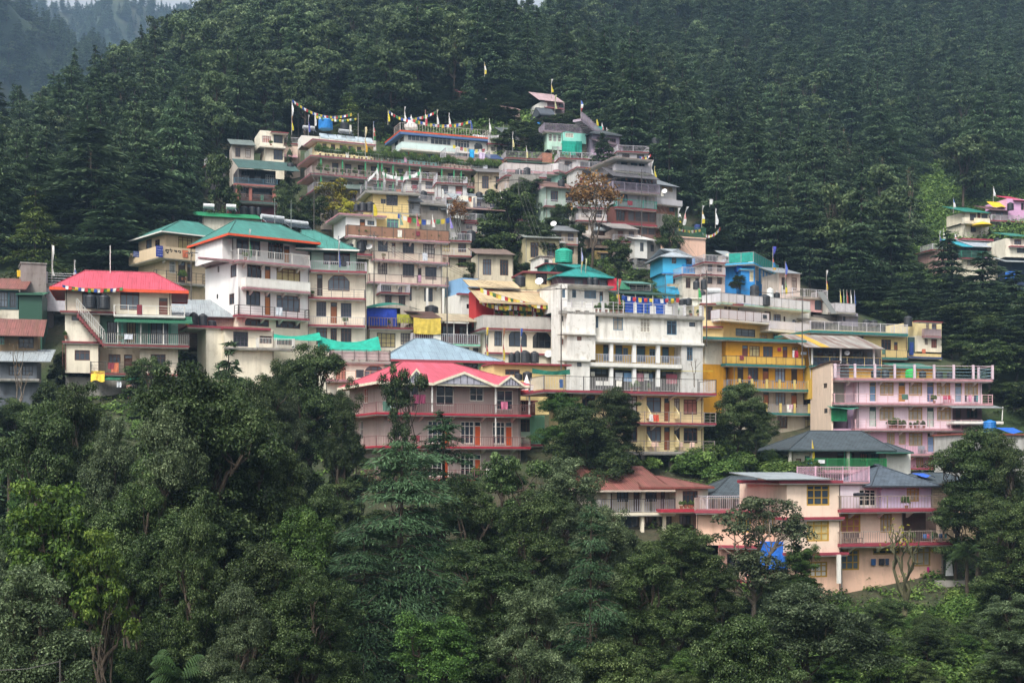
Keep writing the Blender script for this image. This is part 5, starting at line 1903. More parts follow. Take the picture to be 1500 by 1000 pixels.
b.posts([240, 345, 450, 575], 315, 452, mat('#5a2a28'), v=-.5, r=.06)
b.slab(380, 510, 252, -3.0, REDTRIM, th=.25, back=7, name='roof_slab')
b.slab(205, 590, 588, .3, REDTRIM, th=.18, side=.2, name='ledge')
b.done()
YC = ['#d8c94a', '#d5d3cc', '#a02f34', '#cfc04a', '#4a6a3a', '#d0a04a']
for i, (x0, r0, x1, r1, n, sg) in enumerate([(165, 240, 590, 322, 26, .4), (160, 300, 330, 330, 14, .35), (240, 312, 580, 330, 22, .3), (240, 350, 560, 345, 20, .35)]):
	prayer_string(b.at(x0, r0, -.95 + .4 * i), b.at(x1, r1, -.95 + .4 * i), n, sg,
                  ['sloping string of yellow and white flags under the tan canopy edge', 'short string of pale flags at the left of the red roof terrace', 'front string of yellow flags across the red roof terrace', 'inner string of flags across the red roof terrace'][i], .42, YC)
plants_row(b, 230, 570, 400, 7, .2, 'leafy plant above the parapet of the red roof terrace', 1.2)
tanks(b, [(318, 352, 588, 'far left'), (350, 385, 578, 'left'), (378, 437, 574, 'middle'), (436, 486, 578, 'right')], 642, '{} one of the black tanks in a row below the arched restaurant windows', v=-2.2)
tanks(b, [(568, 612, 540, 'upper')], 590, '{} black tank in the gap between restaurant and weathered building', v=.6)
dish(b.at(540, 618, -.4), .5, 'grey satellite dish below the right arch of the restaurant')
for x, c, lb in ((196, ('#c9b13a', '#d8d6d0', '#a8383a', '#c9b13a'), 'left'), (288, ('#8a5a3a', '#a53a3a', '#c9b13a'), 'middle'), (384, ('#2f4f9a', '#d8d6d0', '#a8383a', '#6a6a4a'), 'right')):
	flagpole(b.at(x, 640, -2.4), 3.9, f'{lb} pole of thin faded banners before the arched restaurant', c, .95, .22)
b = Bld('house', 'small white house with pale blue upper wall left of the red roof terrace', 60, 172, 150, 173, 420, 5)
k = b.block(62, 150, 178, 262, mat('#7fa8cc', 'wall', .8, .2), v0=.8)
k = b.block(62, 145, 262, 420, OFFW, ext=4)
k.wins(320, 345, 'dk', [(88, 110)]); k.wins(262, 285, 'dk', [(105, 118)])
b.slab(45, 150, 262, .4, REDTRIM, name='ledge')
b.done()

# ---- veranda house left of the restaurant, with tarpaulins
frame(480, 280, .28)
b = Bld('house', 'dark veranda house with white slatted railing and sagging tin roof', 440, 163, 800, 165, 870, 6)
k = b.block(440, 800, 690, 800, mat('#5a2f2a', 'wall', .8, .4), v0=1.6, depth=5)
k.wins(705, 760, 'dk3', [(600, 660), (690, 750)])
k = b.block(450, 800, 800, 860, CREAM, ext=4)
k.wins(815, 838, 'dk3', [(690, 740), (760, 790)])
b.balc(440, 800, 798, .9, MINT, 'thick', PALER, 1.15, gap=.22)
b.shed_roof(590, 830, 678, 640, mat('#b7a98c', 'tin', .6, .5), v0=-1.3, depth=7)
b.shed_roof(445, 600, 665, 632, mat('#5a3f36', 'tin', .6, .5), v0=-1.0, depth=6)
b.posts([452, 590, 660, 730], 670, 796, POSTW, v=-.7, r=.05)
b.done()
cloth_sheet(b, 450, 592, 664, 748, -1.1, mat('#c9b04a', 'cloth'), 'big mustard yellow tarpaulin hanging from the veranda house roof', sag=.15)
b = Bld('house', 'low house with a wooden slat balcony under green and blue sheets', 212, 163.5, 450, 165, 850, 6)
k = b.block(215, 450, 712, 850, CREAM, ext=4)
k.wins(742, 818, 'bf', [(258, 355)]); k.wins(740, 800, 'bf', [(382, 440)])
b.balc(215, 452, 712, .8, MAROON, 'thick', mat('#8a7460', 'plain'), 1.1, gap=.3)
k = b.block(215, 380, 610, 712, mat('#3a4a78', 'wall', .8, .2), v0=1.5, depth=4)
b.done()
cloth_sheet(b, 208, 495, 598, 612, -1.0, mat('#1c6f60', 'cloth'), 'dark green net stretched over the wooden slat balcony', 'shade_net', 'shade net', slant=3.0, sag=-.7, nx=12)
cloth_sheet(b, 206, 362, 615, 705, -.6, mat('#1f3fa5', 'cloth'), 'royal blue tarpaulin hanging at the left of the wooden slat balcony')
cloth_sheet(b, 355, 490, 642, 688, -.5, mat('#a8a83a', 'cloth'), 'yellow green tarpaulin hanging at the right of the wooden slat balcony')

# ---- cream five storey house
b = Bld('house', 'tall cream house with three stacked balconies below a planted brown terrace', 150, 172, 602, 176, 640, 8)
k = b.block(150, 600, 248, 365, CREAM2)
k.wins(252, 320, 'bf', [(263, 314)]); k.doors(272, 350, '#d8d4c8', [(335, 354)], frame_col='#6d3a2c'); k.wins(260, 325, 'bf', [(392, 452)]); k.wins(268, 340, 'bf', [(500, 560)])
k.wins(255, 320, 'dk', [(175, 207)])
k = b.block(215, 600, 365, 485, CREAM2)
k.wins(372, 440, 'bf', [(262, 312)]); k.wins(378, 450, 'bf', [(392, 453)]); k.doors(395, 475, '#3a3330', [(472, 491)]); k.wins(388, 455, 'bf', [(510, 570)])
k = b.block(235, 600, 485, 640, CREAM2, ext=5)
k.wins(492, 560, 'bf', [(277, 332)]); k.doors(498, 585, '#4a3630', [(368, 390)]); k.wins(500, 570, 'bf', [(406, 440), (505, 550)])
b.balc(128, 638, 248, 1.0, PINKTRIM, 'panel', mat('#8f6a55', 'wall', .85, .9), 1.3, m2=IRON, side=.6, brackets=4)
b.balc(238, 636, 360, 1.0, PINKTRIM, 'bars', mat('#b59c8c'), .95, m2=IRON, brackets=4, gap=.11)
b.balc(218, 634, 478, 1.0, PINKTRIM, 'bars', mat('#b59c90'), .95, m2=IRON, brackets=4, gap=.11)
b.slab(150, 240, 338, .5, REDTRIM, name='ledge')
k = b.block(95, 255, 140, 248, WHITEW, v0=1.5, depth=6, name='penthouse_wall')
k.doors(160, 240, '#9a5f38', [(168, 196)]); k.wins(165, 188, 'dk', [(208, 244)])
k = b.block(255, 425, 120, 248, YEL, v0=2.2, depth=5, name='penthouse_wall')
k.wins(148, 195, 'mint', [(310, 372)])
b.slab(60, 310, 134, -1.0, PINKTRIM, th=.2, back=8, name='roof_slab')
b.posts([520, 604], 500, 640, OFFW, v=-.8, r=.12)
b.done()
tanks(b, [(135, 166, 82, 'left'), (162, 206, 72, 'middle'), (198, 246, 66, 'right')], 120, '{} one of three dark tanks on the white penthouse of the tall cream house', v=3.2)
tanks(b, [(150, 196, 270, 'square shouldered')], 330, '{} black tank on the red ledge left of the tall cream house', v=-.2)
tanks(b, [(508, 580, 590, 'wide')], 645, '{} dark tank at the right foot of the tall cream house', v=-1.6)
dish(b.at(218, 322, -.4), .42, 'pale satellite dish beside the black tank on the red ledge')
plants_row(b, 150, 620, 246, 10, -.7, 'dry leafed pot plant along the brown terrace of the tall cream house', .9)
flagpole(b.at(238, 150, .2), 1.7, 'yellow banner at the corner of the white penthouse', ('#c9b530',), .85, .5)
prayer_string(b.at(365, 118, -.5), b.at(640, 120, -.5), 11, .5, 'string of prayer flags above the planted brown terrace', .5)
for x, c, lb in ((378, ('#7d9a86',), 'grey green'), (465, ('#b5566a',), 'red'), (546, ('#d5d2cc',), 'white'), (640, ('#7a6fb5', '#8a80c0'), 'purple')):
	flagpole(b.at(x, 215, -.6), 2.5, f'{lb} banner pole above the planted brown terrace', c, .65, .4)
flagpole(b.at(55, 370, -3), 2.7, 'blue and white banner in front of the mint house roof', ('#3a4f9a', '#d5d3cf', '#8a7a9a'), .8, .25)
# ------------------------------------------------------------------ right side of the town
# ---- orange four storey house
frame(1010, 380, .26)
b = Bld('house', 'bright orange four storey house with teal slab edges and blue railings', 205, 171.5, 715, 176, 970, 8)
k = b.block(205, 705, 450, 592, ORANGE)
k.doors(488, 580, '#6d3a2c', [(297, 329), (525, 552)]); k.wins(490, 550, 'br3', [(338, 396), (414, 470)]); k.wins(490, 540, 'br', [(578, 610)])
k = b.block(245, 715, 592, 730, ORANGE)
k.doors(605, 695, '#3a2c26', [(270, 304), (573, 607)]); k.wins(607, 690, 'br3', [(330, 388), (482, 540), (640, 690)]); k.doors(612, 700, '#8a4a28', [(412, 446)])
k = b.block(205, 247, 592, 730, mat('#9a8a78', 'wall', .8, .5), v0=1.4, name='porch_wall', depth=6)
k = b.block(205, 715, 730, 865, mat('#9a8c7c', 'wall', .85, .5))
k.doors(745, 830, '#8a4a28', [(415, 448), (573, 606)]); k.wins(748, 822, 'br3', [(484, 541), (640, 696)])
k = b.block(205, 712, 865, 970, mat('#a39a88', 'wall', .85, .6), ext=4)
k.wins(876, 950, 'br3', [(496, 552), (650, 707)])
k = b.block(88, 205, 458, 600, CREAM2, v0=1.0, depth=7, name='side_wall')
k = b.block(75, 205, 600, 730, ORANGE, v0=1.0, depth=7, name='side_wall', ext=3)
b.slab(88, 660, 447, .8, TEALT, th=.3, side=.2, back=8, name='roof_slab')
s1 = b.balc(205, 655, 592, 1.0, TEALT, 'panel', mat('#c9a24a', 'wall', .8, .6), .95, m2=IRON, th=.25)
s2 = b.balc(215, 718, 728, 1.0, TEALT, 'bars', mat('#7f9ab0', 'plain'), 1.0, m2=GREYR, th=.25, gap=.25)
s3 = b.balc(300, 712, 862, 1.0, TEALT, 'bars', mat('#9a979c', 'plain'), 1.0, m2=GREYR, th=.25, gap=.25)
for sl, xs in ((s2, (283, 352, 436, 508, 592, 670)), (s3, (432, 513, 592, 674))):
	v, z = sl[3], sl[4]
	for x in xs:
		u_ = b.u(x, v)
		MB().box(u_ - .13, u_ + .13, v - .06, v + .12, z, z + 1.15).build('railing_pier', YPOST, sl[0])
b.done()
person(b.at(338, 726, -.6), .3, 'person in a dark red top leaning at the blue railing of the orange house', '#8a2f38', '#3f2a30')
for x0, x1, c, lb in ((580, 592, '#d5d2cf', 'white'), (592, 612, '#a52438', 'red')):
	cloth_sheet(b, x0, x1, 508, 550, -.9, mat(c, 'cloth'), f'{lb} garment hanging on the top balcony of the orange house', 'hung_cloth', 'laundry')
cloth_sheet(b, 497, 515, 495, 515, -.1, mat('#b5303f', 'cloth'), 'small red cloth on the orange wall', 'hung_cloth', 'laundry', wav=.05)
cloth_sheet(b, 628, 660, 514, 530, -.95, mat('#cfd3da', 'cloth'), 'pale sign cloth at the right end of the top orange balcony', 'hung_cloth', 'laundry', wav=.04)
o = MB().tube([b.world(b.u(668, -1.6), -1.6, b.z(480, -1.6)), b.world(b.u(702, -1.6), -1.6, b.z(870, -1.6))], .06, 6).build('drain_pipe', PALER)
tag(o, 'long pale pipe running down the right edge of the orange house', 'pipe')

# ---- veranda with the striped rusty roof
b = Bld('house', 'long veranda room under a rusty striped tin roof with one yellow sheet', 690, 173.5, 1085, 176, 640, 6, 'veranda house')
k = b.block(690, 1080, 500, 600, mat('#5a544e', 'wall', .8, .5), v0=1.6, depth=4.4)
k.doors(512, 596, '#4a2f28', [(720, 752), (880, 905)]); k.wins(515, 575, 'gr3', [(760, 830), (920, 980), (1000, 1040)])
b.block(690, 1080, 600, 650, YEL2, ext=3)
b.balc(690, 1085, 600, .6, TEALT, 'bars', mat('#3a5a78', 'plain'), 1.1, m2=YPOST, gap=.2)
b.shed_roof(655, 1102, 498, 430, RUSTY, v0=-1.4, depth=7)
b.shed_roof(742, 790, 496, 430, mat('#d3a53a', 'tin', .6, .3), v0=-1.42, depth=7.02, th=.02, name='yellow_roof_sheet')
b.posts([850, 1038, 690], 500, 596, POSTW, v=-.5, r=.09)
b.done()
dish(b.at(888, 545, -.5), .33, 'white satellite dish on the veranda under the striped roof', '#d0d0d0')

# ---- yellow hotel behind
b = Bld('house', 'yellow hotel with a grey railed roof terrace and teal slab edges behind the striped roof', 680, 181, 1232, 186, 640, 8, 'hotel')
k = b.block(680, 1228, 405, 545, YEL)
k.wins(433, 500, 'br3', [(915, 980)]); k.wins(445, 505, 'br3', [(1080, 1136)]); k.doors(457, 538, '#8a5230', [(1152, 1173)])
k = b.block(700, 1228, 545, 640, YEL2, ext=3)
k.wins(570, 610, 'gr', [(1070, 1100), (1190, 1210)])
tt = b.slab(680, 1232, 408, .9, TEALT, th=.3, back=8, name='roof_slab')
b.rail(tt, 'bars', PALER, 1.2, gap=.2)
b.balc(1040, 1230, 546, .9, TEALT, 'panel', mat('#cdb47a', 'wall', .8, .5), 1.0, m2=IRON, th=.22)
b.done()
tanks(b, [(975, 1015, 335, 'left'), (1012, 1060, 338, 'right')], 378, '{} one of two dark tanks behind the railed terrace of the yellow hotel', v=3)
b = Bld('house', 'pale yellow house with brown windows and dark teal clutter at the wood edge', 1225, 186, 1425, 188, 610, 7)
k = b.block(1285, 1420, 348, 430, YELP, v0=1)
k.wins(358, 410, 'br', [(1332, 1350), (1365, 1392)])
k = b.block(1285, 1420, 430, 520, CREAM, v0=1)
k.wins(443, 480, 'br', [(1325, 1342)]); k.wins(443, 496, 'br3', [(1362, 1394)])
k = b.block(1225, 1420, 530, 610, YEL, ext=4, v0=.5)
k.wins(570, 590, 'gr', [(1325, 1350)])
b.slab(1280, 1428, 346, .5, MAROON, name='roof_slab', th=.15)
b.balc(1325, 1420, 430, .6, PINKTRIM, 'panel', mat('#c9b0b0', 'wall', .8, .4), .95, v0=1)
b.slab(1230, 1425, 548, .6, mat('#3a4a78'), name='balcony')
k = b.block(1232, 1300, 440, 545, mat('#2f4a4a', 'wall', .8, .4), v0=1.6, depth=5)
b.done()
cloth_sheet(b, 1240, 1262, 468, 540, .3, mat('#243f80', 'cloth'), 'dark blue clothes hanging in a recess beside the yellow hotel', 'hung_cloth', 'laundry')

# ---- pink hotel with the peach stair tower
frame(1150, 500, .2333)
b = Bld('house', 'long pink hotel of stacked balconies with mustard windows and a peach stair tower', 300, 167.5, 1240, 170, 800, 8, 'hotel')
k = b.block(450, 1235, 238, 388, PINK)
GW = [(595, 682), (777, 861), (953, 1037), (1127, 1212)]
k.wins(256, 340, 'go', GW)
for i, x in enumerate([(530, 571), (712, 754), (890, 934), (1066, 1110)]): k.door(x[0], x[1], 256, 376, ['#5f7f9a', '#b07a35', '#5a6a90', '#7f93a5'][i], frame_col='#a8874a')
k2 = b.block(380, 450, 238, 388, PINK, v0=1.2, name='recess_wall'); k2.wins(262, 325, 'br', [(430, 446)])
b.block(300, 382, 238, 388, mat('#a8b0a0', 'wall', .8, .4), v0=1.8, name='recess_wall')
k = b.block(450, 1050, 388, 548, PINK)
k.wins(412, 497, 'go', [(593, 683), (775, 862), (954, 1040)])
for x in ((530, 571), (892, 933)): k.door(x[0], x[1], 412, 534, '#b9c0b8', frame_col='#2f6a4a')
b.block(395, 450, 388, 548, mat('#b09ab5', 'wall', .8, .3), v0=1.2, name='recess_wall')
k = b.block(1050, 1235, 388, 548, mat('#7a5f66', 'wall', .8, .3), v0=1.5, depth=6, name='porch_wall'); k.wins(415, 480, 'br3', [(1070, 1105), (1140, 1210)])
k = b.block(300, 1235, 548, 700, PINKD)
k.wins(572, 655, 'go', [(777, 863)]); k.wins(573, 645, 'go', [(640, 688), (714, 757)]); k.door(893, 936, 573, 692, '#6f86a8', frame_col='#a8874a'); k.wins(572, 655, 'go', [(955, 1040), (1127, 1210)])
k = b.block(300, 1235, 700, 800, PINKD, ext=5)
k.wins(728, 790, 'go', [(822, 868), (898, 945), (1030, 1080)])
rt = b.slab(312, 1306, 232, 1.1, PINKTRIM, th=.28, back=8, brackets=5, name='roof_slab')
b.rail(rt, 'pipes', mat('#7a98a0', 'plain'), 1.55, m2=mat('#c9b4bc', 'plain'))
b.balc(308, 1306, 386, 1.2, PINKTRIM, 'lite', PINKR, 1.05, th=.24, brackets=5)
b.balc(440, 1240, 546, 1.2, PINKTRIM, 'lite', PINKR, 1.05, th=.24, brackets=4)
b.balc(560, 1240, 704, 1.2, PINKTRIM, 'bars', GREYR, 1.0, th=.24, gap=.2, brackets=4)
b.slab(700, 1240, 794, 1.0, REDTRIM, name='ledge')
k = b.block(290, 301, 140, 560, PEACHL, v0=-.4, depth=7.2, ext=5, name='stair_tower')
k.win(240, 263, 262, 292, 'dk', 'L'); k.win(243, 266, 420, 450, 'dk', 'L')
b.block(290, 345, 132, 240, mat('#d0b3b8', 'wall', .8, .3), v0=.3, depth=4, name='stair_head')
b.block(345, 402, 140, 232, mat('#6f625c', 'wall', .8, .5), v0=1.2, depth=3, name='stair_head')
b.shed_roof(280, 408, 130, 126, DARK, v0=-.2, depth=5, name='stair_roof')
u0, u1 = b.u(286, -.5), b.u(345, -.5)
z1, z0 = b.z(128), b.z(150)
M = MB()
for d_ in (0, -.15): M.quad((u0, -.8, z1 + d_), (u1, -.8, z1 + d_), (u1, 7.2, z0 + d_), (u0, 7.2, z0 + d_))
M.quad((u0, -.8, z1 - .15), (u1, -.8, z1 - .15), (u1, -.8, z1), (u0, -.8, z1)).quad((u0, -.8, z1), (u0, 7.2, z0), (u0, 7.2, z0 - .15), (u0, -.8, z1 - .15))
M.build('tower_roof', mat('#6d5148', 'tin'), b.root)
b.shed_roof(1050, 1372, 412, 392, GREYTIN, v0=-2.2, depth=3.5, name='porch_roof')
u_ = b.u(1362, -2)
MB().tube([(u_, -2.0, b.z(498)), (u_ + .1, -2.0, b.z(410))], .06, 6).build('column', POSTW, b.root)
bl = b.slab(1060, 1372, 498, 2.1, OFFW, th=.3, name='porch_floor')
b.done()
cloth_sheet(b, 290, 388, 412, 502, -.6, mat('#1f7f4f', 'cloth'), 'bright green mesh screen at the left of the middle pink balcony', 'mesh_screen', 'screen', wav=.05)
cloth_sheet(b, 292, 470, 404, 424, -1.6, mat('#2f6f5a', 'cloth'), 'teal awning above the green mesh screen', 'awning_cloth', 'awning', slant=1.6)
tanks(b, [(755, 825, 172, 'bright')], 228, '{} green tank on the pink hotel roof', v=1.0, col=mat('#2bb04a', 'plain', .5))
tanks(b, [(540, 600, 178, 'first dark'), (604, 655, 178, 'second dark'), (842, 885, 182, 'third dark'), (935, 990, 184, 'fourth dark'), (1015, 1060, 188, 'fifth dark')], 228, '{} tank from the left on the pink hotel roof', v=2.2)
plants_row(b, 650, 760, 544, 6, -.7, 'reddish leafed pot plant on the middle pink balcony', 1.0)
plants_row(b, 775, 885, 544, 4, -.7, 'green pot plant right of the reddish ones on the middle pink balcony', .8)
chair(b.at(1040, 384, -.7), .3, 'red plastic chair on the upper pink balcony', '#c03a55')
chair(b.at(1005, 384, -.7), -.3, 'dark pink plastic chair left of the red one on the upper pink balcony', '#a8506a')
for i, x in enumerate((850, 870, 960)): chair(b.at(x, 702, -.7), .2 * i, 'grey chair on the lower pink balcony', '#8f8f9a')
for x0, x1, c, lb in ((1186, 1198, '#1f3a5a', 'dark blue'), (1199, 1212, '#2f8a8a', 'teal'), (1150, 1172, '#c98aa5', 'pink'), (1128, 1142, '#3a3f4a', 'black')):
	cloth_sheet(b, x0, x1, 335, 374, -.5, mat(c, 'cloth'), f'{lb} cloth drying on the upper pink balcony', 'hung_cloth', 'laundry')
cloth_sheet(b, 985, 1035, 652, 682, -1.25, mat('#2f86b0', 'cloth'), 'turquoise cloth on the lower pink railing', 'hung_cloth', 'laundry')
tank(b.at(1285, 565, -2.6), .75, 1.4, 'blue barrel below the white porch of the pink hotel', BLUE)
b2 = Bld('house', 'long white wall and low roof right of the pink hotel, half behind a tree', 1110, 158, 1560, 160, 800, 6, 'house')
k = b2.block(1110, 1560, 580, 800, mat('#b5b3ae', 'wall', .85, .7), ext=4)
b2.flat(1108, 1565, 578, mat('#9a5648', 'tin', .6, .4), out=.3, th=.15)
b2.done()
cloth_sheet(b2, 1395, 1510, 535, 572, 1.5, mat('#1f5fc0', 'cloth'), 'blue sheet on the low roof at the right edge', slant=2.5)
b = Bld('shed', 'small teal roofed hut peeping over the pink hotel terrace', 715, 176.5, 960, 177.5, 200, 4, 'hut')
b.block(725, 950, 168, 210, YEL2, ext=2)
b.shed_roof(715, 962, 166, 138, mat('#25705f', 'tin', .6, .3), v0=-.8, depth=5)
b.done()

# ---- slate roofed bungalow
b = Bld('house', 'bungalow with dark slate hipped roof and a green railed veranda', 50, 147, 795, 150, 810, 7, 'bungalow')
k = b.block(50, 180, 684, 810, CREAM, v0=.6, ext=3); k.wins(735, 775, 'dk', [(68, 102)]); k.wins(718, 768, 'mint', [(124, 156)])
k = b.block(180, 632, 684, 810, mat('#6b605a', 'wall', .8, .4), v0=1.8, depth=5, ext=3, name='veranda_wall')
k.doors(695, 790, '#3a2a24', [(325, 368), (412, 436)]); k.wins(700, 755, 'dk3', [(470, 520), (540, 590)])
k = b.block(632, 788, 700, 810, OFFW, v0=.4, ext=3)
o_, *_r = b.hip(20, 700, 682, SLATE, row_r=562, v0=-.9, depth=9.5, hl=4.6, hr=1.6, fascia=mat('#2a3a38'), fh=.12)
b.hip(575, 805, 695, SLATE, rise=1.0, v0=-1.0, depth=5, hl=1.2, hr=1.6, fascia=mat('#2a5a4a'), fh=.12, name='porch_roof')
b.posts([30, 395], 684, 806, mat('#c9c4b4', 'plain'), v=-.3, r=.13)
b.posts([372, 412], 690, 806, mat('#3a7a58', 'plain'), v=-.3, r=.04)
sl = b.slab(140, 640, 806, .7, PINKTRIM, th=.3, name='veranda_floor')
b.rail(sl, 'bars', mat('#2a8a4f', 'plain'), 1.2, gap=.1)
b.done()
tank(b.at(150, 812, -1.2), .72, .95, 'blue barrel at the left corner of the slate roofed bungalow', BLUE)
flagpole(b.at(168, 760, -.5), 2.4, 'small yellow flag at the corner of the green railed veranda', ('#d0b530',), .95, .3)
sign(b, 208, 250, 742, 765, -.78, '#cfcfcf', 1, 'small white notice on the green veranda railing')

# ---- big peach and lilac house in front
frame(1020, 600, .32)
b = Bld('house', 'large peach and lilac house with red ledges, mustard windows and a slate roof', 415, 121, 1130, 125.5, 800, 9)
k = b.block(415, 658, 330, 492, PEACHL, v0=-.5)
k.win(505, 610, 342, 436, 'ye')
k = b.block(430, 658, 492, 655, PEACHL, v0=-.5)
k.win(506, 608, 503, 598, 'ye')
k = b.block(430, 658, 655, 800, PEACH, v0=.4, ext=4); k.wins(690, 760, 'ye', [(520, 600)])
k = b.block(658, 945, 455, 615, PEACHL, v0=.5); k.win(662, 752, 476, 564, 'ye'); k.win(842, 895, 476, 563, 'go')
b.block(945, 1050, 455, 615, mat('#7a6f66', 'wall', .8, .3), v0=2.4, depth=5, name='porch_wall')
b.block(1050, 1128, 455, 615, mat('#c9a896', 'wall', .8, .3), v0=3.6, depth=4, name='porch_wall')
b.posts([1112], 470, 612, PEACHL, v=-.2, r=.2)
k = b.block(658, 1130, 615, 800, PEACH, v0=.5, ext=3); k.win(662, 746, 638, 731, 'ye'); k.win(808, 932, 636, 663, 'go4'); k.win(985, 1072, 632, 721, 'go')
b.slab(380, 672, 322, 1.0, REDTRIM, th=.25, back=7, name='roof_slab')
b.slab(392, 680, 488, .9, REDTRIM, th=.22, name='ledge')
b.slab(425, 700, 650, .9, REDTRIM, th=.22, name='ledge')
b.posts([652], 660, 790, OFFW, v=-1.0, r=.14)
s1 = b.balc(660, 1188, 455, 1.0, REDTRIM, 'bars', mat('#8f7f72', 'plain'), 1.15, th=.24, back=6, gap=.3, brackets=4)
s2 = b.balc(660, 1180, 612, 1.0, REDTRIM, 'bars', mat('#9a8a80', 'plain'), 1.05, th=.24, back=5, gap=.22, brackets=4)
k = b.block(658, 850, 340, 455, mat('#cfc6cc', 'wall', .8, .25), v0=2.2, depth=5, name='upper_wall'); k.win(745, 822, 364, 440, 'wh');
k = b.block(846, 1075, 345, 455, LILAC, v0=1.6, depth=6, name='upper_wall'); k.win(963, 1020, 358, 421, 'go')
b.hip(800, 1122, 348, SLATEB, row_r=250, v0=.8, depth=8.4, hl=3.4, hr=4.2, fascia=mat('#3a4046'), fh=.12)
b.slab(560, 800, 332, -2.2, PINKTRIM, th=.25, back=8, name='terrace_slab')
tr = b.slab(545, 796, 330, -1.8, PINKTRIM, th=.12, back=5.5, name='terrace')
b.rail(tr, 'bars', mat('#cfa8b8', 'plain'), 1.35, gap=.16)
b.shed_roof(318, 622, 316, 285, GREYTIN, v0=-1.3, depth=7, name='tin_roof')
M = MB().box(b.u(682), b.u(706), 2.05, 2.2, b.z(368), b.z(355)).build('air_conditioner', OFFW, b.root)
b.done()
tanks(b, [(718, 775, 378, 'black')], 398, '{} tank on the lilac upper terrace', v=1.0)
for i, x in enumerate((690, 720, 745)): chair(b.at(x, 608, -.3), .3 * i, 'dark chair in the group on the middle balcony of the peach house', '#5a4a46')
for x0, x1, c, lb in ((800, 822, '#2f5a8f', 'blue and white'), (835, 850, '#2a2c33', 'left black'), (850, 862, '#33353c', 'second black'), (866, 882, '#3a4a66', 'dark blue'), (1056, 1067, '#c02a80', 'magenta')):
	cloth_sheet(b, x0, x1, 682 if x0 < 1000 else 725, 712 if x0 < 1000 else 748, .3, mat(c, 'cloth'), f'{lb} garment on the line along the lowest peach wall', 'hung_cloth', 'laundry', wav=.05)
for i, (x, c, lb) in enumerate(((1040, '#3f6fb0', 'blue'), (1055, '#c04a6a', 'rose'), (1075, '#3a8f7a', 'teal'), (1095, '#d0cfd0', 'white'), (1112, '#2f4f7a', 'navy'), (1135, '#5fa0a0', 'pale teal'))):
	cloth_sheet(b, x, x + 13, 572, 592, -.62, mat(c, 'cloth'), f'{lb} sock or cloth pegged on the right half of the middle balcony rail', 'hung_cloth', 'laundry', wav=.03)
cloth_sheet(b, 1156, 1182, 490, 530, -1.3, mat('#a8366a', 'cloth'), 'magenta and yellow cloth hanging past the right end of the upper balcony', 'hung_cloth', 'laundry')
cloth_sheet(b, 1168, 1176, 488, 505, -1.36, mat('#d8b52a', 'cloth'), 'small yellow cloth over the magenta one at the balcony end', 'hung_cloth', 'laundry', wav=.04)
sl = b
o = empty('white_board', b.at(1160, 768, -1.0), 'leaning white board on feet at the right foot of the peach house', 'board', None, .1)
o.scale = (.6, .6, .56)
M = MB().quad((-.62, 0, 0), (.55, 0, 0), (.42, .35, 2.5), (-.3, .35, 2.5)).quad((-.62, .06, 0), (-.3, .41, 2.5), (.42, .41, 2.5), (.55, .06, 0)).quad((-.62, 0, 0), (-.3, .35, 2.5), (-.3, .41, 2.5), (-.62, .06, 0)).quad((.55, 0, 0), (.55, .06, 0), (.42, .41, 2.5), (.42, .35, 2.5)).quad((-.3, .35, 2.5), (.42, .35, 2.5), (.42, .41, 2.5), (-.3, .41, 2.5))
M.build('panel', mat('#dcdcda', 'plain'), o)
MB().tube([(-.5, .06, 0), (-.3, 1.0, 0)], .03, 4).tube([(.45, .06, 0), (.3, 1.0, 0)], .03, 4).build('foot', IRON, o)
o = MB().box(-1.2, 1.6, -1.2, 2.5, -1.5, .02).build('garden_step', CONC)
o.location = b.at(1150, 790, -1.0)
tag(o, 'low concrete step at the right foot of the peach house', 'step')

b = Bld('house', 'low peach wing with railed terrace behind the sparse tree, left of the peach house', 0, 124.5, 440, 122.5, 800, 7)
k = b.block(0, 440, 466, 620, PEACH, v0=.3); k.wins(478, 560, 'ye', [(185, 250), (305, 372)])
k = b.block(100, 440, 620, 800, mat('#c79a8a', 'wall', .8, .4), v0=.3, ext=5); k.wins(660, 740, 'dk3', [(140, 210), (260, 330)])
sl = b.slab(-10, 445, 462, .8, REDTRIM, th=.22, back=7, name='roof_slab')
b.rail(sl, 'bars', mat('#9a857c', 'plain'), 1.1, gap=.2)
b.slab(100, 445, 622, .8, REDTRIM, th=.2, name='ledge')
b.slab(100, 445, 780, .8, REDTRIM, th=.2, name='ledge')
b.done()
cloth_sheet(b, 292, 415, 600, 728, -1.0, mat('#1f64c0', 'cloth'), 'bright blue tarpaulin hanging behind the sparse tree left of the peach house', wav=.18)
b = Bld('house', 'small house with a grey slate gable and brick side wall behind the peach wing', 50, 131, 415, 132.5, 470, 6)
k = b.block(60, 345, 395, 480, mat('#55524f', 'wall', .8, .4), ext=3)
b.block(340, 415, 302, 480, BRICKW, v0=-.2, depth=5, ext=2, name='brick_wall')
b.hip(52, 345, 402, SLATE, row_r=304, v0=-1.0, depth=8, hl=3.6, hr=.15, fascia=mat('#2a5a4a'), fh=.12)
b.done()
b = Bld('house', 'long stone walled house with brown ridge tiles right of the peach house', 1070, 131, 1330, 134, 560, 6)
k = b.block(1070, 1330, 345, 560, STONEW, ext=2)
k.wins(380, 430, 'br', [(1160, 1190)])
b.hip(1040, 1330, 338, SLATE, row_r=288, v0=-.8, depth=7, hl=2.2, hr=2.2, fascia=mat('#4a3a34'), fh=.12)
b.done()
cloth_sheet(b, 1040, 1095, 290, 305, 0, mat('#2a5ac0', 'cloth'), 'blue sheet laid on the ridge of the stone walled house', slant=1.6)

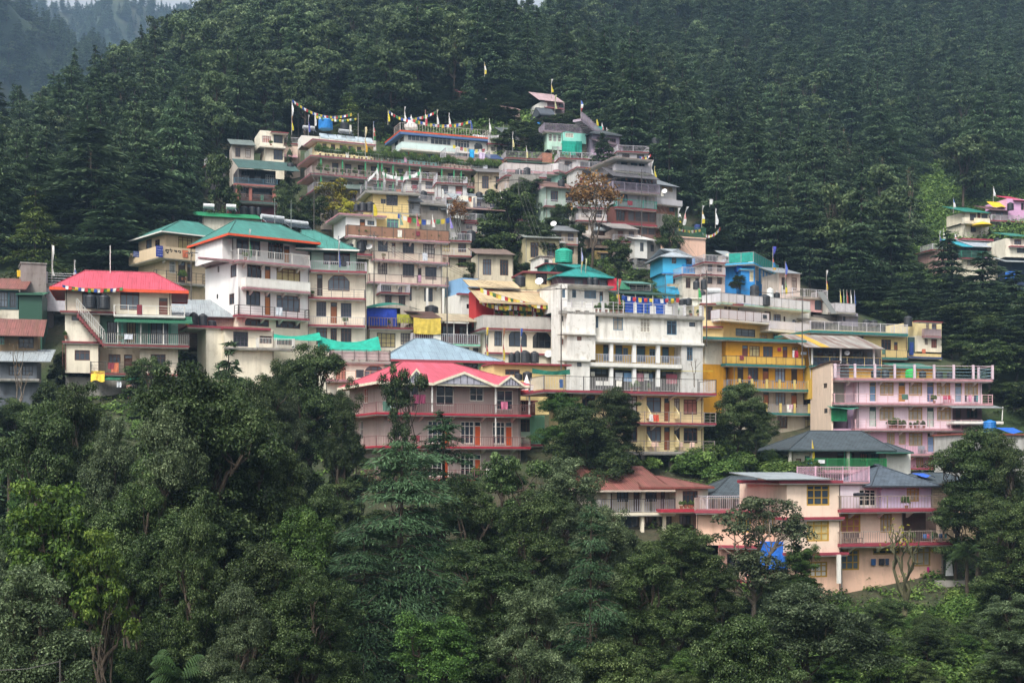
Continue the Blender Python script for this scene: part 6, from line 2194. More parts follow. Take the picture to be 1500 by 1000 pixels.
# ---- house with the red rusty tin roof
frame(760, 520, .28)
b = Bld('house', 'cream house with a wide rusty red tin roof and black and white railing', 430, 128, 995, 131.5, 930, 7.5)
k = b.block(430, 820, 702, 825, mat('#bfb3a0', 'wall', .8, .4), v0=1.3, depth=6, name='veranda_wall')
k.wins(712, 765, 'dk3', [(512, 574), (662, 722)]); k.doors(712, 815, '#4a3028', [(600, 632), (742, 765)]); k.doors(720, 815, '#4a3028', [(470, 488)])
k = b.block(820, 990, 700, 815, CREAM)
k.wins(710, 792, 'br4', [(857, 936)])
k = b.block(470, 990, 825, 950, mat('#b5a48c', 'wall', .8, .5), v0=1.0, depth=6, ext=5)
k.wins(838, 925, 'dk3', [(520, 630), (662, 722), (735, 800), (840, 900)])
sl = b.slab(430, 822, 822, .3, CREAM, th=.25, back=1.5, name='veranda_floor')
b.rail(sl, 'thick', PALER, 1.25, gap=.22, m2=IRON)
b.slab(745, 1025, 806, .9, REDB, th=.28, name='balcony', v0=-.2)
b.posts([648, 470], 708, 820, CREAM, v=.1, r=.14)
b.posts([645, 760], 830, 950, CREAM, v=.2, r=.14)
b.hip(432, 815, 706, RUSTRED, row_r=583, v0=-1.0, depth=11, hl=.2, hr=.8, fascia=mat('#b5a898'), fh=.14)
b.hip(640, 1020, 690, RUSTRED, row_r=632, v0=-.8, depth=8, hl=1.0, hr=3.6, fascia=mat('#7a4038'), fh=.14, name='side_roof')
b.done()
b2 = b.slab
plants_row(b, 865, 930, 800, 4, -.5, 'small green plant on the sill of the cream house with the rusty red roof', .5)
sl = Bld('house', 'narrow railed terrace with peach floor between red tin roof house and peach wing', 985, 129, 1180, 130, 860, 5)
sl.block(985, 1180, 815, 860, mat('#d0a090', 'wall', .8, .4), ext=5)
t_ = sl.slab(985, 1180, 812, .3, REDB, th=.22, back=5, name='terrace_slab')
sl.rail(t_, 'bars', PALER, 1.35, gap=.18)
sl.done()
# ------------------------------------------------------------------ upper town
# ---- cream and white house with zigzag balconies above the orange one
frame(940, 330, .2133)
b = Bld('house', 'pale yellow house corner with tall brown window beside the weathered white building', 410, 184, 548, 184.5, 790, 8)
k = b.block(410, 545, 540, 695, YELP)
k.win(440, 487, 558, 653, 'br3')
k = b.block(410, 560, 695, 800, YEL, ext=3); k.win(560, 618, 715, 770, 'dk3', arch=True)
b.slab(408, 560, 692, .5, REDTRIM, name='ledge')
b.slab(408, 700, 535, .5, MAROON, th=.2, name='roof_slab')
b.done()
b = Bld('house', 'white house running back in depth with long pale zigzag balconies', 548, 184.5, 1165, 194, 800, 8)
k = b.block(535, 660, 545, 690, YELP, v0=.1); k.doors(568, 660, '#8a6f4a', [(566, 586), (595, 612)])
k = b.block(655, 1160, 555, 690, OFFW, v0=.8)
k.wins(590, 668, 'br', [(843, 886)]); k.wins(604, 668, 'br3', [(905, 955)]); k.wins(615, 660, 'br', [(974, 986)]); k.wins(632, 690, 'dk', [(1032, 1060)], arch=True)
k = b.block(545, 1160, 690, 800, YEL, v0=.5, ext=3); k.wins(722, 775, 'dk3', [(645, 780), (900, 940)]); k.wins(745, 780, 'go', [(808, 865)])
b.balc(545, 880, 668, 1.2, WHITE, 'panel', mat('#c4bfc4', 'wall', .8, .3), 1.3, m2=BROWNR, side=.1, back=1.0)
b.balc(880, 1155, 712, 1.3, WHITE, 'panel', mat('#c4bfc4', 'wall', .8, .3), 1.2, m2=PALER, back=1.0)
tr = b.slab(545, 1160, 556, 1.0, mat('#9fb8a8', 'wall', .8, .5), th=.22, back=8, name='roof_slab')
b.rail(tr, 'panel', mat('#c9c8cc', 'wall', .8, .3), 1.25, m2=GREYR)
b.rail(b.balc(410, 545, 762, 1.2, MAROON, 'lite', PALER, 1.1), 'lite', PALER, .5) if False else None
b.done()
b2 = Bld('hut', 'low white roof hut with a solar heater among black tanks above the weathered building', 270, 187, 560, 187.5, 560, 5)
b2.block(290, 545, 500, 560, OFFW, ext=1)
b2.flat(285, 548, 498, OFFW, out=.3, th=.12)
b2.done()
heater(b2, 448, 538, 498, 1.2, 'big solar heater with a pale drum beside black tanks', .42)
tanks(b2, [(255, 300, 508, 'far left short'), (300, 345, 500, 'second short')], 548, '{} black tank on the low white roof hut', v=-.6)
tanks(b2, [(352, 398, 380, 'left tall'), (404, 452, 368, 'right tall')], 440, '{} black tank in front of the bright blue house', v=3)
tanks(b2, [(388, 440, 445, 'square')], 530, '{} black tank beside the big solar heater', v=.4)
flagpole(b2.at(388, 530, -.3), 1.9, 'small green flag among the black tanks', ('#3fa05a',), .8, .4)
tanks(b2, [(742, 805, 405, 'round')], 478, '{} black tank left of the white cistern', v=4)
tanks(b2, [(858, 905, 425, 'tall white'), ], 492, '{} cistern on the terrace below the blue house', v=3, col=mat('#d5d5d2', 'plain', .5))
tanks(b2, [(905, 950, 455, 'dark')], 492, '{} tank right of the white cistern', v=3.4)
flagpole(b2.at(985, 490, 2), 4.9, 'pole with blue red and yellow banner below the blue house', ('#3a4f9a', '#4a5fa8', '#b04a3a', '#3d7a45', '#d0c030'), .9, .3)
flagpole(b2.at(900, 330, 14), 4.0, 'pole with blue and orange banner behind the teal railed blue house', ('#3a3f9a', '#4a4a9a', '#c0503a', '#2a6fa0', '#d0a030'), .95, .45)
flagpole(b2.at(937, 450, 8), 3.2, 'short bare white pole at the right end of the blue house', ('#d5d5d2',), .3, .12)
flagpole(b2.at(960, 480, 3), 1.5, 'short white banner left of the tall flag pole', ('#d5d5d5',), .9, .2)

# ---- small stuff at the right of the zigzag house
b = Bld('house', 'small pink and grey timber house with pale railed roof terraces at the wood edge', 1035, 193, 1490, 198, 720, 6)
k = b.block(1060, 1240, 500, 600, mat('#c99a98', 'wall', .8, .3), v0=1); k.win(1188, 1242, 512, 585, 'dk3', arch=True)
k = b.block(1235, 1330, 530, 610, OFFW, v0=1.2)
k = b.block(1375, 1485, 590, 700, mat('#8d8794', 'wall', .8, .6)); k.wins(618, 650, 'dk', [(1382, 1400)])
k = b.block(1180, 1380, 620, 720, mat('#5a5552', 'wall', .8, .5), v0=1, ext=3); k.wins(610, 660, 'dk', [(1338, 1378)])
sl = b.slab(1035, 1280, 500, .4, mat('#a89a90', 'wall', .8, .5), v0=1, back=6, name='roof_slab'); b.rail(sl, 'bars', PALER, 1.1, gap=.3)
sl = b.slab(1325, 1470, 588, .3, GREYW, back=5, name='roof_slab'); b.rail(sl, 'panel', PALER, 1.25, m2=GREYR)
b.shed_roof(1100, 1310, 665, 600, mat('#8f8778', 'tin', .6, .6), v0=-1.0, depth=4.5)
b.shed_roof(1360, 1500, 612, 585, mat('#6d6a6a', 'tin', .6, .6), v0=-.5, depth=5.0, name='tin_roof')
b.done()
M = MB().quad((0, 0, 0), (.8, 0, 0), (-1.1, .3, 3.1), (-1.9, .3, 3.1)).quad((0, .08, 0), (-1.9, .38, 3.1), (-1.1, .38, 3.1), (.8, .08, 0)).quad((0, 0, 0), (-1.9, .3, 3.1), (-1.9, .38, 3.1), (0, .08, 0)).quad((.8, 0, 0), (.8, .08, 0), (-1.1, .38, 3.1), (-1.1, .3, 3.1))
o = M.build('tin_sheet', GREYTIN)
o.location = b.at(1302, 605, -.8)
tag(o, 'long pale tin sheet leaning across the small pink house', 'tin sheet')
for x, c in ((1362, '#cfc43a'), (1386, '#3f7a5a'), (1408, '#a8453a'), (1434, '#d5d5d2'), (1460, '#3a5a9a')):
	flagpole(b.at(x, 560, 1.0), 2.6, {'#cfc43a': 'yellow', '#3f7a5a': 'green', '#a8453a': 'red', '#d5d5d2': 'white', '#3a5a9a': 'blue'}[c] + ' banner of the five poles on the railed terrace at the wood edge', (c,), .9, .22)
flagpole(b.at(1268, 480, 5), 3.6, 'white and orange banner pole under the tall bare trunk', ('#d5d5d2', '#c0503a', '#c0a03a'), .8, .22)

# ---- bright blue house with the pyramid roof
frame(760, 260, .2)
b = Bld('house', 'bright sky blue two storey house with a grey pyramid roof', 1055, 203, 1290, 204, 830, 6)
k = b.block(1055, 1222, 582, 698, SKYB); k.win(1120, 1153, 582, 632, 'gr')
k = b.block(1220, 1290, 582, 698, SKYB2, v0=1.6, depth=4.4, name='recess_wall'); k.wins(590, 660, 'dk', [(1228, 1268)])
k = b.block(1068, 1285, 698, 830, SKYB, ext=4); k.win(1130, 1214, 712, 786, 'dk3')
b.slab(1050, 1225, 698, .15, SKYB2, th=.18, name='ledge')
b.balc(1212, 1345, 690, 1.0, SKYB2, 'thick', SKYB2, 1.1)
b.hip(1035, 1285, 578, mat('#a8b0b6', 'tin', .55, .3), row_r=526, v0=-.6, depth=7.2, hl=4.0, hr=4.0, fascia=mat('#a8b0b6', 'tin'), fh=.12)
b.done()
cloth_sheet(b, 1085, 1205, 780, 800, -1.2, mat('#b0a58f', 'cloth'), 'beige goods sheet along the foot of the sky blue house')
cloth_sheet(b, 1090, 1205, 802, 850, -1.6, mat('#2a7fa0', 'cloth'), 'blue green sheet below the sky blue house', slant=.8)
# ---- salmon house
b = Bld('house', 'salmon house with dark green railed roof behind the sky blue house', 1150, 216, 1370, 218, 600, 6)
b.block(1150, 1370, 440, 600, PEACH, ext=5)
sl = b.slab(1145, 1372, 436, .2, PEACH, back=6, name='roof_slab')
b.rail(sl, 'bars', mat('#2f5f48', 'plain'), 1.5, gap=.14)
b.done()
tanks(b, [(1285, 1330, 340, 'dark blue')], 380, '{} tank behind the green rail of the salmon house', v=3, col=mat('#2a3f78', 'plain'))
prayer_string(b.at(1170, 378, .2), b.at(1330, 372, .2), 12, .25, 'string of yellow and white flags over the green rail of the salmon house', .35, YC)
prayer_string(b.at(1345, 395, 1), b.at(1475, 345, 1), 12, .8, 'drooping string of flags right of the salmon house', .35, ['#d5d5d2', '#d0c030', '#d5d5d2', '#c0503a'])
for x, r_, h, c, lb, ln in ((1166, 385, 3.3, ('#d5d5d2', '#8a8f9a', '#d0c030'), 'yellow footed banner', 0), (1192, 370, 3.2, ('#d8d6d3', '#c98f8f', '#d5d5d2'), 'leaning white and pink banner', .25), (1338, 345, 3.1, ('#d5d5d2', '#c0a05a', '#d5d5d2', '#d0c030'), 'white and yellow striped banner', .05), (1440, 345, 2.8, ('#d8d8d5',), 'plain white spreading banner', 0), (1398, 190, .9, ('#d8d8d5',), 'tiny white banner in the trees', 0)):
	flagpole(b.at(x, r_, .5), h, f'{lb} on a pole above the salmon house', c, .9, .5, lean=ln)
b = Bld('house', 'small dark house between sky blue and pink houses with cluttered blue balcony', 1285, 208, 1400, 209, 800, 5)
k = b.block(1285, 1395, 590, 800, mat('#6a5a55', 'wall', .8, .6), ext=3); k.wins(610, 670, 'dk', [(1300, 1340)])
b.shed_roof(1330, 1420, 600, 580, mat('#7a5a50', 'tin', .6, .5), v0=-.6, depth=5)
k = b.block(1330, 1395, 700, 800, OFFW, v0=-1, depth=1); k.wins(720, 760, 'dk', [(1350, 1375)])
b.done()
frame(940, 330, .2133)
b = Bld('house', 'pink house with brown outside stairs and grey shingle roof', 405, 205, 670, 207, 470, 6)
k = b.block(500, 660, 290, 450, PINKD, v0=1); k.wins(330, 380, 'br', [(598, 628)])
b.block(470, 560, 330, 455, mat('#8a4f3f', 'wall', .8, .4), v0=.2, depth=3, name='stair_wall')
b.shed_roof(410, 660, 300, 235, mat('#75706b', 'tin', .6, .7), v0=-.6, depth=7)
M = MB()
for i in range(10):
	u0 = b.u(470 + 9 * i, -.6); u1 = b.u(470 + 9 * (i + 1), -.6)
	z = b.z(330 + 11 * i, -.6)
	M.box(u0, u1, -.9, .2, z - .35, z)
M.build('stair', mat('#8a5f50', 'wall', .8, .4), b.root)
sl = b.slab(560, 680, 290, .5, PINKTRIM, v0=1, name='balcony'); b.rail(sl, 'bars', PALER, 1.2)
k = b.block(405, 470, 335, 440, OFFW, v0=0, depth=4, name='porch_wall')
k = b.block(590, 670, 190, 250, CREAM2, v0=5, depth=3, name='upper_wall')
b.shed_roof(585, 672, 215, 175, GREYTIN, v0=4.2, depth=4, name='upper_roof')
b.done()
tree('oak_mid1', X(655), Rw(345), 203, 24, 'round dark bush tree before the pink house stairs', None, None, Rw(470))
b = Bld('house', 'bright blue hall whose long window wall runs back under a teal net railing', 775, 204, 940, 217, 460, 5, 'house')
k = b.block(775, 938, 300, 460, SKYB2, ext=4)
k.wins(315, 412, 'ltg', [(782, 806)]); k.rowwins(815, 925, 5, 325, 420, 'ltg', .8)
sl = b.slab(770, 942, 298, .3, SKYB, th=.2, back=5, name='roof_slab')
b.rail(sl, 'panel', mat('#1f8f80', 'cloth'), 1.5, m2=GREYR)
b.done()
b = Bld('house', 'bright blue end wall with one white window facing the valley', 660, 203.5, 775, 204, 460, 4, 'house')
k = b.block(682, 774, 298, 460, SKYB2, ext=4); k.win(740, 768, 315, 385, 'wh')
b.block(655, 690, 265, 320, mat('#2a6fd0', 'wall', .8, .2), v0=.6, depth=3, name='side_wall')
sl = b.slab(675, 775, 297, .3, SKYB, th=.15, back=4, name='roof_slab')
b.done()
dish(b.at(748, 285, 1), .42, 'pale satellite dish on the roof of the bright blue end wall')

# ---- house with the turquoise pyramid roof and its cream neighbour
frame(660, 360, .2667)
b = Bld('house', 'small dark house with a turquoise pyramid roof behind the weathered white building', 585, 172, 905, 174, 240, 6)
k = b.block(590, 865, 160, 240, mat('#6f5560', 'wall', .8, .3), ext=2); k.wins(175, 222, 'gr3', [(680, 730), (818, 862)])
b.block(866, 912, 172, 240, mat('#c8283f', 'plain'), v0=-.4, depth=3, name='red_panel_wall')
b.hip(580, 898, 168, TROOF, row_r=106, v0=-.8, depth=7.6, hl=5.0, hr=6.0, fascia=mat('#2a8a84', 'plain'), fh=.1)
b.done()
tanks(b, [(750, 780, 172, 'left'), (778, 812, 172, 'right')], 226, '{} dark tank before the wall of the turquoise roofed house', v=-1.0)
b = Bld('house', 'small cream box house with maroon flat roof and a wide window', 412, 174, 582, 175, 250, 5)
k = b.block(415, 581, 145, 250, YELP, ext=3); k.win(468, 530, 150, 212, 'br4')
b.flat(398, 622, 140, MAROON, out=.5, th=.25)
b.done()
tanks(b, [(352, 412, 166, 'wide')], 228, '{} black tank left of the cream box house', v=-1)
dish(b.at(488, 222, -.8), .5, 'white satellite dish before the cream box house', '#d5d5d5')
flagpole(b.at(718, 235, -2.5), 5.2, 'bent prayer pole with white top flag before the turquoise roof', ('#8a90b8', '#c9b36a', '#c9b36a'), .95, .2)
flagpole(b.at(742, 235, -2.5), 3.9, 'pale yellow green pole before the turquoise roof', ('#b5b88a', '#a8b07a'), .95, .15)
b = Bld('shed', 'green and teal sheet roofed shelter with open frame on the terrace behind', 935, 173, 1120, 174, 255, 4, 'shelter')
k = b.block(950, 1110, 205, 255, mat('#3a5a55', 'wall', .8, .4), v0=1); k.wins(208, 245, 'wh', [(980, 1100)])
b.shed_roof(930, 990, 240, 200, GREENSHEET, v0=-.6, depth=2)
b.shed_roof(970, 1110, 206, 196, mat('#5a8a80', 'tin'), v0=-.3, depth=4, name='tin_roof')
b.done()
b = Bld('shed', 'teal walled rooftop room with green tank in front of the dark tree', 525, 181, 665, 182, 160, 4, 'shed')
k = b.block(530, 655, 98, 165, mat('#1f8a80', 'wall', .8, .3), ext=6)
b.flat(520, 662, 96, MAROON, out=.3, th=.12)
b.done()
tank(b.at(622, 95, 1), 1.15, 1.9, 'large sea green tank on the teal rooftop room', mat('#1f9a80', 'plain'))
b.block
for x0, x1, r0, r1, Y, c, lb in ((490, 560, 55, 140, 184, OFFW, 'small white room left of the large sea green tank'),):
	q = Bld('hut', lb, x0, Y, x1, Y + .5, r1, 4)
	q.block(x0, x1, r0, r1, c, ext=5).wins(r0 + 20, r0 + 60, 'dk', [(x0 + 25, x1 - 20)])
	q.flat(x0 - 5, x1 + 5, r0, GREYW, out=.2, th=.1)
	q.done()

# ---- grey concrete houses in the messy middle
frame(760, 260, .2)
b = Bld('house', 'grey raw concrete house on pillars with a white upper room', 840, 212, 1045, 214, 760, 6)
k = b.block(848, 940, 445, 595, OFFW); k.wins(480, 545, 'gr', [(888, 915)])
k = b.block(940, 1040, 460, 600, GREYW, v0=.8); k.wins(490, 540, 'dk', [(965, 990)])
k = b.block(840, 1045, 600, 680, mat('#6d6862', 'wall', .85, .7), v0=1.8, depth=4); k.wins(612, 650, 'dk3', [(860, 930), (985, 1035)])
k = b.block(850, 1045, 680, 760, mat('#5a4f48', 'wall', .85, .7), v0=2.2, depth=4, ext=3)
sl = b.balc(838, 1048, 662, .9, GREYW, 'bars', GREYR, 1.0)
b.shed_roof(835, 1010, 455, 425, mat('#d5d3ce', 'tin', .6, .3), v0=-.5, depth=6)
b.posts([852, 958, 1002], 600, 760, CONC, v=.0, r=.22)
b.done()
b = Bld('house', 'tan house with shabby sheet roofs behind the brown leafed tree', 520, 214, 830, 216, 600, 6)
k = b.block(520, 700, 440, 520, mat('#b59a86', 'wall', .8, .5)); k.wins(455, 500, 'br', [(560, 600)])
k = b.block(560, 830, 540, 640, mat('#c0a468', 'wall', .8, .5), v0=-.5, ext=4); k.wins(560, 610, 'dk3', [(600, 660), (720, 780)])
b.shed_roof(500, 720, 450, 415, mat('#9a8f88', 'tin', .6, .5), v0=-.7, depth=5)
b.shed_roof(580, 840, 555, 520, mat('#8a6f60', 'tin', .6, .6), v0=-1.1, depth=5, name='lower_roof')
b.done()
b = Bld('house', 'low house under a bright grey tin roof right of the brown leafed tree', 570, 217, 850, 219, 440, 6)
k = b.block(580, 840, 380, 440, mat('#7a5f58', 'wall', .8, .5), ext=3); k.wins(392, 425, 'dk3', [(620, 680), (740, 800)])
b.hip(560, 860, 385, GREYTIN, row_r=335, v0=-.7, depth=7, hl=2.0, hr=2.5)
b.done()
cloth_sheet(b, 225, 345, 362, 415, -3, mat('#1f4fb0', 'cloth'), 'deep blue tarpaulin roof sheet between the dark tree and the brown leafed tree', slant=2.2)
cloth_sheet(b, 195, 270, 520, 560, -12, mat('#1f6a4a', 'cloth'), 'green tarpaulin at the foot of the dark tree', slant=1.5)
cloth_sheet(b, 398, 436, 272, 304, 6, mat('#2fa05a', 'cloth'), 'small bright green sheet behind the brown leafed tree')
dish(b.at(255, 392, -4), .45, 'white satellite dish on the deep blue tarpaulin', '#d8d8d8')
b = Bld('house', 'white walled fragment with grey roof left of the brown leafed tree', 180, 205, 350, 206, 520, 5)
k = b.block(190, 345, 470, 560, CREAM2, ext=4); k.wins(490, 530, 'dk', [(215, 245)])
b.shed_roof(180, 360, 475, 455, GREYTIN, v0=-.6, depth=5)
b.done()
# ------------------------------------------------------------------ hilltop rows
# ---- long green railed terrace house
frame(280, 150, .21)
b = Bld('house', 'long cream hotel of three green posted terraces with maroon edges below the white hall', 880, 227, 2186, 240, 640, 7.5, 'hotel')
for rt_, rb_, st in ((322, 400, 'br'), (412, 525, 'br3'), (540, 650, 'br3')):
	pass


def U2(x): return (520 - 280 + .21 * x) / .21    # columns measured in the next crop, in this frame


k = b.block(880, U2(1040), 432, 548, CREAM, v0=.9, depth=6)
k.rowwins(960, U2(540), 8, 470, 535, 'br3', .5); k.rowwins(U2(545), U2(1030), 6, 470, 540, 'dk3', .45)
k.wins(440, 500, 'br', [(800, 826)], 'L')
k = b.block(880, U2(1040), 560, 680, CREAM2, v0=.9, depth=6, ext=3)
k.rowwins(940, U2(1030), 12, 590, 660, 'dk3', .5)
k = b.block(880, U2(130), 318, 425, YELP, v0=2.2, depth=5)
k.rowwins(900, U2(120), 6, 345, 400, 'br3', .5)
ms = mat('#9a5a62', 'wall', .75, .4)
s1 = b.slab(870, U2(1045), 430, 1.0, ms, th=.18, side=.8, back=7.5)
b.rail(s1, 'bars', mat('#a3aaa4', 'plain'), 1.1, gap=.28)
s2 = b.slab(870, U2(1045), 552, 1.0, ms, th=.18, side=.8, back=7.5)
b.rail(s2, 'bars', mat('#b5a5a3', 'plain'), 1.1, gap=.25)
s3 = b.slab(890, U2(1045), 660, 1.0, ms, th=.18, side=.8, back=7.5)
b.rail(s3, 'bars', mat('#b5b5ba', 'plain'), 1.1, gap=.28)
s0 = b.slab(870, 1290, 318, .6, ms, th=.18, side=.6, back=7, v0=2.2, name='roof_slab')
xs = [905, 1055, 1215, 1330] + [U2(x) for x in (160, 265, 380, 455, 605, 690, 740, 850, 875, 960, 1030)]
b.posts(xs, 432, 548, mat('#3f8f62', 'plain'), v=-.7, r=.1)
b.posts(xs[::1], 560, 655, mat('#3f8f62', 'plain'), v=-.7, r=.1)
b.done()
plants_row(b, 890, U2(1030), 428, 44, -.6, 'leafy plant on the top terrace of the long green posted hotel', 1.9, group='plants on the hilltop terraces')
plants_row(b, 890, U2(1000), 550, 26, -.6, 'leafy plant on the middle terrace of the long green posted hotel', 1.5, group='plants on the hilltop terraces')
# glass panels and tanks on its roof
for i in range(6):
	u0, u1 = b.u(905 + 62 * i, 2.6), b.u(905 + 62 * i + 58, 2.6)
	z = b.z(312, 2.6)
	M = MB().quad((0, 0, .1), (u1 - u0, 0, .1), (u1 - u0, 1.1, 1.1), (0, 1.1, 1.1)).quad((0, 0, .04), (0, 1.1, 1.04), (u1 - u0, 1.1, 1.04), (u1 - u0, 0, .04))
	for p in ((.05, .02), (u1 - u0 - .05, .02)): M.box(p[0] - .03, p[0] + .03, 1.0, 1.06, 0, 1.05)
	o = M.build('roof_solar_collector', mat('#a8b4ba', 'glass'))
	o.location = b.world(u0, 2.6, z)
	o.rotation_euler[2] = b.root.rotation_euler[2]
	tag(o, ['first', 'second', 'third', 'fourth', 'fifth', 'sixth'][i] + ' tilted pale solar panel from the left on the hilltop hotel roof', 'solar panel', 'solar panels on the hilltop hotel')
tank(b.at(938, 247, 4), 1.2, 1.75, 'bright blue tank on the hilltop hotel roof', mat('#1f7fc8', 'plain'))
tanks(b, [(1040, 1100, 185, 'tall dark')], 250, '{} tank beside the bright blue one on the hilltop hotel roof', v=5)
heater(b, 780, 860, 285, 4, 'left solar heater on the hilltop hotel roof', .3)
heater(b, 1030, 1120, 285, 4, 'right solar heater on the hilltop hotel roof', .3)
b.done
q = Bld('hut', 'low white rooftop wall carrying tanks on the hilltop hotel', 770, 233, 1300, 237, 320, 3.5)
q.block(770, 1290, 250, 320, OFFW, v0=1, ext=0)
q.done()
prayer_string(b.at(705, 68, 4), b.at(1120, 118, 4), 30, 1.4, 'long string of prayer flags from the tall pole over the bright blue tank', .38)
prayer_string(b.at(870, 160, 3), b.at(1155, 148, 3), 16, .4, 'second lower string of flags over the bright blue tank', .34, ['#d0c030', '#d5d5d2', '#3a6f5a'])
for x, r0, r1, c, lb in ((702, 68, 300, ('#d5d5d2', '#d5d5d2', '#c98f5a', '#d0c030'), 'tall white pole with yellow foot'), (818, 155, 290, ('#d5d5d2', '#4a4f9a', '#5a5fa8'), 'blue and white banner'), (862, 150, 240, ('#d8d8d5',), 'white banner'), (1272, 180, 300, ('#5a7fb0', '#d5d5d2', '#b04a4a', '#3d7a45'), 'blue to red banner'), (1213, 200, 370, ('#d8c89a', '#d0b060', '#d0b050'), 'big yellow white banner'), (1105, 200, 250, ('#d8d5c8',), 'short cream banner'), (1165, 110, 300, ('#8f8f8a',), 'tall grey mast'), (1218, 360, 580, ('#c9c6c0', '#b5b0aa', '#a85a4a'), 'grey and rust lower banner')):
	p = b.at(x, r1, 1.5)
	flagpole(p, (r1 - r0) * .21 / F * p[1], f'{lb} on the hilltop hotel', c, .9, .3 if lb != 'tall grey mast' else .06)

# ---- houses at its left
b = Bld('house', 'dark brown brick framed house with wide open verandas on the left slope', 315, 218, 600, 220, 720, 7)
k = b.block(325, 590, 470, 570, mat('#3f3b3e', 'wall', .8, .4), v0=1.4, depth=5); k.wins(480, 555, 'dk3', [(350, 410), (440, 490)]); k.wins(500, 560, 'ltg', [(520, 590)])
k = b.block(325, 590, 575, 690, mat('#4a403c', 'wall', .8, .4), v0=1.4, depth=5); k.wins(590, 670, 'dk3', [(345, 400), (430, 560)])
b.posts([322, 413, 578], 575, 690, mat('#a5675a', 'wall', .8, .4), v=-.2, r=.22)
b.slab(300, 600, 572, .7, mat('#9a5f58', 'wall', .8, .4), th=.3)
b.slab(280, 600, 690, 1.2, mat('#4a5f58', 'wall', .8, .4), th=.3)
b.balc(300, 605, 570, .5, mat('#5a7a8a', 'wall'), 'bars', mat('#4a6a7a', 'plain'), .8)
b.balc(320, 600, 688, .4, MAROON, 'bars', mat('#8a6a60', 'plain'), 1.0)
k = b.block(260, 600, 700, 760, MAROON, v0=.4, ext=3)
b.shed_roof(330, 760, 462, 405, mat('#3f5f5a', 'tin', .6, .5), v0=-1.2, depth=7.5)
b.done()
tanks(b, [(340, 400, 730, 'left'), (400, 455, 728, 'middle'), (455, 490, 730, 'right')], 790, '{} dark tank on the green edged roof behind the white guest house', v=-3)
tanks(b, [(668, 718, 405, 'black')], 468, '{} tank at the right end of the brown house roof', v=3)
q = Bld('shed', 'low green edged roof with white heaters behind the white guest house', 50, 205, 500, 208, 850, 5, 'shed')
q.block(80, 490, 800, 860, mat('#c4c0b0', 'wall', .8, .4), ext=4)
q.shed_roof(30, 500, 800, 775, mat('#1f8a5a', 'tin'), v0=-.6, depth=6)
q.done()
heater(q, 85, 160, 775, 2, 'left white solar heater on the green edged roof', .35, '#d5d5d5')
heater(q, 245, 312, 770, 2, 'right white solar heater on the green edged roof', .35, '#d5d5d5')
b = Bld('house', 'narrow cream house with grey window bays between forest and brown house', 480, 236, 740, 238, 420, 6)
k = b.block(520, 650, 320, 410, CREAM, ext=3); k.win(575, 640, 332, 402, 'dk3')
k = b.block(480, 650, 205, 310, CREAM2, v0=.6); k.wins(215, 285, 'dk3', [(575, 640)]); k.wins(240, 290, 'ltg', [(495, 560)])
b.slab(478, 660, 305, .8, CREAM2, th=.3)
b.slab(560, 680, 205, .4, MAROON, name='roof_slab', back=6)
k = b.block(650, 745, 300, 420, PEACHL, v0=1.5);
b.shed_roof(640, 745, 375, 330, mat('#b58a90', 'tin'), v0=0, depth=4)
b.done()
q = Bld('hut', 'tiny hut with magenta cloth on its terrace at the edge of the forest', 140, 224, 240, 225, 470, 4)
q.block(140, 240, 420, 480, mat('#5f5a5a', 'wall', .8, .5), ext=3)
sl = q.slab(130, 250, 418, .6, MAROON, back=4, name='roof_slab')
q.rail(sl, 'bars', PALER, 1.0)
q.done()
cloth_sheet(q, 148, 190, 385, 425, -.7, mat('#b5408a', 'cloth'), 'magenta cloth over the rail of the tiny hut at the forest edge', 'hung_cloth', 'laundry')
cloth_sheet(q, 180, 225, 375, 400, -.2, mat('#c98f8f', 'cloth'), 'rose cloth behind the magenta one', 'hung_cloth', 'laundry')

# ---- white hall on top
frame(520, 150, .21)
b = Bld('house', 'white hilltop hall with orange roof edge and a row of broad windows', 345, 245, 935, 250.5, 420, 8, 'hall')
k = b.block(345, 932, 222, 345, OFFW)
k.win(367, 510, 238, 288, 'ltg'); k.win(528, 670, 245, 300, 'ltg'); k.win(697, 800, 256, 308, 'ltg'); k.win(832, 890, 266, 325, 'dk3', arch=True)
k.wins(245, 320, 'dk3', [(312, 340)], 'L'); k.wins(255, 320, 'dk', [(276, 299), (206, 237)], 'L')
k = b.block(345, 760, 345, 430, mat('#7aa5a0', 'wall', .8, .3), v0=.5, ext=3); k.rowwins(360, 740, 6, 350, 405, 'mint', .8)
sl = b.slab(345, 932, 222, .8, ORTRIM, th=.2, side=.8, back=9, name='roof_slab')
b.rail(sl, 'thick', mat('#a8a09a', 'plain'), 1.3, gap=.5)
M = MB().box(sl[1] + .02, sl[2] - .02, sl[3] + .06, 8.8, sl[4] - .62, sl[4] - .32).build('fascia', mat('#4a6a9a', 'plain'), b.root)
b.balc(345, 700, 345, .9, WHITE, 'panel', mat('#c9dcd8', 'wall', .8, .2), 1.1, side=.5, back=8)
b.done()
b2 = Bld('house', 'small cream house with a red edged railed roof at the right of the white hall', 930, 250, 1150, 252, 420, 6)
k = b2.block(935, 1080, 295, 420, CREAM2, ext=3); k.wins(318, 345, 'dk', [(948, 975)]); k.wins(310, 370, 'dk', [(990, 1030)])
sl = b2.slab(930, 1150, 292, .6, REDTRIM, th=.2, back=6, name='roof_slab')
b2.rail(sl, 'bars', PALER, 1.4, gap=.2)
b2.done()
q = Bld('house', 'pale fenced terrace house with brick end below the white hall', 630, 242, 1040, 245, 440, 5)
k = q.block(640, 940, 380, 440, mat('#8a7468', 'wall', .8, .5), ext=2)
k = q.block(940, 1040, 385, 470, BRICKW, v0=-.5, ext=2)
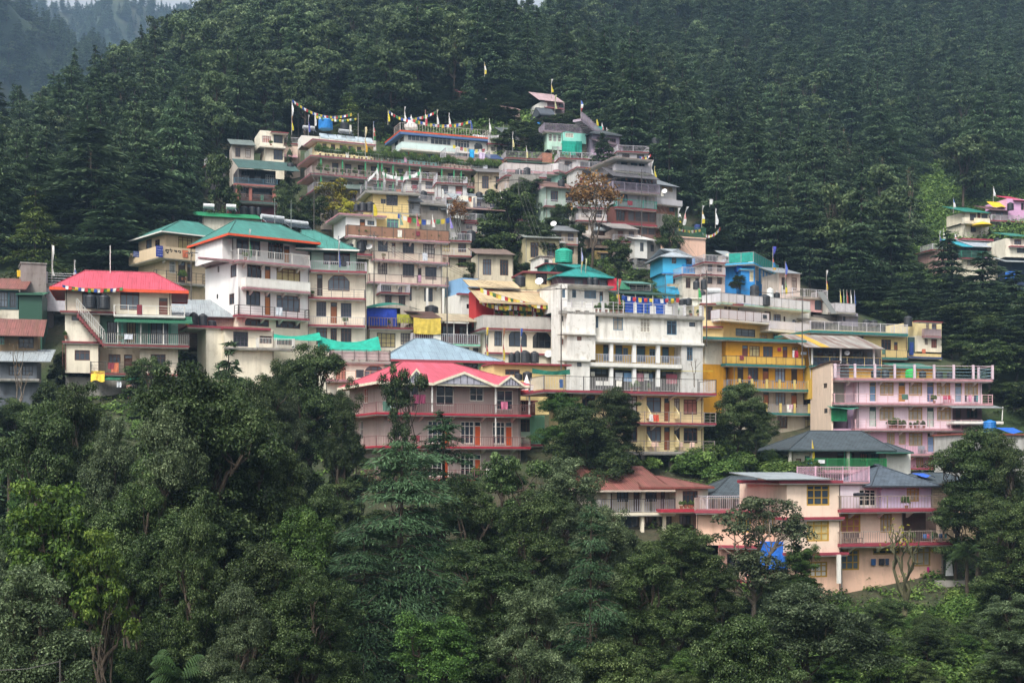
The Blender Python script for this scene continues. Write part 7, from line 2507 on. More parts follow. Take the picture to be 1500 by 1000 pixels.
sl = q.slab(630, 945, 392, .3, mat('#8f7f78', 'wall', .8, .5), back=5, name='roof_slab')
q.rail(sl, 'thick', mat('#a9a6ac', 'plain'), 1.5, gap=.25)
q.shed_roof(935, 1045, 385, 355, mat('#3a4f78', 'tin'), v0=-.6, depth=5)
q.done()
cloth_sheet(q, 798, 832, 330, 388, -.3, mat('#2a9fd8', 'cloth'), 'bright blue cloth hung on the fence below the white hall', 'hung_cloth', 'laundry')
cloth_sheet(q, 865, 905, 348, 390, -.35, mat('#c5b5d0', 'cloth'), 'pale lilac cloth hung on the fence below the white hall', 'hung_cloth', 'laundry')
prayer_string(b.at(232, 92, 3), b.at(372, 145, -.5), 8, .3, 'left short string of flags from the yellow pole of the white hall', .4)
prayer_string(b.at(360, 140, 2), b.at(565, 68, 2), 14, .3, 'rising string of flags over the roof of the white hall', .4)
prayer_string(b.at(372, 128, 0), b.at(805, 112, 0), 26, 1.0, 'long sagging string of flags over the roof of the white hall', .45)
prayer_string(b.at(820, 205, 1), b.at(1130, 150, 1), 20, .6, 'string of white flags running from the white hall into the trees', .36, ['#d5d5d2', '#c9cacb', '#d8d8d8'])
for x, r0, r1, c, lb in ((230, 90, 185, ('#d0c030',), 'yellow pole banner'), (345, 55, 180, ('#d8d8d5',), 'first white banner'), (490, 65, 175, ('#c04a5a', '#d5d5d2', '#c04a5a'), 'red banner'), (572, 55, 180, ('#d5d0b5', '#d5d5d2'), 'cream banner'), (655, 70, 180, ('#e0e0de',), 'second white banner'), (806, 108, 190, ('#3a5a9a', '#4a5fa0'), 'blue banner'), (936, 85, 310, ('#c9c9c4', '#a8a8a0'), 'tall thin pale banner'), (1035, 120, 250, (), 'bare mast'), (1096, 210, 330, ('#e0e0de',), 'third white banner'), (128, 175, 290, ('#5a7fb0', '#d5d5d2', '#b04a4a', '#3d7a45'), 'left blue to green banner'), (680, 265, 330, ('#d5d5d2', '#d0a050'), 'white and orange banner'), (1194, 300, 410, ('#d5d5d2',), 'fourth white banner'), (893, 360, 500, ('#d5d5d2', '#c9c5c0'), 'thin white lower banner')):
	p = b.at(x, r1, .4)
	flagpole(p, (r1 - r0) * .21 / F * p[1], f'{lb} at the white hilltop hall', c, .85, .36)
o = empty('rooftop_shrine', b.at(392, 185, 2), 'small white pointed shrine on the roof of the white hall', 'shrine')
MB().lathe(0, 0, [(.9, 0), (.9, .3), (.7, .35), (.72, .7), (.3, 1.1), (.08, 1.5), (.03, 1.9)], 8).build('dome', WHITEW, o)
MB().box(-1.1, 1.1, -1.1, 1.1, -.5, -.003).build('base', WHITEW, o)
prayer_string(b.at(680, 290, -2), b.at(910, 300, -2), 9, .4, 'short string of yellow and white flags under the white hall windows', .5, YC)

# ---- houses below the long hotel
b = Bld('house', 'yellow box house with raw concrete roof terrace and grey timber lean-to', 115, 196, 455, 198, 790, 6)
k = b.block(115, 378, 640, 772, YEL); k.win(218, 299, 648, 722, 'bf'); k.win(180, 216, 678, 712, 'gr')
k = b.block(376, 456, 655, 772, mat('#8f9296', 'wall', .8, .5), v0=.3); k.wins(700, 740, 'gr', [(384, 410)])
k = b.block(115, 456, 772, 860, mat('#b5a27a', 'wall', .8, .5), ext=3)
sl = b.slab(75, 458, 622, .7, GREYW, th=.3, back=6, name='roof_slab')
b.rail(sl, 'pipes', GREYR, 1.1)
b.balc(130, 460, 770, .9, GREYW, 'lite', IRON, 1.2)
b.shed_roof(370, 480, 682, 655, mat('#5a5f66', 'tin'), v0=-.4, depth=4)
b.done()
prayer_string(b.at(90, 540, 0), b.at(155, 470, 0), 6, .2, 'left rising string of white flags on the concrete roof terrace', .4, ['#d5d5d2', '#e0e0de'])
prayer_string(b.at(190, 490, 0), b.at(450, 470, 0), 18, .7, 'sagging string of white and green flags on the concrete roof terrace', .42, ['#e0e0de', '#3f8f62', '#d5d5d2', '#e0e0de'])
for x, r0, r1, c, lb in ((150, 465, 560, ('#e0e0de',), 'first white banner'), (198, 475, 600, ('#d5d5d2',), 'second white banner'), (284, 480, 590, ('#c9c9c6', '#d5d5d2'), 'pale grey banner'), (448, 455, 560, ('#d8d8d5',), 'third white banner'), (605, 585, 660, ('#d5d5d2',), 'low white banner'), (72, 200, 380, ('#d8c89a', '#d0a030'), 'yellow brown bundle')):
	p = b.at(x, r1, .5)
	flagpole(p, (r1 - r0) * .21 / F * p[1], f'{lb} above the raw concrete roof terrace', c, .9, .3)
b = Bld('house', 'grey patched sheds and pale walls under the long hotel', 450, 205, 780, 208, 850, 6)
k = b.block(455, 640, 690, 850, mat('#8f8880', 'wall', .85, .7), ext=3); k.wins(730, 760, 'dk3', [(520, 580)])
sl = b.slab(450, 640, 712, .6, GREYW, back=6, name='roof_slab'); b.rail(sl, 'bars', PALER, 1.1)
k = b.block(640, 740, 800, 930, OFFW, v0=1, ext=4)
b.shed_roof(600, 760, 745, 705, GREYTIN, v0=-.5, depth=5)
b.done()
b = Bld('house', 'cream house with green sided roof terrace and blue window band behind the dark tree', 760, 210, 1045, 212, 940, 6)
k = b.block(775, 1040, 850, 960, CREAM, ext=5); k.wins(862, 930, 'gr3', [(805, 850)]); k.win(880, 998, 878, 925, 'bl')
k = b.block(850, 1040, 745, 840, mat('#4a4446', 'wall', .8, .5), v0=1.5, depth=4); k.wins(755, 820, 'dk3', [(880, 940), (960, 1020)])
sl = b.balc(765, 1042, 842, .9, REDTRIM, 'bars', mat('#9aa5a2', 'plain'), 1.3, gap=.2)
b.shed_roof(760, 1060, 748, 728, mat('#8a6a60', 'tin', .6, .5), v0=-.8, depth=6)
k = b.block(740, 850, 660, 740, CREAM2, v0=2, depth=4); k.doors(655, 700, '#b5603a', [(790, 815)])
b.shed_roof(700, 800, 700, 650, GREYTIN, v0=1, depth=5, name='upper_roof')
sl = b.slab(830, 1080, 735, .5, mat('#55596a', 'wall'), v0=2, back=6, name='terrace'); b.rail(sl, 'bars', mat('#6a6f80', 'plain'), 1.4)
b.done()
for x, c, lb in ((955, ('#d0c050', '#3a5a9a'), 'yellow and blue'), (1010, ('#d5d5d2', '#c9c5c0'), 'white'), (1060, ('#d8d8d5', '#6a7fb0'), 'pale')):
	flagpole(b.at(x, 700, 1.2), 2.6, f'{lb} banner on the dark railed terrace behind the dark tree', c, .9, .45)

# ---- pinkish and mint house, centre right of the hill
frame(720, 120, .24)
b = Bld('house', 'pinkish and mint hotel with pale railed roof and red edged balconies', 75, 236, 410, 238.5, 800, 7, 'hotel')
k = b.block(80, 245, 560, 650, mat('#d5bfc0', 'wall', .8, .3)); k.wins(575, 635, 'br3', [(115, 180)]); k.wins(578, 635, 'dk', [(195, 235)])
k = b.block(245, 408, 570, 665, MINTP, v0=.6); k.wins(600, 650, 'dk', [(265, 300)]); k.wins(582, 630, 'br3', [(335, 390)])
k = b.block(80, 408, 665, 800, MINT, v0=.6, ext=3); k.wins(690, 750, 'wh', [(345, 405), (230, 280)]); k.wins(690, 745, 'br', [(110, 160)])
sl = b.slab(75, 415, 545, .8, PINKTRIM, th=.3, back=7, name='roof_slab'); b.rail(sl, 'panel', mat('#bdb5b2', 'wall', .8, .4), 1.2, m2=GREYR)
b.balc(75, 400, 655, .9, PINKTRIM, 'panel', mat('#cfc0c4', 'wall', .8, .3), 1.1, th=.25)
b.balc(75, 400, 765, .9, PINKTRIM, 'bars', PALER, 1.0, th=.25)
b.done()
cloth_sheet(b, 293, 316, 620, 652, -.8, mat('#c0304a', 'cloth'), 'crimson cloth on the balcony of the pinkish and mint hotel', 'hung_cloth', 'laundry')
b = Bld('house', 'mint end block of the pinkish hotel turning away to the right', 412, 238, 545, 244, 800, 6)
k = b.block(412, 540, 570, 800, mat('#9fc9bd', 'wall', .8, .3), ext=3); k.wins(590, 650, 'br3', [(430, 470)]); k.wins(690, 750, 'br3', [(430, 480)])
sl = b.slab(410, 548, 560, .6, PINKTRIM, th=.25, back=6, name='roof_slab'); b.rail(sl, 'panel', mat('#c5c0c0', 'wall', .8, .4), 1.2, m2=GREYR)
k = b.block(535, 600, 540, 640, OFFW, v0=1, ext=6); k.wins(560, 610, 'dk', [(540, 560)])
b.done()
q = Bld('house', 'dark roofed brick terrace house behind the pinkish hotel', 90, 243, 420, 245, 540, 5)
k = q.block(95, 410, 470, 540, mat('#8f7068', 'wall', .8, .5), ext=2); k.wins(480, 520, 'dk', [(130, 180)])
q.block(310, 370, 430, 500, BRICKW, v0=-.4, ext=2)
q.shed_roof(100, 420, 492, 472, mat('#2a5a48', 'tin'), v0=-.8, depth=4)
sl = q.slab(85, 330, 468, .3, MAROON, back=4, name='roof_slab'); q.rail(sl, 'bars', GREYR, 1.1)
q.done()
prayer_string(q.at(420, 490, -1), q.at(560, 520, -1), 9, .5, 'string of flags between pinkish hotel and dark conifer', .45, YC)
for x, r0, r1, lb in ((212, 390, 480, 'white banner'), (160, 560, 640, 'pale low banner'), (128, 310, 420, 'white leaning banner')):
	p = q.at(x, r1, -.5)
	flagpole(p, (r1 - r0) * .24 / F * p[1], f'{lb} by the dark roofed brick terrace house', ('#d8d8d5', '#d0c890'), .85, .3)
# ---- teal draped house
b = Bld('house', 'white and mint house draped with teal sheets under a curving railed terrace', 335, 250, 620, 252, 470, 7)
k = b.block(340, 430, 318, 420, MINTP); k.rowwins(345, 428, 3, 325, 370, 'wh', .75);
k = b.block(370, 520, 400, 490, mat('#c9c5c8', 'wall', .8, .3), ext=4); k.rowwins(375, 500, 4, 415, 475, 'grid', .75)
k = b.block(430, 580, 305, 375, mat('#8fd5c4', 'wall', .8, .3), v0=-.6); k.win(450, 500, 312, 340, 'wh')
k = b.block(550, 640, 340, 480, mat('#b5b09a', 'wall', .8, .4), v0=.5, ext=3); k.wins(400, 440, 'dk', [(575, 600)])
sl = b.slab(320, 620, 305, .6, mat('#8f8088', 'wall', .8, .4), back=7, name='roof_slab'); b.rail(sl, 'thick', mat('#9a8f9c', 'plain'), 1.3, gap=.2)
b.done()
tl = mat('#0f9a84', 'cloth')
cloth_sheet(b, 430, 514, 362, 446, -1.2, tl, 'large teal sheet screen on the draped hilltop house', wav=.06)
cloth_sheet(b, 514, 552, 360, 430, -.9, mat('#0d8a78', 'cloth'), 'narrow darker teal sheet screen on the draped hilltop house', wav=.05)
cloth_sheet(b, 625, 675, 262, 290, 1.5, mat('#1fa898', 'cloth'), 'small turquoise screen at the end of the curving terrace', wav=.05)
q = Bld('house', 'long pale railed ramp wall running down right from the teal draped house', 545, 247, 730, 256, 440, 3, 'ramp')
M = MB()
for i in range(14):
	t0, t1 = i / 14, (i + 1) / 14
	u0, u1 = q.W * t0, q.W * t1
	z = q.z(270 + 95 * t1 ** 1.3) + .3
	M.box(u0, u1, 0, 1.6, z - .4, z)
	for kx in range(5): M.box(u0 + (u1 - u0) * kx / 5, u0 + (u1 - u0) * kx / 5 + .05, -.05, -.003, z - .1, z + 1.1)
	M.box(u0, u1, -.06, -.004, z + 1.1, z + 1.2)
M.build('ramp_wall', mat('#a89aa5', 'wall', .8, .4), q.root)
q.done()
b = Bld('house', 'low purple grey house with a row of small windows below the ramp', 690, 246, 810, 248, 480, 5)
k = b.block(700, 800, 390, 480, mat('#a890a5', 'wall', .8, .4), ext=3); k.rowwins(735, 795, 3, 400, 432, 'wh2', .8)
b.shed_roof(685, 815, 385, 365, mat('#5a4a50', 'tin'), v0=-.5, depth=5)
b.done()
b = Bld('house', 'topmost white house with a red roofed annexe among the conifers', 295, 268, 445, 270, 190, 5)
k = b.block(300, 340, 130, 190, OFFW, ext=5); k = b.block(335, 445, 115, 165, mat('#a89098', 'wall', .8, .3), v0=.5, ext=5); k.wins(128, 150, 'dk', [(410, 440)])
b.shed_roof(290, 445, 118, 78, mat('#b59a9c', 'tin'), v0=-.5, depth=5)
b.shed_roof(335, 450, 160, 150, mat('#8a4a4c', 'tin'), v0=-1.2, depth=3, name='lower_roof')
b.done()
q = Bld('hut', 'small gabled grey hut with blue sheet below the topmost white house', 300, 262, 395, 263, 250, 4)
q.block(305, 390, 195, 260, mat('#6f5a5c', 'wall', .8, .5), ext=4)
q.hip(295, 398, 198, mat('#4a5058', 'tin'), row_r=165, v0=-.5, depth=5, hl=.1, hr=.1)
q.done()
cloth_sheet(q, 280, 365, 235, 258, -1, mat('#1f6fb0', 'cloth'), 'blue sheet roof beside the small gabled grey hut', slant=1.5)
cloth_sheet(q, 225, 262, 312, 340, 4, mat('#1f5fa8', 'cloth'), 'blue tarpaulin half hidden in the trees above the pinkish hotel', slant=.8)
prayer_string(q.at(400, 190, -1), q.at(545, 205, -1), 14, .4, 'string of flags over the bushes below the topmost white house', .36)
prayer_string(q.at(545, 180, -1), q.at(610, 215, -1), 7, .2, 'short string of flags falling right of the five coloured banner', .36)
for x, r0, r1, c, lb in ((365, -20, 90, ('#d5d5d2', '#c9b060', '#d0c030'), 'tall white and yellow pole above the topmost white house'), (387, 75, 190, ('#b5b58a',), 'thin straw coloured pole before the topmost white house'), (545, 95, 250, ('#3a5a9a', '#d5d5d2', '#c0383a', '#3d8a45', '#d0c030'), 'five coloured banner on the curving terrace'), (640, 205, 265, ('#d0c030',), 'yellow banner behind the turquoise screen'), (672, 222, 290, ('#d5d5d2', '#c98f8f'), 'white banner at the turquoise screen'), (700, 248, 300, ('#e0e0de',), 'white banner right of the turquoise screen'), (720, 260, 310, ('#3a6a9a',), 'blue banner right of the turquoise screen'), (975, 430, 560, ('#d5d5d2',), 'thin white pole on the tower house'), (994, 465, 570, ('#d0c030', '#c9b83a'), 'yellow pole at the right of the tower house'), (1142, 755, 920, ('#d5d5d2', '#8a8fa0', '#d0c030'), 'white pole in the trees right of the tower house')):
	p = q.at(x, r1, -2 if x < 800 else -30)
	flagpole(p, (r1 - r0) * .24 / F * p[1], lb, c, .75, .42)

# ---- tower house at the right end
b = Bld('house', 'tall stacked house with wide grey eaves, teal railing and brown glazed floor', 830, 222, 1008, 224, 980, 7)
k = b.block(765, 975, 475, 550, mat('#b5aeb0', 'wall', .8, .3), v0=1.0); k.wins(485, 525, 'bl', [(850, 890), (900, 935)]); k.wins(490, 540, 'dk', [(790, 830)])
k = b.block(760, 1010, 590, 670, mat('#4f4a50', 'wall', .8, .4), v0=1.2, depth=5); k.wins(600, 640, 'dk3', [(790, 850), (880, 960)])
k = b.block(770, 1008, 670, 770, mat('#b8b4b8', 'wall', .8, .3), v0=.4); k.rowwins(885, 1000, 5, 680, 745, 'ltg', .6); k.wins(690, 740, 'dk', [(790, 830)])
k = b.block(740, 1006, 775, 870, mat('#6a4038', 'wall', .8, .3)); k.rowwins(832, 1002, 4, 780, 855, 'grid', .9); k.wins(790, 860, 'br3', [(760, 815)])
k = b.block(862, 1000, 870, 945, mat('#8a6a60', 'wall', .8, .3), v0=.3, ext=4); k.rowwins(868, 998, 3, 885, 930, 'grid', .9)
b.slab(750, 985, 470, .9, mat('#8a7f7a', 'wall', .8, .5), th=.2, back=8, name='roof_slab')
b.shed_roof(740, 1030, 588, 545, mat('#5a585c', 'tin'), v0=-1.6, depth=4, name='eave_roof')
b.balc(755, 978, 555, .9, GREYW, 'panel', mat('#a8a4a8', 'wall', .8, .4), 1.0, v0=1.0)
b.balc(740, 1028, 668, 1.3, mat('#7a6a70', 'wall'), 'bars', mat('#9a90a0', 'plain'), 1.2, th=.25, gap=.2)
b.balc(760, 1010, 772, .8, MAROON, 'bars', mat('#2f8f80', 'plain'), 1.2, th=.25, gap=.25)
b.slab(735, 1012, 868, .6, REDTRIM, th=.25, name='ledge')
b.shed_roof(905, 1010, 972, 945, mat('#d0cecb', 'tin', .6, .3), v0=-.9, depth=2, name='lean_roof')
b.done()
prayer_string(b.at(905, 455, 0), b.at(972, 435, 0), 8, .3, 'short string of flags on the roof of the stacked tower house', .3)
plants_row(b, 800, 1000, 610, 5, 0, 'dark plant on the shaded balcony of the stacked tower house', 1.0, group='plants on the hilltop terraces')
q = Bld('house', 'low annexe with yellow windows and brick base right of the stacked tower house', 985, 226, 1160, 229, 860, 6)
k = q.block(990, 1130, 640, 720, mat('#c0bcb8', 'wall', .8, .3)); k.wins(640, 668, 'go', [(1040, 1075), (1078, 1105)])
k = q.block(990, 1120, 720, 860, BRICKW, v0=.5, ext=4); k.wins(735, 790, 'dk', [(1085, 1115)])
q.slab(985, 1165, 715, .8, mat('#b8b5b8', 'wall', .8, .4), th=.9)
q.shed_roof(985, 1150, 632, 605, mat('#7f858a', 'tin'), v0=-1, depth=6)
q.block(1005, 1110, 810, 900, GREYW, v0=-.6, depth=2)
q.done()
dish(q.at(1055, 690, -.9), .45, 'white satellite dish on the annexe of the stacked tower house', '#d8d8d8')

# ---- houses showing through the conifers above the hall
frame(640, 80, .1733)
for i, (x0, x1, r0, r1, Y, wc, rc, lb) in enumerate([
		(370, 570, 205, 290, 284, '#b08a70', '#b56a7a', 'house with a pink tin roof showing through the conifers'),
		(190, 280, 320, 350, 278, '#8a7068', '#a85a60', 'upper reddish roof among the conifers left of the pink one'),
		(180, 270, 435, 470, 272, '#8a7068', '#9a5a5c', 'lower reddish roof among the conifers'),
		(380, 450, 380, 440, 275, '#b5a090', '#a58a88', 'pale pinkish house fragment in the conifers'),
		(590, 700, 460, 500, 268, '#b59a90', '#b08a85', 'small pale roofed house in the conifers above the hall')]):
	q = Bld('house', lb, x0, Y, x1, Y + 1, r1, 5)
	k = q.block(x0, x1, r0, r1 + 20, mat(wc, 'wall', .8, .4), ext=5)
	k.rowwins(x0 + 5, x1 - 5, 2, r0 + 10, r1, 'dk', .5)
	q.shed_roof(x0 - 12, x1 + 12, r0 + 2, r0 - 20, mat(rc, 'tin'), v0=-.6, depth=5)
	q.done()
flagpole(q.at(402, 205, 2), 2.6, 'thin yellow and white pole over the pink tin roof', ('#d0c050', '#d8d8d5', '#d0c050'), .9, .4)

# ---- hamlet at the right edge
frame(1340, 260, .26)
b = Bld('house', 'cream house with a teal roof and yellow umbrella at the hamlet', 280, 258, 425, 259.5, 330, 6)
k = b.block(285, 420, 195, 255, CREAM); k.wins(205, 230, 'br3', [(310, 345), (375, 410)]); k.doors(198, 245, '#6a3a2c', [(352, 370)])
k = b.block(285, 420, 262, 330, CREAM2, v0=.5, ext=4); k.wins(275, 310, 'br3', [(315, 345)])
b.balc(280, 425, 256, .7, CREAM2, 'panel', CREAM2, .9)
b.shed_roof(275, 430, 196, 175, mat('#1f7a6a', 'tin'), v0=-.7, depth=7)
b.done()
o = empty('parasol', b.at(378, 325, -1.5), 'yellow parasol in front of the hamlet cream house', 'parasol')
MB().tube([(0, 0, 0), (0, 0, 2.4)], .04, 6).build('pole', POSTW, o)
MB().lathe(0, 0, [(1.9, 1.75), (1.2, 2.15), (.05, 2.5)], 10).build('canopy', mat('#d8b020', 'cloth'), o)
b = Bld('house', 'mixed pink and grey house with yellow sheets at the right edge', 430, 262, 640, 264, 380, 7)
k = b.block(520, 640, 120, 260, mat('#d8a8cc', 'wall', .8, .2), v0=.5); k.wins(140, 180, 'br', [(598, 615)])
k = b.block(435, 525, 185, 260, mat('#7f7078', 'wall', .8, .4)); k.wins(195, 220, 'br3', [(455, 500)])
k = b.block(435, 640, 260, 330, mat('#b8b0b5', 'wall', .8, .4), ext=3); k.wins(268, 290, 'dk3', [(455, 500), (560, 600)])
k = b.block(435, 500, 300, 335, mat('#c05a68', 'wall', .8, .3), v0=-1, depth=2); k.wins(305, 325, 'wh', [(450, 490)])
b.balc(432, 640, 245, .9, REDTRIM, 'bars', PALER, 1.0)
b.shed_roof(430, 530, 188, 170, mat('#6a4a48', 'tin'), v0=-.7, depth=6)
b.shed_roof(560, 640, 125, 108, mat('#c03a5a', 'tin'), v0=0, depth=6, name='pink_roof')
b.shed_roof(428, 560, 305, 292, mat('#2a7a6a', 'tin'), v0=-1.6, depth=3, name='teal_roof')
b.done()
cloth_sheet(b, 440, 520, 130, 170, 1, mat('#d5b020', 'cloth'), 'yellow sheet roof on the hamlet house at the right edge', slant=2)
b = Bld('house', 'wide hamlet house with turquoise and grey tin roof over a dark veranda', 262, 244, 500, 246, 540, 7)
k = b.block(270, 490, 395, 455, mat('#4a5558', 'wall', .8, .4), v0=1.4, depth=5); k.wins(402, 440, 'dk3', [(300, 360), (400, 460)])
k = b.block(275, 480, 460, 560, CREAM, ext=4); k.wins(465, 500, 'br3', [(295, 355)]); k.wins(460, 490, 'br3', [(390, 430)])
b.shed_roof(268, 385, 393, 358, mat('#2f9fb0', 'tin'), v0=-1, depth=7, name='turquoise_roof')
b.shed_roof(330, 505, 390, 352, mat('#a8b0b8', 'tin'), v0=-1.05, depth=7.1, name='grey_roof')
b.balc(262, 490, 455, .9, REDTRIM, 'bars', mat('#3a7a68', 'plain'), 1.2)
b.slab(270, 470, 345, -3, REDTRIM, th=.3, back=8, name='roof_slab')
b.done()
b = Bld('house', 'cream and teal hamlet house cut by the right edge', 505, 240, 660, 241, 560, 6)
k = b.block(510, 660, 345, 450, CREAM2); k.wins(395, 425, 'dk3', [(575, 630)]); k.wins(350, 378, 'br3', [(560, 600)])
k = b.block(545, 660, 455, 560, mat('#3a4a6a', 'wall', .8, .4), v0=1, ext=4)
b.slab(540, 660, 385, .7, REDTRIM); b.shed_roof(540, 660, 330, 315, mat('#2a7a6a', 'tin'), v0=-.8, depth=6)
b.shed_roof(510, 660, 475, 455, GREYTIN, v0=-1, depth=4, name='lower_roof')
b.done()
cloth_sheet(b, 510, 568, 530, 575, -1, mat('#1f5fb0', 'cloth'), 'blue sheet below the lower roof at the right edge')
cloth_sheet(b, 445, 475, 690, 740, -6, mat('#1f6fc8', 'cloth'), 'bright blue sheet between the trees below the hamlet')
cloth_sheet(b, 468, 500, 640, 672, -6, mat('#2a6fc0', 'cloth'), 'small blue sheet higher between the trees below the hamlet')
b = Bld('hut', 'low brownish hut with railing left of the wide hamlet house', 80, 247, 265, 249, 500, 5)
k = b.block(110, 262, 410, 500, mat('#a0807a', 'wall', .8, .4), ext=3); k.wins(430, 470, 'wh', [(215, 250)])
sl = b.slab(100, 265, 408, .4, MAROON, back=5, name='roof_slab'); b.rail(sl, 'bars', PALER, 1.0)
b.done()
for x, r0, r1, c, lb in ((217, 110, 190, ('#4a6fb0', '#d5d5d2'), 'blue and white banner high left of the hamlet'), (442, 30, 110, ('#e0e0de',), 'white banner high above the hamlet'), (140, 300, 400, ('#d5d5d2', '#5a6fa0'), 'white banner at the low brownish hut'), (225, 310, 380, ('#d5d5d2', '#c0583a'), 'white and orange banner by the wide hamlet house'), (160, 285, 370, ('#d5d5c0',), 'pale yellow banner at the low brownish hut'), (508, 380, 640, (), 'bare pole between hamlet houses')):
	p = b.at(x, r1, 2)
	flagpole(p, (r1 - r0) * .26 / F * p[1], lb, c, .7, .45)
# ------------------------------------------------------------------ small houses packed between the larger ones
frame(0, 0, 1)


def small(x0, x1, rt, rb, Y, dY, wc, label, roof=None, rc='#8a8f92', floors=1, rail=True, st='br3', n=2, trim=MAROON):
	b = Bld('house', label, x0, Y, x1, Y + dY, rb, 5)
	fh_ = (rb - rt) / floors
	for f in range(floors):
		k = b.block(x0, x1, rt + fh_ * f, rt + fh_ * (f + 1), mat(wc, 'wall', .8, .5), ext=4 if f == floors - 1 else 0)
		k.rowwins(x0 + 1, x1 - 1, n, rt + fh_ * (f + .2), rt + fh_ * (f + .78), st, .5)
		if f: b.balc(x0 - 1, x1 + 1, rt + fh_ * f, .7, trim, 'bars', PALER, .95, gap=.22)
	if roof == 'pitch': b.shed_roof(x0 - 3, x1 + 3, rt, rt - 7, mat(rc, 'tin', .6, .6), v0=-.8, depth=6)
	elif roof == 'hip': b.hip(x0 - 3, x1 + 3, rt, mat(rc, 'tin', .6, .5), rise=1.3, v0=-.7, depth=6.2, hl=2, hr=2)
	else:
		sl = b.slab(x0 - 1, x1 + 1, rt, .5, trim, back=5, name='roof_slab')
		if rail: b.rail(sl, 'bars', PALER, 1.0, gap=.22)
	return b.done()


for a in [
	(684, 738, 292, 338, 219, 2, '#cfc3ae', 'two floored pale house with grey roof just left of the big dark town tree', 'pitch', '#7f858a', 2),
	(742, 800, 258, 300, 229, 2, '#b9a79a', 'worn pinkish house stacked under the pinkish hotel', None, '', 2),
	(800, 846, 275, 330, 224, 2, '#a9bdb0', 'worn mint house stacked right under the pinkish hotel', 'pitch', '#7a5a50', 2),
	(846, 898, 246, 296, 233, 2, '#c9c6c2', 'white house squeezed between pinkish hotel and stacked tower house', None, '', 2),
	(700, 742, 252, 284, 234, 1, '#c4b49a', 'small tan house below the right end of the long hotel', 'pitch', '#6d6a6a', 1),
	(738, 800, 196, 224, 254, 2, '#8f8078', 'brown grey house among the bushes above the pinkish hotel', 'pitch', '#5a5f60', 1),
	(868, 908, 196, 226, 250, 2, '#9a8fa0', 'little mauve house above the stacked tower house', 'hip', '#4f5558', 1),
	(770, 820, 348, 386, 199, 1, '#c0b48f', 'ochre house low behind the big dark town tree', 'pitch', '#8a8f88', 1),
	(900, 934, 335, 372, 213, 1, '#a8978c', 'grey brown house under the stacked tower house', 'pitch', '#9a9490', 2),
	(640, 690, 352, 396, 194, 1, '#bcb29a', 'shadowed tan house behind the tarpaulins', None, '', 2),
	(700, 752, 372, 412, 188, 1, '#c9bda6', 'cream house in the shade below the dark town tree', 'pitch', '#7d6a60', 1),
	(1032, 1062, 384, 420, 200, 1, '#b8a8a0', 'narrow house right of the sky blue house', None, '', 2),
	(1140, 1172, 400, 432, 200, 1, '#c0b2a4', 'little house beside the blue hall and wood', 'pitch', '#8a8f92', 1),
	(412, 440, 210, 236, 240, 1, '#bfae9c', 'small cream house left of the long hotel terraces', None, '', 1),
	(470, 530, 276, 300, 224, 1, '#9a8f84', 'low grey house under the first posts of the long hotel', 'pitch', '#5f6d66', 1),
	(596, 640, 262, 300, 222, 1, '#d5d0c6', 'white flat house under the middle of the long hotel', None, '', 2),
	(640, 684, 268, 312, 220, 1, '#c9c9c6', 'pale grey house under the right middle of the long hotel', None, '', 2),
	(905, 950, 222, 262, 244, 1, '#c4bfc0', 'pale house stacked behind the stacked tower house', None, '', 2),
	(820, 868, 232, 256, 240, 1, '#d0cac6', 'white low house over the red cloth balcony', None, '', 1),
	(340, 372, 212, 236, 236, 1, '#b5aca0', 'grey cream house above the brown brick house', 'pitch', '#6f7a76', 1),
	(846, 888, 304, 342, 217, 1, '#cfc8c0', 'pale two floored house behind the brown leafed tree', None, '', 2),
	(808, 846, 338, 376, 207, 1, '#b9a890', 'ochre grey house left under the brown leafed tree', 'pitch', '#7a7d80', 2),
	(658, 698, 322, 356, 209, 1, '#d3cdc2', 'white house right above the tall cream house', None, '', 2),
	(742, 776, 306, 336, 217, 1, '#c5b8b0', 'pale mauve house left above the big dark town tree', 'pitch', '#8a5a54', 2),
	(1000, 1030, 402, 428, 201, 1, '#c9c2b4', 'little cream house at the foot of the sky blue house', None, '', 1),
	(558, 600, 428, 452, 171, 1, '#b0a698', 'low wall house behind the blue tarpaulin', None, '', 1)]:
	small(*a)
# household water tanks on the small roofs
q = Bld('hut', 'low tank platform among the upper roofs', 752, 226, 790, 227, 262, 3)
q.block(752, 790, 256, 262, CONC, ext=1)
q.done()
rs = random.Random(31)
for px, row, Y in [(702, 284, 221), (716, 284, 221), (760, 250, 230), (772, 250, 230), (822, 268, 226), (862, 240, 235), (874, 240, 235), (690, 345, 196), (676, 345, 196), (1042, 378, 202), (620, 284, 207), (905, 262, 226), (918, 262, 226), (960, 205, 248), (560, 300, 212), (1086, 436, 186), (1120, 440, 188), (1330, 470, 188), (1462, 352, 244), (1480, 300, 262)]:
	tank((xpix(px, Y), Y, zrow(row + 8, Y)), rs.uniform(.55, .75), rs.uniform(1.1, 1.5), 'black household tank on one of the small upper roofs', TANKM, 'black tanks on the upper roofs')

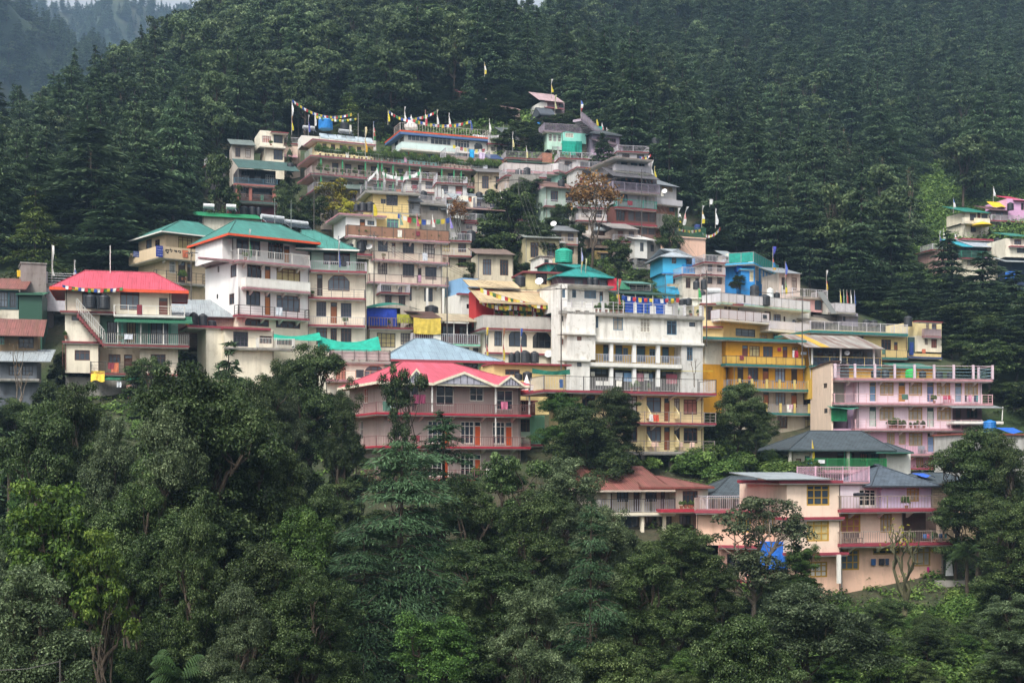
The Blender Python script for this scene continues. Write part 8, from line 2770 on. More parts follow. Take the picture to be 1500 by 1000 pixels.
# power poles and the cables slung between them
POLES = []
for px, base, Y, h, lb in [(548, 420, 168, 6.5, 'behind the mint house'), (655, 470, 158, 6.5, 'beside the tarpaulins'), (822, 500, 150, 6, 'at the gap by the weathered white building'), (1035, 470, 168, 6, 'right of the weathered white building'),
                       (1175, 500, 172, 6.5, 'left of the pink hotel'), (280, 470, 158, 8, 'beside the beige house'), (760, 345, 206, 8.5, 'before the big dark town tree'), (940, 330, 216, 8.5, 'below the stacked tower house'), (460, 330, 206, 8, 'above the white guest house')]:
	p = Vector((xpix(px, Y), Y, zrow(base, Y)))
	o = empty('power_pole', p, f'thin grey power pole {lb}', 'power pole', 'power poles of the town')
	MB().tube([(0, 0, -3), (0, 0, h)], [.08, .05], 7).build('pole', IRON, o)
	MB().box(-.6, .6, -.04, .04, h - .5, h - .42).build('crossarm', IRON, o)
	POLES.append((p, h, lb))
for i, j in ((5, 0), (0, 1), (1, 2), (2, 3), (3, 4), (8, 0), (6, 7), (6, 2), (7, 3), (8, 6)):
	(p, h, la), (q_, k_, lb) = POLES[i], POLES[j]
	M = MB()
	for s_ in (-.5, 0, .5):
		a, c = p + Vector((s_, 0, h - .4)), q_ + Vector((s_, 0, k_ - .4))
		pts = [a.lerp(c, t / 12) - Vector((0, 0, 1.1 * 4 * (t / 12) * (1 - t / 12))) for t in range(13)]
		M.tube(pts, .016, 4)
	o = M.build('power_cable', IRON)
	tag(o, f'cables {la} to {lb}'.replace('the weathered white', 'the white'), 'cable')

# washing, pots and odds and ends along the balconies
WASH = [('#c9ccd2', 'pale grey'), ('#7a2f3a', 'maroon'), ('#3a5a8a', 'blue'), ('#c06a4a', 'rust orange'), ('#d8d4c8', 'off white'), ('#4a6a5a', 'dull green'), ('#b58aa0', 'mauve'), ('#2f3238', 'black')]
byname = {}
for r_ in [o for o in C.objects if o.type == 'EMPTY' and o.get('category') in ('house', 'hotel', 'guest house', 'building')]:
	byname[r_['label']] = r_
rs = random.Random(77)
for lb, root in list(byname.items()):
	for ch in root.children:
		if not ch.name.startswith('balcony') or ch.get('done'): continue
		xs = [v.co.x for v in ch.data.vertices]; ys = [v.co.y for v in ch.data.vertices]; zs = [v.co.z for v in ch.data.vertices]
		W = max(xs) - min(xs)
		if W < 4: continue
		short = lb.split(' with ')[0].split(' under ')[0].split(' of ')[0].split(' in ')[0]
		short = ' '.join(short.split()[:8])
		for t in range(int(W / 4.2)):
			if rs.random() < .45: continue
			x = rs.uniform(min(xs) + .4, max(xs) - .9)
			if rs.random() < .6:
				c, cn = rs.choice(WASH)
				w_, h_ = rs.uniform(.35, .9), rs.uniform(.5, 1.0)
				M = MB()
				z1 = max(zs) + 1.02
				for k_ in range(4):
					xa, xb = x + w_ * k_ / 4, x + w_ * (k_ + 1) / 4
					ya, yb = min(ys) - .03 - .05 * (k_ % 2), min(ys) - .03 - .05 * ((k_ + 1) % 2)
					M.quad((xa, ya, z1 - h_), (xb, yb, z1 - h_), (xb, min(ys) - .02, z1), (xa, min(ys) - .02, z1))
					M.quad((xa, min(ys) - .02, z1), (xb, min(ys) - .02, z1), (xb, min(ys) + .1, z1 - .3), (xa, min(ys) + .1, z1 - .3))
				o = M.build('hung_cloth', mat(c, 'cloth'))
				o.matrix_world = root.matrix_basis.copy()
				tag(o, f'{cn} cloth over a rail of the {short}', 'laundry', f'{cn} cloths on the {short}')
			else:
				a = root.rotation_euler[2]
				y = min(ys) + .3
				o = empty('potted_plant', (root.location.x + x * math.cos(a) - y * math.sin(a), root.location.y + x * math.sin(a) + y * math.cos(a), root.location.z + max(zs)), f'potted plant behind a rail of the {short}', 'potted plant', f'potted plants of the {short}')
				MB().lathe(0, 0, [(.12, 0), (.18, .28), (.2, .3)], 8).build('pot', mat('#8a5a44', 'plain', .8), o)
				f = link('foliage', PROTO['bush1']['crown'], o)
				k_ = rs.uniform(.6, 1.2)
				f.scale, f.location = (k_ / 4.4, k_ / 4.4, k_ / 2.4), (0, 0, .25)
# ------------------------------------------------------------------ trees one can tell apart, by hand
for a in [
	('oak_near0', 62, 558, 88, 150, 'broad dark oak below the huts at the left edge'),
	('oak_near1', 118, 542, 93, 125, 'dark oak just left below the red roofed house'),
	('grey_near1', 165, 585, 86, 110, 'grey green oak under the left foot of the red roofed house'),
	('oak_near2', 300, 522, 80, 215, 'largest foreground oak rising below the black tanks and low cream building'),
	('grey_near0', 238, 560, 77, 140, 'grey leafed oak at the left side of the largest foreground oak'),
	('oak_near3', 372, 580, 83, 130, 'dark oak filling the right side of the largest foreground oak'),
	('oak_near1', 452, 488, 118, 120, 'dense dark oak between the green shade net and the taupe house'),
	('oak_near0', 412, 525, 119, 90, 'smaller dark oak left of the dense one under the green shade net'),
	('oak_near3', 500, 560, 117, 66, 'narrow dark oak against the left wall of the taupe house'),
	('lime_near0', 85, 695, 67, 190, 'bright lime leafed tree at the left edge'),
	('lime_near0', 150, 765, 66, 120, 'second lime leafed tree right below the first one'),
	('grey_near1', 38, 795, 54, 210, 'pale grey green tree in the bottom left corner'),
	('grey_near0', 345, 828, 60, 115, 'small grey leafed tree at the bottom below the largest oak'),
	('oak_near3', 205, 690, 75, 130, 'shadowy oak between the lime tree and the largest oak'),
	('oak_near1', 262, 735, 72, 150, 'low oak under the left of the largest oak'),
	('green_near0', 425, 740, 72, 130, 'mid green tree right below the largest oak'),
	('oak_near2', 415, 640, 84, 110, 'oak with its top below the small dark oak of the shade net'),
	('oak_near0', 470, 690, 92, 100, 'oak standing left of the blue green deodars'),
	('oak_near3', 455, 830, 66, 130, 'squat oak at the bottom left of the deodars'),
	('blue_near0', 589, 632, 86, 285, 'widest blue green deodar with spreading flat tiers before the taupe house'),
	('blue_near1', 650, 600, 100, 225, 'taller slender deodar just behind the widest one'),
	('blue_near0', 533, 760, 83, 190, 'small deodar with bare lower trunk left of the widest one'),
	('sparse1', 586, 528, 119, 82, 'tall narrow loose tree in front of the pink roof'),
	('oak_near2', 690, 690, 95, 110, 'oak at the right hand of the two taller deodars'),
	('sparse1', 745, 655, 97, 125, 'open crowned oak showing its limbs below the mint annexe'),
	('grey_near1', 828, 650, 101, 140, 'silver grey tree left of the rusty red tin roof'),
	('oak_near1', 782, 705, 90, 120, 'dark oak before the silver grey tree'),
	('oak_near3', 720, 800, 78, 170, 'wide dark oak right of the deodars at mid foreground'),
	('green_near1', 640, 880, 64, 150, 'green tree at the bottom under the deodars'),
	('grey_near0', 872, 720, 92, 120, 'grey oak in front of the rusty red roof veranda'),
	('oak_near0', 898, 556, 136, 92, 'rounded dark oak in front of the yellow cream guest house'),
	('green_near0', 828, 572, 137, 92, 'lighter green tree left of the rounded dark oak and right of the mint annexe'),
	('oak_near2', 862, 600, 133, 130, 'low dark oak crown under the two trees at the guest house'),
	('blue_near1', 866, 728, 78, 140, 'dark conifer with drooping sprays below the rusty red roof'),
	('oak_near0', 995, 752, 92, 125, 'upright dark oak left of the sparse tree'),
	('oak_near2', 945, 800, 80, 130, 'oak between the drooping conifer and the upright oak'),
	('sparse0', 1102, 725, 106, 175, 'sparse tree with bare limbs before the blue tarpaulin'),
	('oak_near3', 1045, 815, 92, 100, 'oak low at the left of the sparse tree'),
	('grey_near0', 1180, 862, 80, 215, 'wide rounded grey green tree at the bottom below the peach house'),
	('oak_near1', 1085, 905, 70, 160, 'dark oak at the bottom left of the wide rounded tree'),
	('green_near1', 1175, 790, 113, 60, 'small green tree at the left foot of the peach house'),
	('oak_near2', 1432, 618, 122, 135, 'tall oak hiding the white wall right of the slate bungalow'),
	('oak_near1', 1482, 725, 110, 120, 'dense dark oak at the right edge beside the stone walled house'),
	('sparse1', 1400, 650, 124, 80, 'loose branched oak left of the tall oak at the white wall'),
	('grey_near1', 1492, 860, 84, 120, 'grey tree in the bottom right corner'),
	('bare0', 1326, 768, 113, 110, 'leafless lopped tree with mossy yellow trunk before the peach house'),
	('bare1', 18, 505, 128, 60, 'bare twiggy tree before the huts at the left edge'),
	('sparse1', 225, 517, 128, 62, 'small thin tree before the lowest balcony of the red roofed house'),
	('oak_mid0', 748, 282, 204, 100, 'big dark tree in the middle of the town'),
	('oak_mid1', 700, 345, 200, 90, 'dark tree left below the big one in the middle of the town'),
	('oak_mid2', 790, 325, 202, 70, 'dark tree right of the big one in the middle of the town'),
	('oak_mid0', 660, 350, 199, 46, 'small dark tree beside the tall cream house'),
	('dry0', 868, 258, 206, 120, 'brown leafed half dead tree on the hill'),
	('cedar_mid0', 884, 196, 238, 62, 'lone dark conifer between teal draped house and stacked tower house'),
	('oak_mid2', 905, 350, 201, 52, 'dark tree below the brown leafed one'),
	('oak_mid1', 982, 316, 214, 38, 'slim green tree right of the grey raw concrete house'),
	('oak_mid0', 322, 226, 212, 60, 'tree with ivy clad yellow trunk left of the brown brick house'),
	('oak_mid2', 420, 268, 214, 48, 'dark green tree at the right corner of the brown brick house'),
	('cedar_mid1', 424, 190, 226, 20, 'slender young conifer at the corner of the long green posted hotel'),
	('oak_mid1', 450, 288, 216, 56, 'dark shrubby tree behind the roof poles of the white guest house'),
	('yellow_mid0', 488, 262, 221, 80, 'tree turning yellow below the left end of the long hotel'),
	('yellow_mid0', 512, 292, 214, 44, 'smaller yellowing tree beside the three dark tanks'),
	('dry0', 672, 292, 207, 42, 'tangled brown tree below the long hotel'),
	('oak_near2', 1078, 562, 147, 92, 'dense dark tree below the left of the orange house'),
	('oak_near0', 1105, 600, 146, 66, 'smaller dark tree in the gully right of the stilted guest house'),
	('oak_mid0', 1415, 445, 204, 110, 'dark broadleaf right of the small pale yellow house'),
	('oak_mid2', 1475, 480, 196, 90, 'dark broadleaf above the right end of the pink hotel'),
	('cedar_mid1', 1488, 395, 208, 110, 'tall cedar at the right edge above the pink hotel'),
	('cedar_mid0', 1388, 340, 226, 90, 'tall cedar standing left of the hamlet'),
	('cedar_mid1', 1440, 368, 222, 120, 'broad cedar in front of the wide hamlet house'),
	('cedar_mid0', 1305, 300, 224, 110, 'tall dark cedar above the small pale yellow house'),
	('cedar_mid1', 1255, 345, 218, 90, 'dark cedar behind the five banner poles'),
	('cedar_mid0', 1180, 300, 226, 110, 'wide cedar behind the bright blue hall'),
	('cedar_mid1', 1105, 285, 232, 100, 'cedar right of the salmon house'),
	('cedar_mid0', 1040, 300, 228, 70, 'small cedar behind the salmon house banners'),
	('cedar_mid1', 1345, 395, 214, 84, 'low cedar right above the yellow hotel'),
	('cedar_mid1', 130, 175, 196, 190, 'huge tiered cedar with a pale dead trunk beside it at the left'),
	('cedar_mid0', 215, 215, 204, 150, 'large cedar behind the beige house'),
	('cedar_mid1', 55, 225, 200, 140, 'large cedar at the left edge above the huts'),
	('olive_mid0', 52, 272, 178, 105, 'yellowish green cedar above the green shack'),
	('cedar_mid0', 165, 280, 186, 150, 'cedar rising behind the red roof'),
	('cedar_mid1', 5, 250, 190, 100, 'dark cedar cut by the left edge'),
	('cedar_mid0', 265, 225, 222, 80, 'cedar behind the left of the brown brick house'),
	('olive_mid0', 512, 135, 262, 60, 'yellow green flat topped cedar behind the hilltop hotel'),
	('lime_far0', 622, 10, 345, 104, 'bright light green broadleaf high on the ridge'),
	('oak_mid1', 1190, 455, 201, 10, 'tiny bush by the tin sheet'),
]:
	key = a[0]
	if a[5].startswith('tiny'): continue
	tree(*a)
tree('bare1', 1222, 272, 226, 26, 'tall bare dead trunk standing among the cedars right of the blue hall', name='dead_tree')
tree('bare1', 137, 222, 193, 22, 'pale dead trunk in front of the huge tiered cedar', name='dead_tree')
for px, rt, Y in ((1110, 232, 262), (1160, 250, 250), (1205, 215, 262), (1262, 262, 244), (1292, 232, 262), (1330, 250, 256), (1238, 190, 290), (1060, 262, 250)):
	tree('bare1', px, rt, Y, 16, 'thin bare dead trunk showing among the cedars at the right', 'dead trunks in the right hand wood', 'dead_tree')
for a in [('palm0', 1416, 782, 118, 62, 'shaggy palm right of the leaning white board'), ('palm0', 14, 598, 100, 70, 'shaggy grey green palm at the left edge below the huts'),
          ('palm0', 262, 925, 66, 110, 'low palm at the bottom left of the grey leafed tree') ]:
	tree(*a)

# the closed canopy of the foreground wood, and dark trees between the upper houses
TX = [-20, 60, 130, 200, 300, 400, 450, 520, 600, 700, 760, 830, 900, 1000, 1060, 1130, 1200]
TY = [650, 600, 590, 610, 580, 620, 640, 740, 745, 740, 715, 715, 800, 820, 860, 890, 905]
rs = random.Random(9)
for i in range(64):
	px = -15 + 1200 * ((i * .618034) % 1)
	Y = 66 + 50 * ((i * .4142 + .13) % 1)
	t = np.interp(px, TX, TY) + rs.uniform(10, 60) + (118 - Y) * 2.2
	if t > 985 or (500 < px < 695 and t < 870): continue
	key = rs.choice(['oak_near0', 'oak_near1', 'oak_near2', 'oak_near3', 'oak_near1', 'grey_near0', 'green_near0', 'green_near1'])
	zn = 'left' if px < 400 else 'middle' if px < 800 else 'right'
	kd = {'o': 'dark green oak', 'g': 'green broadleaf'}[key[0]] if key[:4] != 'grey' else 'grey green oak'
	tree(key, px, t, Y, rs.uniform(80, 130) * 88 / Y, f'{kd} deep in the {zn} part of the foreground wood', f'{kd}s in the {zn} of the foreground wood')
for i, (px, rt, Y, w, key) in enumerate([(705, 95, 284, 90, 'cedar_mid0'), (655, 110, 282, 80, 'cedar_mid1'), (760, 100, 281, 90, 'cedar_mid1'), (735, 125, 274, 70, 'cedar_mid0'), (690, 135, 272, 80, 'cedar_mid0'), (780, 130, 274, 60, 'cedar_mid1'),
		(640, 130, 274, 70, 'cedar_mid1'), (590, 120, 276, 80, 'cedar_mid0'), (540, 115, 275, 70, 'cedar_mid1'), (480, 105, 276, 80, 'cedar_mid0'), (430, 110, 270, 70, 'cedar_mid1'), (810, 110, 290, 70, 'cedar_mid0'), (850, 130, 285, 70, 'cedar_mid1'), (890, 165, 268, 60, 'cedar_mid0'), (930, 190, 262, 60, 'cedar_mid1')]):
	tree(key, px, rt, Y, w, 'tiered cedar crowding right behind the hilltop roofs', 'cedars close behind the hilltop roofs')
for i, (px, rt, Y, w, key) in enumerate([(765, 178, 255, 50, 'oak_mid0'), (745, 190, 250, 44, 'oak_mid1'), (780, 195, 252, 40, 'oak_mid2'), (800, 172, 258, 40, 'oak_mid1'), (830, 166, 259, 50, 'oak_mid2'), (845, 172, 258, 40, 'oak_mid0'),
		(720, 255, 236, 34, 'oak_mid2'), (660, 300, 222, 40, 'oak_mid0'), (770, 262, 226, 56, 'oak_mid2'), (820, 300, 218, 50, 'oak_mid1'), (735, 300, 214, 60, 'oak_mid1'), (845, 330, 212, 40, 'oak_mid0'), (800, 355, 204, 46, 'oak_mid2'), (690, 318, 214, 40, 'oak_mid2'), (940, 395, 199, 36, 'oak_mid1'), (890, 300, 224, 50, 'oak_mid0'), (700, 385, 192, 70, 'oak_mid2'), (768, 385, 192, 50, 'oak_mid0')]):
	tree(key, px, rt, Y, w, 'dark bushy tree squeezed between the houses of the upper town', 'bushy trees between the upper houses')
for i, (px, rt, Y, w, key) in enumerate([(1395, 395, 214, 90, 'cedar_mid0'), (1420, 410, 206, 90, 'cedar_mid1'), (1460, 420, 206, 90, 'cedar_mid0'), (1500, 430, 200, 90, 'cedar_mid1'), (1440, 470, 192, 80, 'oak_mid1'), (1395, 490, 190, 60, 'oak_mid0'), (1490, 520, 186, 80, 'cedar_mid0'), (1365, 440, 205, 60, 'cedar_mid1'), (1280, 395, 212, 90, 'cedar_mid0'), (1320, 410, 208, 80, 'cedar_mid1'), (1235, 400, 214, 70, 'cedar_mid0'), (1505, 560, 172, 80, 'oak_mid2'), (1475, 560, 176, 60, 'oak_mid0'), (1300, 440, 200, 60, 'oak_mid1')]):
	tree(key, px, rt, Y, w, f'dark {"cedar" if "cedar" in key else "broadleaf tree"} in the belt between pink hotel and hamlet', f'{"cedars" if "cedar" in key else "broadleaf trees"} between pink hotel and hamlet')
for i, (px, rt, Y, w, key) in enumerate([(1020, 850, 104, 110, 'oak_near1'), (1120, 850, 110, 90, 'oak_near2'), (1060, 890, 96, 120, 'oak_near0'), (985, 790, 116, 80, 'oak_near3'), (1150, 830, 114, 60, 'oak_near0'), (910, 770, 118, 90, 'oak_near2'), (760, 720, 118, 90, 'oak_near3'), (690, 730, 116, 90, 'oak_near0'), (560, 740, 116, 70, 'oak_near1'), (620, 745, 118, 70, 'oak_near2'), (500, 690, 117, 70, 'oak_near1')]):
	tree(key, px, rt, Y, w, 'dark oak hiding the foot of the lowest houses', 'oaks at the foot of the lowest houses')

for i, (px, rt, Y, w, key) in enumerate([(560, 158, 263, 50, 'oak_mid0'), (585, 160, 265, 50, 'oak_mid1'), (535, 165, 262, 44, 'oak_mid2'), (640, 150, 268, 50, 'oak_mid0'), (690, 152, 268, 50, 'oak_mid1'), (722, 158, 266, 50, 'oak_mid2'), (610, 158, 268, 40, 'oak_mid2'), (745, 160, 266, 40, 'oak_mid0')]):
	tree(key, px, rt, Y, w, 'low bushy tree along the back edge of the hilltop roofs', 'bushy trees behind the hilltop roofs')
for a in [('cedar_mid0', 335, 503, 113, 130, 'flat tiered cedar with its top before the low cream building'), ('oak_near0', 268, 528, 106, 90, 'oak left of the flat tiered cedar below the low cream building'), ('oak_near3', 388, 536, 112, 90, 'oak right of the flat tiered cedar below the low cream building'),
          ('oak_near2', 512, 640, 124, 66, 'oak hiding the lower left corner of the taupe house'), ('oak_mid0', 202, 535, 141, 56, 'dark tree in the gap between red roofed house and low cream building'), ('oak_near1', 1472, 628, 119, 86, 'second oak hiding the right half of the white wall'), ('oak_mid0', 92, 516, 144, 44, 'upper dark bush tree in the gap between huts and red roofed house'), ('oak_near0', 28, 572, 119, 100, 'oak before the blank foot of the huts'), ('oak_mid1', 70, 560, 131, 60, 'dark tree in the gap between huts and red roofed house'),
          ('oak_near2', 352, 538, 111, 120, 'broad oak before the blank foot of the low cream building'), ('grey_near0', 415, 560, 114, 80, 'grey oak at the right foot of the low cream building'),
          ('oak_mid2', 1450, 500, 178, 84, 'first dark tree behind the porch of the pink hotel'), ('oak_mid0', 1488, 505, 181, 80, 'second dark tree behind the porch of the pink hotel'), ('oak_mid1', 1425, 515, 179, 60, 'small dark tree at the right end of the pink hotel roof')]:
	tree(*a)
rs = random.Random(15)
for i in range(26):
	px, Y = rs.uniform(1215, 1500), rs.uniform(84, 110)
	key = rs.choice(['green_near0', 'green_near1', 'oak_near0', 'grey_near0', 'oak_near2'])
	x = xpix(px, Y)
	hh = rs.uniform(1.8, 4.2)
	tree(key, px, HR - F * (gz(x, Y) + hh) / Y, Y, hh * rs.uniform(.7, 1.0) * F / Y, 'young sapling among the shrubs on the lower right slope', 'saplings on the lower right slope')

# bushes on the slope at the lower right and in the gaps
bushspots = []
rs = random.Random(21)
for i in range(150):
	px, Y = rs.uniform(1180, 1510), rs.uniform(86, 119)
	if Y > 112 and 1200 < px < 1400: continue
	bushspots.append((px, Y, rs.uniform(1.2, 2.6), 'slope below the peach house'))
for i in range(34):
	bushspots.append((rs.uniform(935, 1170), rs.uniform(137, 160), rs.uniform(1.5, 3.2), 'gully under the stilted guest house'))
for i in range(70):
	bushspots.append((rs.uniform(-20, 1180), rs.uniform(58, 100), rs.uniform(1.6, 3.2), 'undergrowth of the foreground wood'))
for i in range(16):
	bushspots.append((rs.uniform(180, 420), rs.uniform(124, 138), rs.uniform(1.2, 2.4), 'bank below the red roofed house'))
for i in range(26):
	bushspots.append((rs.uniform(-10, 90), rs.uniform(118, 136), rs.uniform(1.4, 2.8), 'bank below the huts'))
for i in range(10):
	bushspots.append((rs.uniform(520, 570), rs.uniform(166, 172), rs.uniform(1.5, 2.2), 'gap beside the mint house'))
for px, Y, h, where in bushspots:
	x = xpix(px, Y)
	z = gz(x, Y)
	o = empty('bush', (x, Y, z - .1), f'rounded leafy green bush in the {where}', 'bush', f'bushes, {where}', rs.uniform(0, 6))
	p = PROTO[rs.choice(('bush0', 'bush1'))]
	link('stems', p['trunk'], o)
	link('foliage', p['crown'], o)
	k = h / p['H']
	o.scale = (k * rs.uniform(.8, 1.3), k * rs.uniform(.8, 1.3), k)

# low growth covering the near ground
rng = np.random.default_rng(77)
cl = []
for x0, x1, y0, y1, n in ((1080, 1700, 80, 128, 1150), (900, 1200, 130, 170, 420), (-80, 1120, 56, 128, 1500), (100, 620, 126, 150, 380), (1330, 1700, 128, 170, 420), (1510, 1700, 170, 250, 300), (1340, 1560, 240, 335, 1500), (1230, 1420, 235, 330, 700), (180, 300, 140, 165, 160), (560, 860, 250, 290, 500), (640, 960, 185, 250, 700)):
	Y = rng.uniform(y0, y1, n)
	px = rng.uniform(x0, x1, n)
	cl.append(np.stack([xpix(px, Y), Y], -1))
cl = np.concatenate(cl)
zz = np.concatenate([ground(cl[i:i + 500, 0], cl[i:i + 500, 1]) for i in range(0, len(cl), 500)])
per = 46
P = np.repeat(np.column_stack([cl, zz]), per, 0)
cs = np.repeat(rng.uniform(.5, 1.3, len(cl)) * np.maximum(1, cl[:, 1] / 150), per)
d = unit(rng.normal(size=P.shape))
d[:, 2] = np.abs(d[:, 2])
P = P + d * (cs * rng.uniform(.3, 1, len(P)))[:, None] * np.array([1.2, 1.2, .75])
fs_ = np.maximum(1, P[:, 1] / 115)
lv, lq = leaf_cards(P, unit(d + np.array([0, 0, .7]) + rng.normal(0, .5, P.shape)), .15 * fs_, .075 * fs_, rng)
tt = np.repeat(np.clip(np.repeat(rng.normal(.5, .16, len(cl)), per) + rng.normal(0, .16, len(P)), 0, 1), 4)
o = link('undergrowth', quadmesh('undergrowth', lv, lq, [LM['bush']], tt))
tag(o, 'knee high green weeds and ferns covering the slopes', 'undergrowth', kind='stuff')

# ------------------------------------------------------------------ the woods behind the town
STARTX = [-150, 0, 60, 130, 200, 270, 300, 340, 400, 480, 560, 640, 720, 790, 830, 870, 930, 985, 1040, 1100, 1160, 1250, 1330, 1380, 1420, 1520, 1640]
STARTY = [182, 184, 190, 204, 208, 214, 232, 246, 256, 259, 264, 266, 268, 286, 276, 268, 246, 238, 236, 228, 222, 216, 222, 250, 278, 278, 278]
rng = np.random.default_rng(42)
pts = []
y = 182.0
while y < 640:
	s = 6.4 + max(0, y - 300) * .006
	for u in np.arange(-160, 1660, s * F / y):
		px, yy = u + rng.uniform(-.42, .42) * s * F / y, y + rng.uniform(-.42, .42) * s
		if yy < np.interp(px, STARTX, STARTY): continue
		if abs(px - 622) < 42 and 312 < yy < 350: continue
		if 1345 < px and yy < 335 and rng.random() < .86: continue
		if 1230 < px < 1370 and 235 < yy < 330 and rng.random() < .4: continue
		pts.append((xpix(px, yy), yy, px))
	y += s * .88
pts = np.array(pts)
pz = np.concatenate([ground(pts[i:i + 500, 0], pts[i:i + 500, 1]) for i in range(0, len(pts), 500)])
rows = HR - F * pz / pts[:, 1]
KINDS = ['cedar_far0', 'cedar_far1', 'cedar_far2', 'cedar_far3', 'cedar_far4', 'cedar_far5', 'grey_far0', 'grey_far1', 'oak_far0', 'oak_far1']
kind, size = [], []
for (x, yy, px), r in zip(pts, rows):
	crest = np.clip((250 - r) / 120, 0, 1) * np.clip((720 - px) / 60, 0, 1) * np.clip((px - 60) / 120, 0, 1) * (yy < 470)
	oakp = .06 + .86 * crest
	if 760 < px < 900 and r < 120: oakp = .4
	if rng.random() < oakp:
		kind.append(6 + rng.integers(4)); size.append(rng.uniform(.95, 1.55))
	else:
		kind.append(rng.integers(6)); size.append(rng.uniform(.6, 1.25))
kind, size = np.array(kind), np.array(size)
# a tree hides behind the ground or the frame when its top is out of sight: those stay in the mass
H = np.where(kind < 6, 18.0, 12.0) * size
toprow = HR - F * (pz + H) / pts[:, 1]
inside = (pts[:, 2] > -10) & (pts[:, 2] < 1510) & (rows > -10)
order = np.argsort(np.where(inside, pts[:, 1] / np.maximum(H, 4), 1e9))
single = set(order[:285].tolist())


def zone(px, Y):
	if px < 330: return 'left of the hilltop rows'
	if px < 780: return 'behind the hilltop rows'
	if px < 1010: return 'right behind the stacked tower house'
	if px < 1370: return 'between the blue hall and the hamlet'
	return 'above the hamlet at the right'


for i in sorted(single):
	x, yy, px = pts[i]
	p = PROTO[KINDS[kind[i]]]
	ced = kind[i] < 6
	nm = 'cedar_tree' if ced else 'broadleaf_tree'
	zn = zone(px, yy)
	o = empty(nm, (x, yy, pz[i]), f'{"dark tiered cedar" if ced else "rounded grey green tree"} in the wood {zn}', 'tree', f'{"cedars" if ced else "broadleaf trees"} in the wood {zn}', rng.uniform(0, 6.28))
	o.scale = (size[i] * rng.uniform(.7, 1.1),) * 2 + (size[i],)
	link('trunk', p['trunk'], o)
	link('crown', p['crown'], o)

rest = np.array([i for i in range(len(pts)) if i not in single])
fp, fk, fs = [np.column_stack([pts[rest, :2], pz[rest]])], [kind[rest]], [size[rest]]
for V, n, seed in ((MT_A, 4200, 1), (MT_B, 8000, 2)):     # the wooded mountains far behind
	r2 = np.random.default_rng(seed)
	ny, nx = V.shape[:2]
	a, b_ = r2.uniform(0, (ny - 1) * .56, n), r2.uniform(0, nx - 1.001, n)
	i0, j0 = a.astype(int), b_.astype(int)
	fa, fb = (a - i0)[:, None], (b_ - j0)[:, None]
	pp = V[i0, j0] * (1 - fa) * (1 - fb) + V[i0 + 1, j0] * fa * (1 - fb) + V[i0, j0 + 1] * (1 - fa) * fb + V[i0 + 1, j0 + 1] * fa * fb
	vis = (750 + F * pp[:, 0] / pp[:, 1] > -60) & (750 + F * pp[:, 0] / pp[:, 1] < 520) & (HR - F * pp[:, 2] / pp[:, 1] < 330)
	pp = pp[vis]
	fp.append(pp); fk.append(r2.integers(0, 7, len(pp))); fs.append(r2.uniform(.75, 1.05, len(pp)))
r3 = np.random.default_rng(3)      # the wood goes on past both edges of the picture
sy = np.concatenate([r3.uniform(75, 300, 190), r3.uniform(60, 185, 60)])
sp = np.concatenate([r3.uniform(1535, 1760, 190), r3.uniform(-230, -45, 60)])
sxx = xpix(sp, sy)
fp.append(np.column_stack([sxx, sy, ground(sxx, sy)])); fk.append(np.where(r3.random(250) < .35, r3.integers(0, 6, 250), r3.integers(6, 10, 250))); fs.append(r3.uniform(.55, .9, 250))
fp, fk, fs = np.concatenate(fp), np.concatenate(fk), np.concatenate(fs)
me = bpy.data.meshes.new('forest')
me.vertices.add(len(fp))
me.vertices.foreach_set('co', np.asarray(fp, np.float32).ravel())
for nm, ty, val in (('kind', 'INT', fk.astype(np.int32)), ('turn', 'FLOAT', rng.uniform(0, 6.28, len(fp)).astype(np.float32))):
	at_ = me.attributes.new(nm, ty, 'POINT')
	at_.data.foreach_set('value', val)
wid = fs * rng.uniform(.62, 1.05, len(fs))
at_ = me.attributes.new('size', 'FLOAT_VECTOR', 'POINT')
at_.data.foreach_set('vector', np.column_stack([wid, wid, fs]).astype(np.float32).ravel())
fo = link('forest', me)
tag(fo, 'far cedar forest covering the slopes and mountains behind', 'forest', kind='stuff')
pc = bpy.data.collections.new('tree_kinds')
for i, k in enumerate(KINDS):
	pc.objects.link(bpy.data.objects.new(f'{i}_{k}', joined(k)))
ng = bpy.data.node_groups.new('forest_growth', 'GeometryNodeTree')
ng.interface.new_socket('Geometry', in_out='INPUT', socket_type='NodeSocketGeometry')
ng.interface.new_socket('Geometry', in_out='OUTPUT', socket_type='NodeSocketGeometry')
N = ng.nodes.new
gi, go_ = N('NodeGroupInput'), N('NodeGroupOutput')
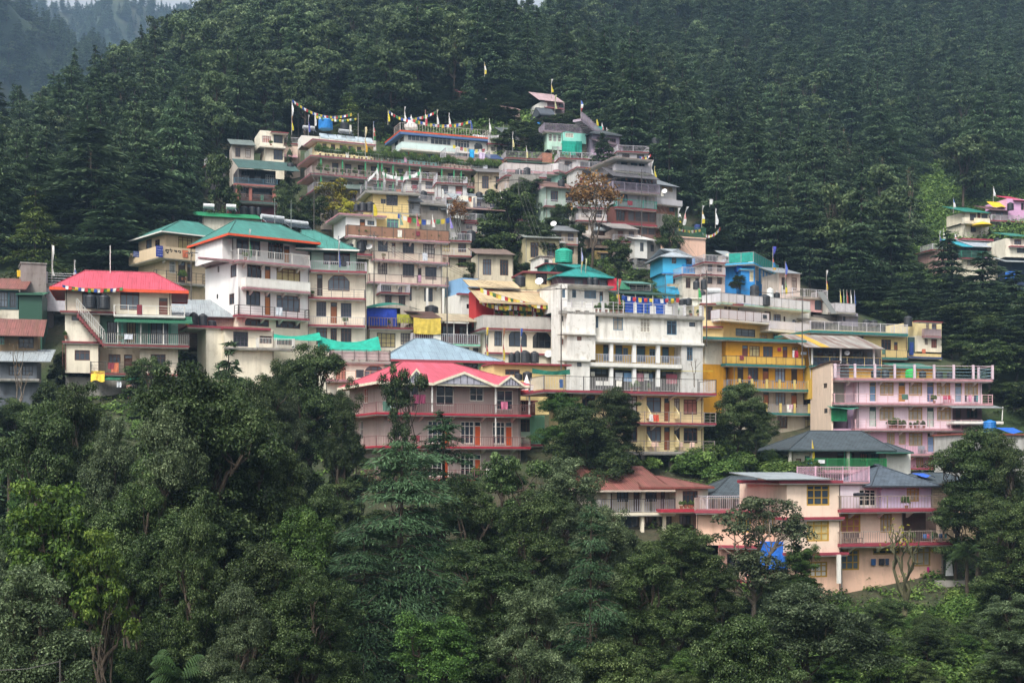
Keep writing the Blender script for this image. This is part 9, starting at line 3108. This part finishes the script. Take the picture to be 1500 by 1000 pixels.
ci = N('GeometryNodeCollectionInfo')
ci.inputs['Collection'].default_value = pc
ci.inputs['Separate Children'].default_value = True
ci.inputs['Reset Children'].default_value = True
ip = N('GeometryNodeInstanceOnPoints')
ip.inputs['Pick Instance'].default_value = True


def named(nm, ty):
	n_ = N('GeometryNodeInputNamedAttribute')
	n_.data_type = ty
	n_.inputs['Name'].default_value = nm
	return n_.outputs['Attribute']


cx = N('ShaderNodeCombineXYZ')
ng.links.new(named('turn', 'FLOAT'), cx.inputs[2])
ng.links.new(gi.outputs[0], ip.inputs['Points'])
ng.links.new(ci.outputs[0], ip.inputs['Instance'])
ng.links.new(named('kind', 'INT'), ip.inputs['Instance Index'])
ng.links.new(cx.outputs[0], ip.inputs['Rotation'])
ng.links.new(named('size', 'FLOAT_VECTOR'), ip.inputs['Scale'])
ng.links.new(ip.outputs[0], go_.inputs[0])
md = fo.modifiers.new('growth', 'NODES')
md.node_group = ng

# a slack wire and its post in the bottom left corner
o = MB().tube([(xpix(-20, 52), 52, zrow(982, 52)), (xpix(40, 52), 52, zrow(979, 52)), (xpix(88, 52), 52, zrow(968, 52))], .012, 5).tube([(xpix(88, 52), 52, zrow(1100, 52)), (xpix(88, 52), 52, zrow(965, 52))], .03, 6).build('wire_post', IRON)
tag(o, 'slack wire on a thin post in the bottom left corner', 'wire')

# ------------------------------------------------------------------ the air between
M = MB().box(-1950, 1950, -300, 2650, -131, 640)
hz = M.build('haze', mat('#ffffff', 'plain'))
hm = bpy.data.materials.new('haze_air')
hm.use_nodes = True
t = hm.node_tree
t.nodes.remove(t.nodes['Principled BSDF'])
pv = t.nodes.new('ShaderNodeVolumePrincipled')
pv.inputs['Color'].default_value = (.46, .70, 1.0, 1)
pv.inputs['Density'].default_value = .00024
pv.inputs['Anisotropy'].default_value = .2
t.links.new(pv.outputs[0], t.nodes['Material Output'].inputs['Volume'])
hz.data.materials.clear()
hz.data.materials.append(hm)
tag(hz, 'thin bluish valley haze', 'haze', kind='stuff')
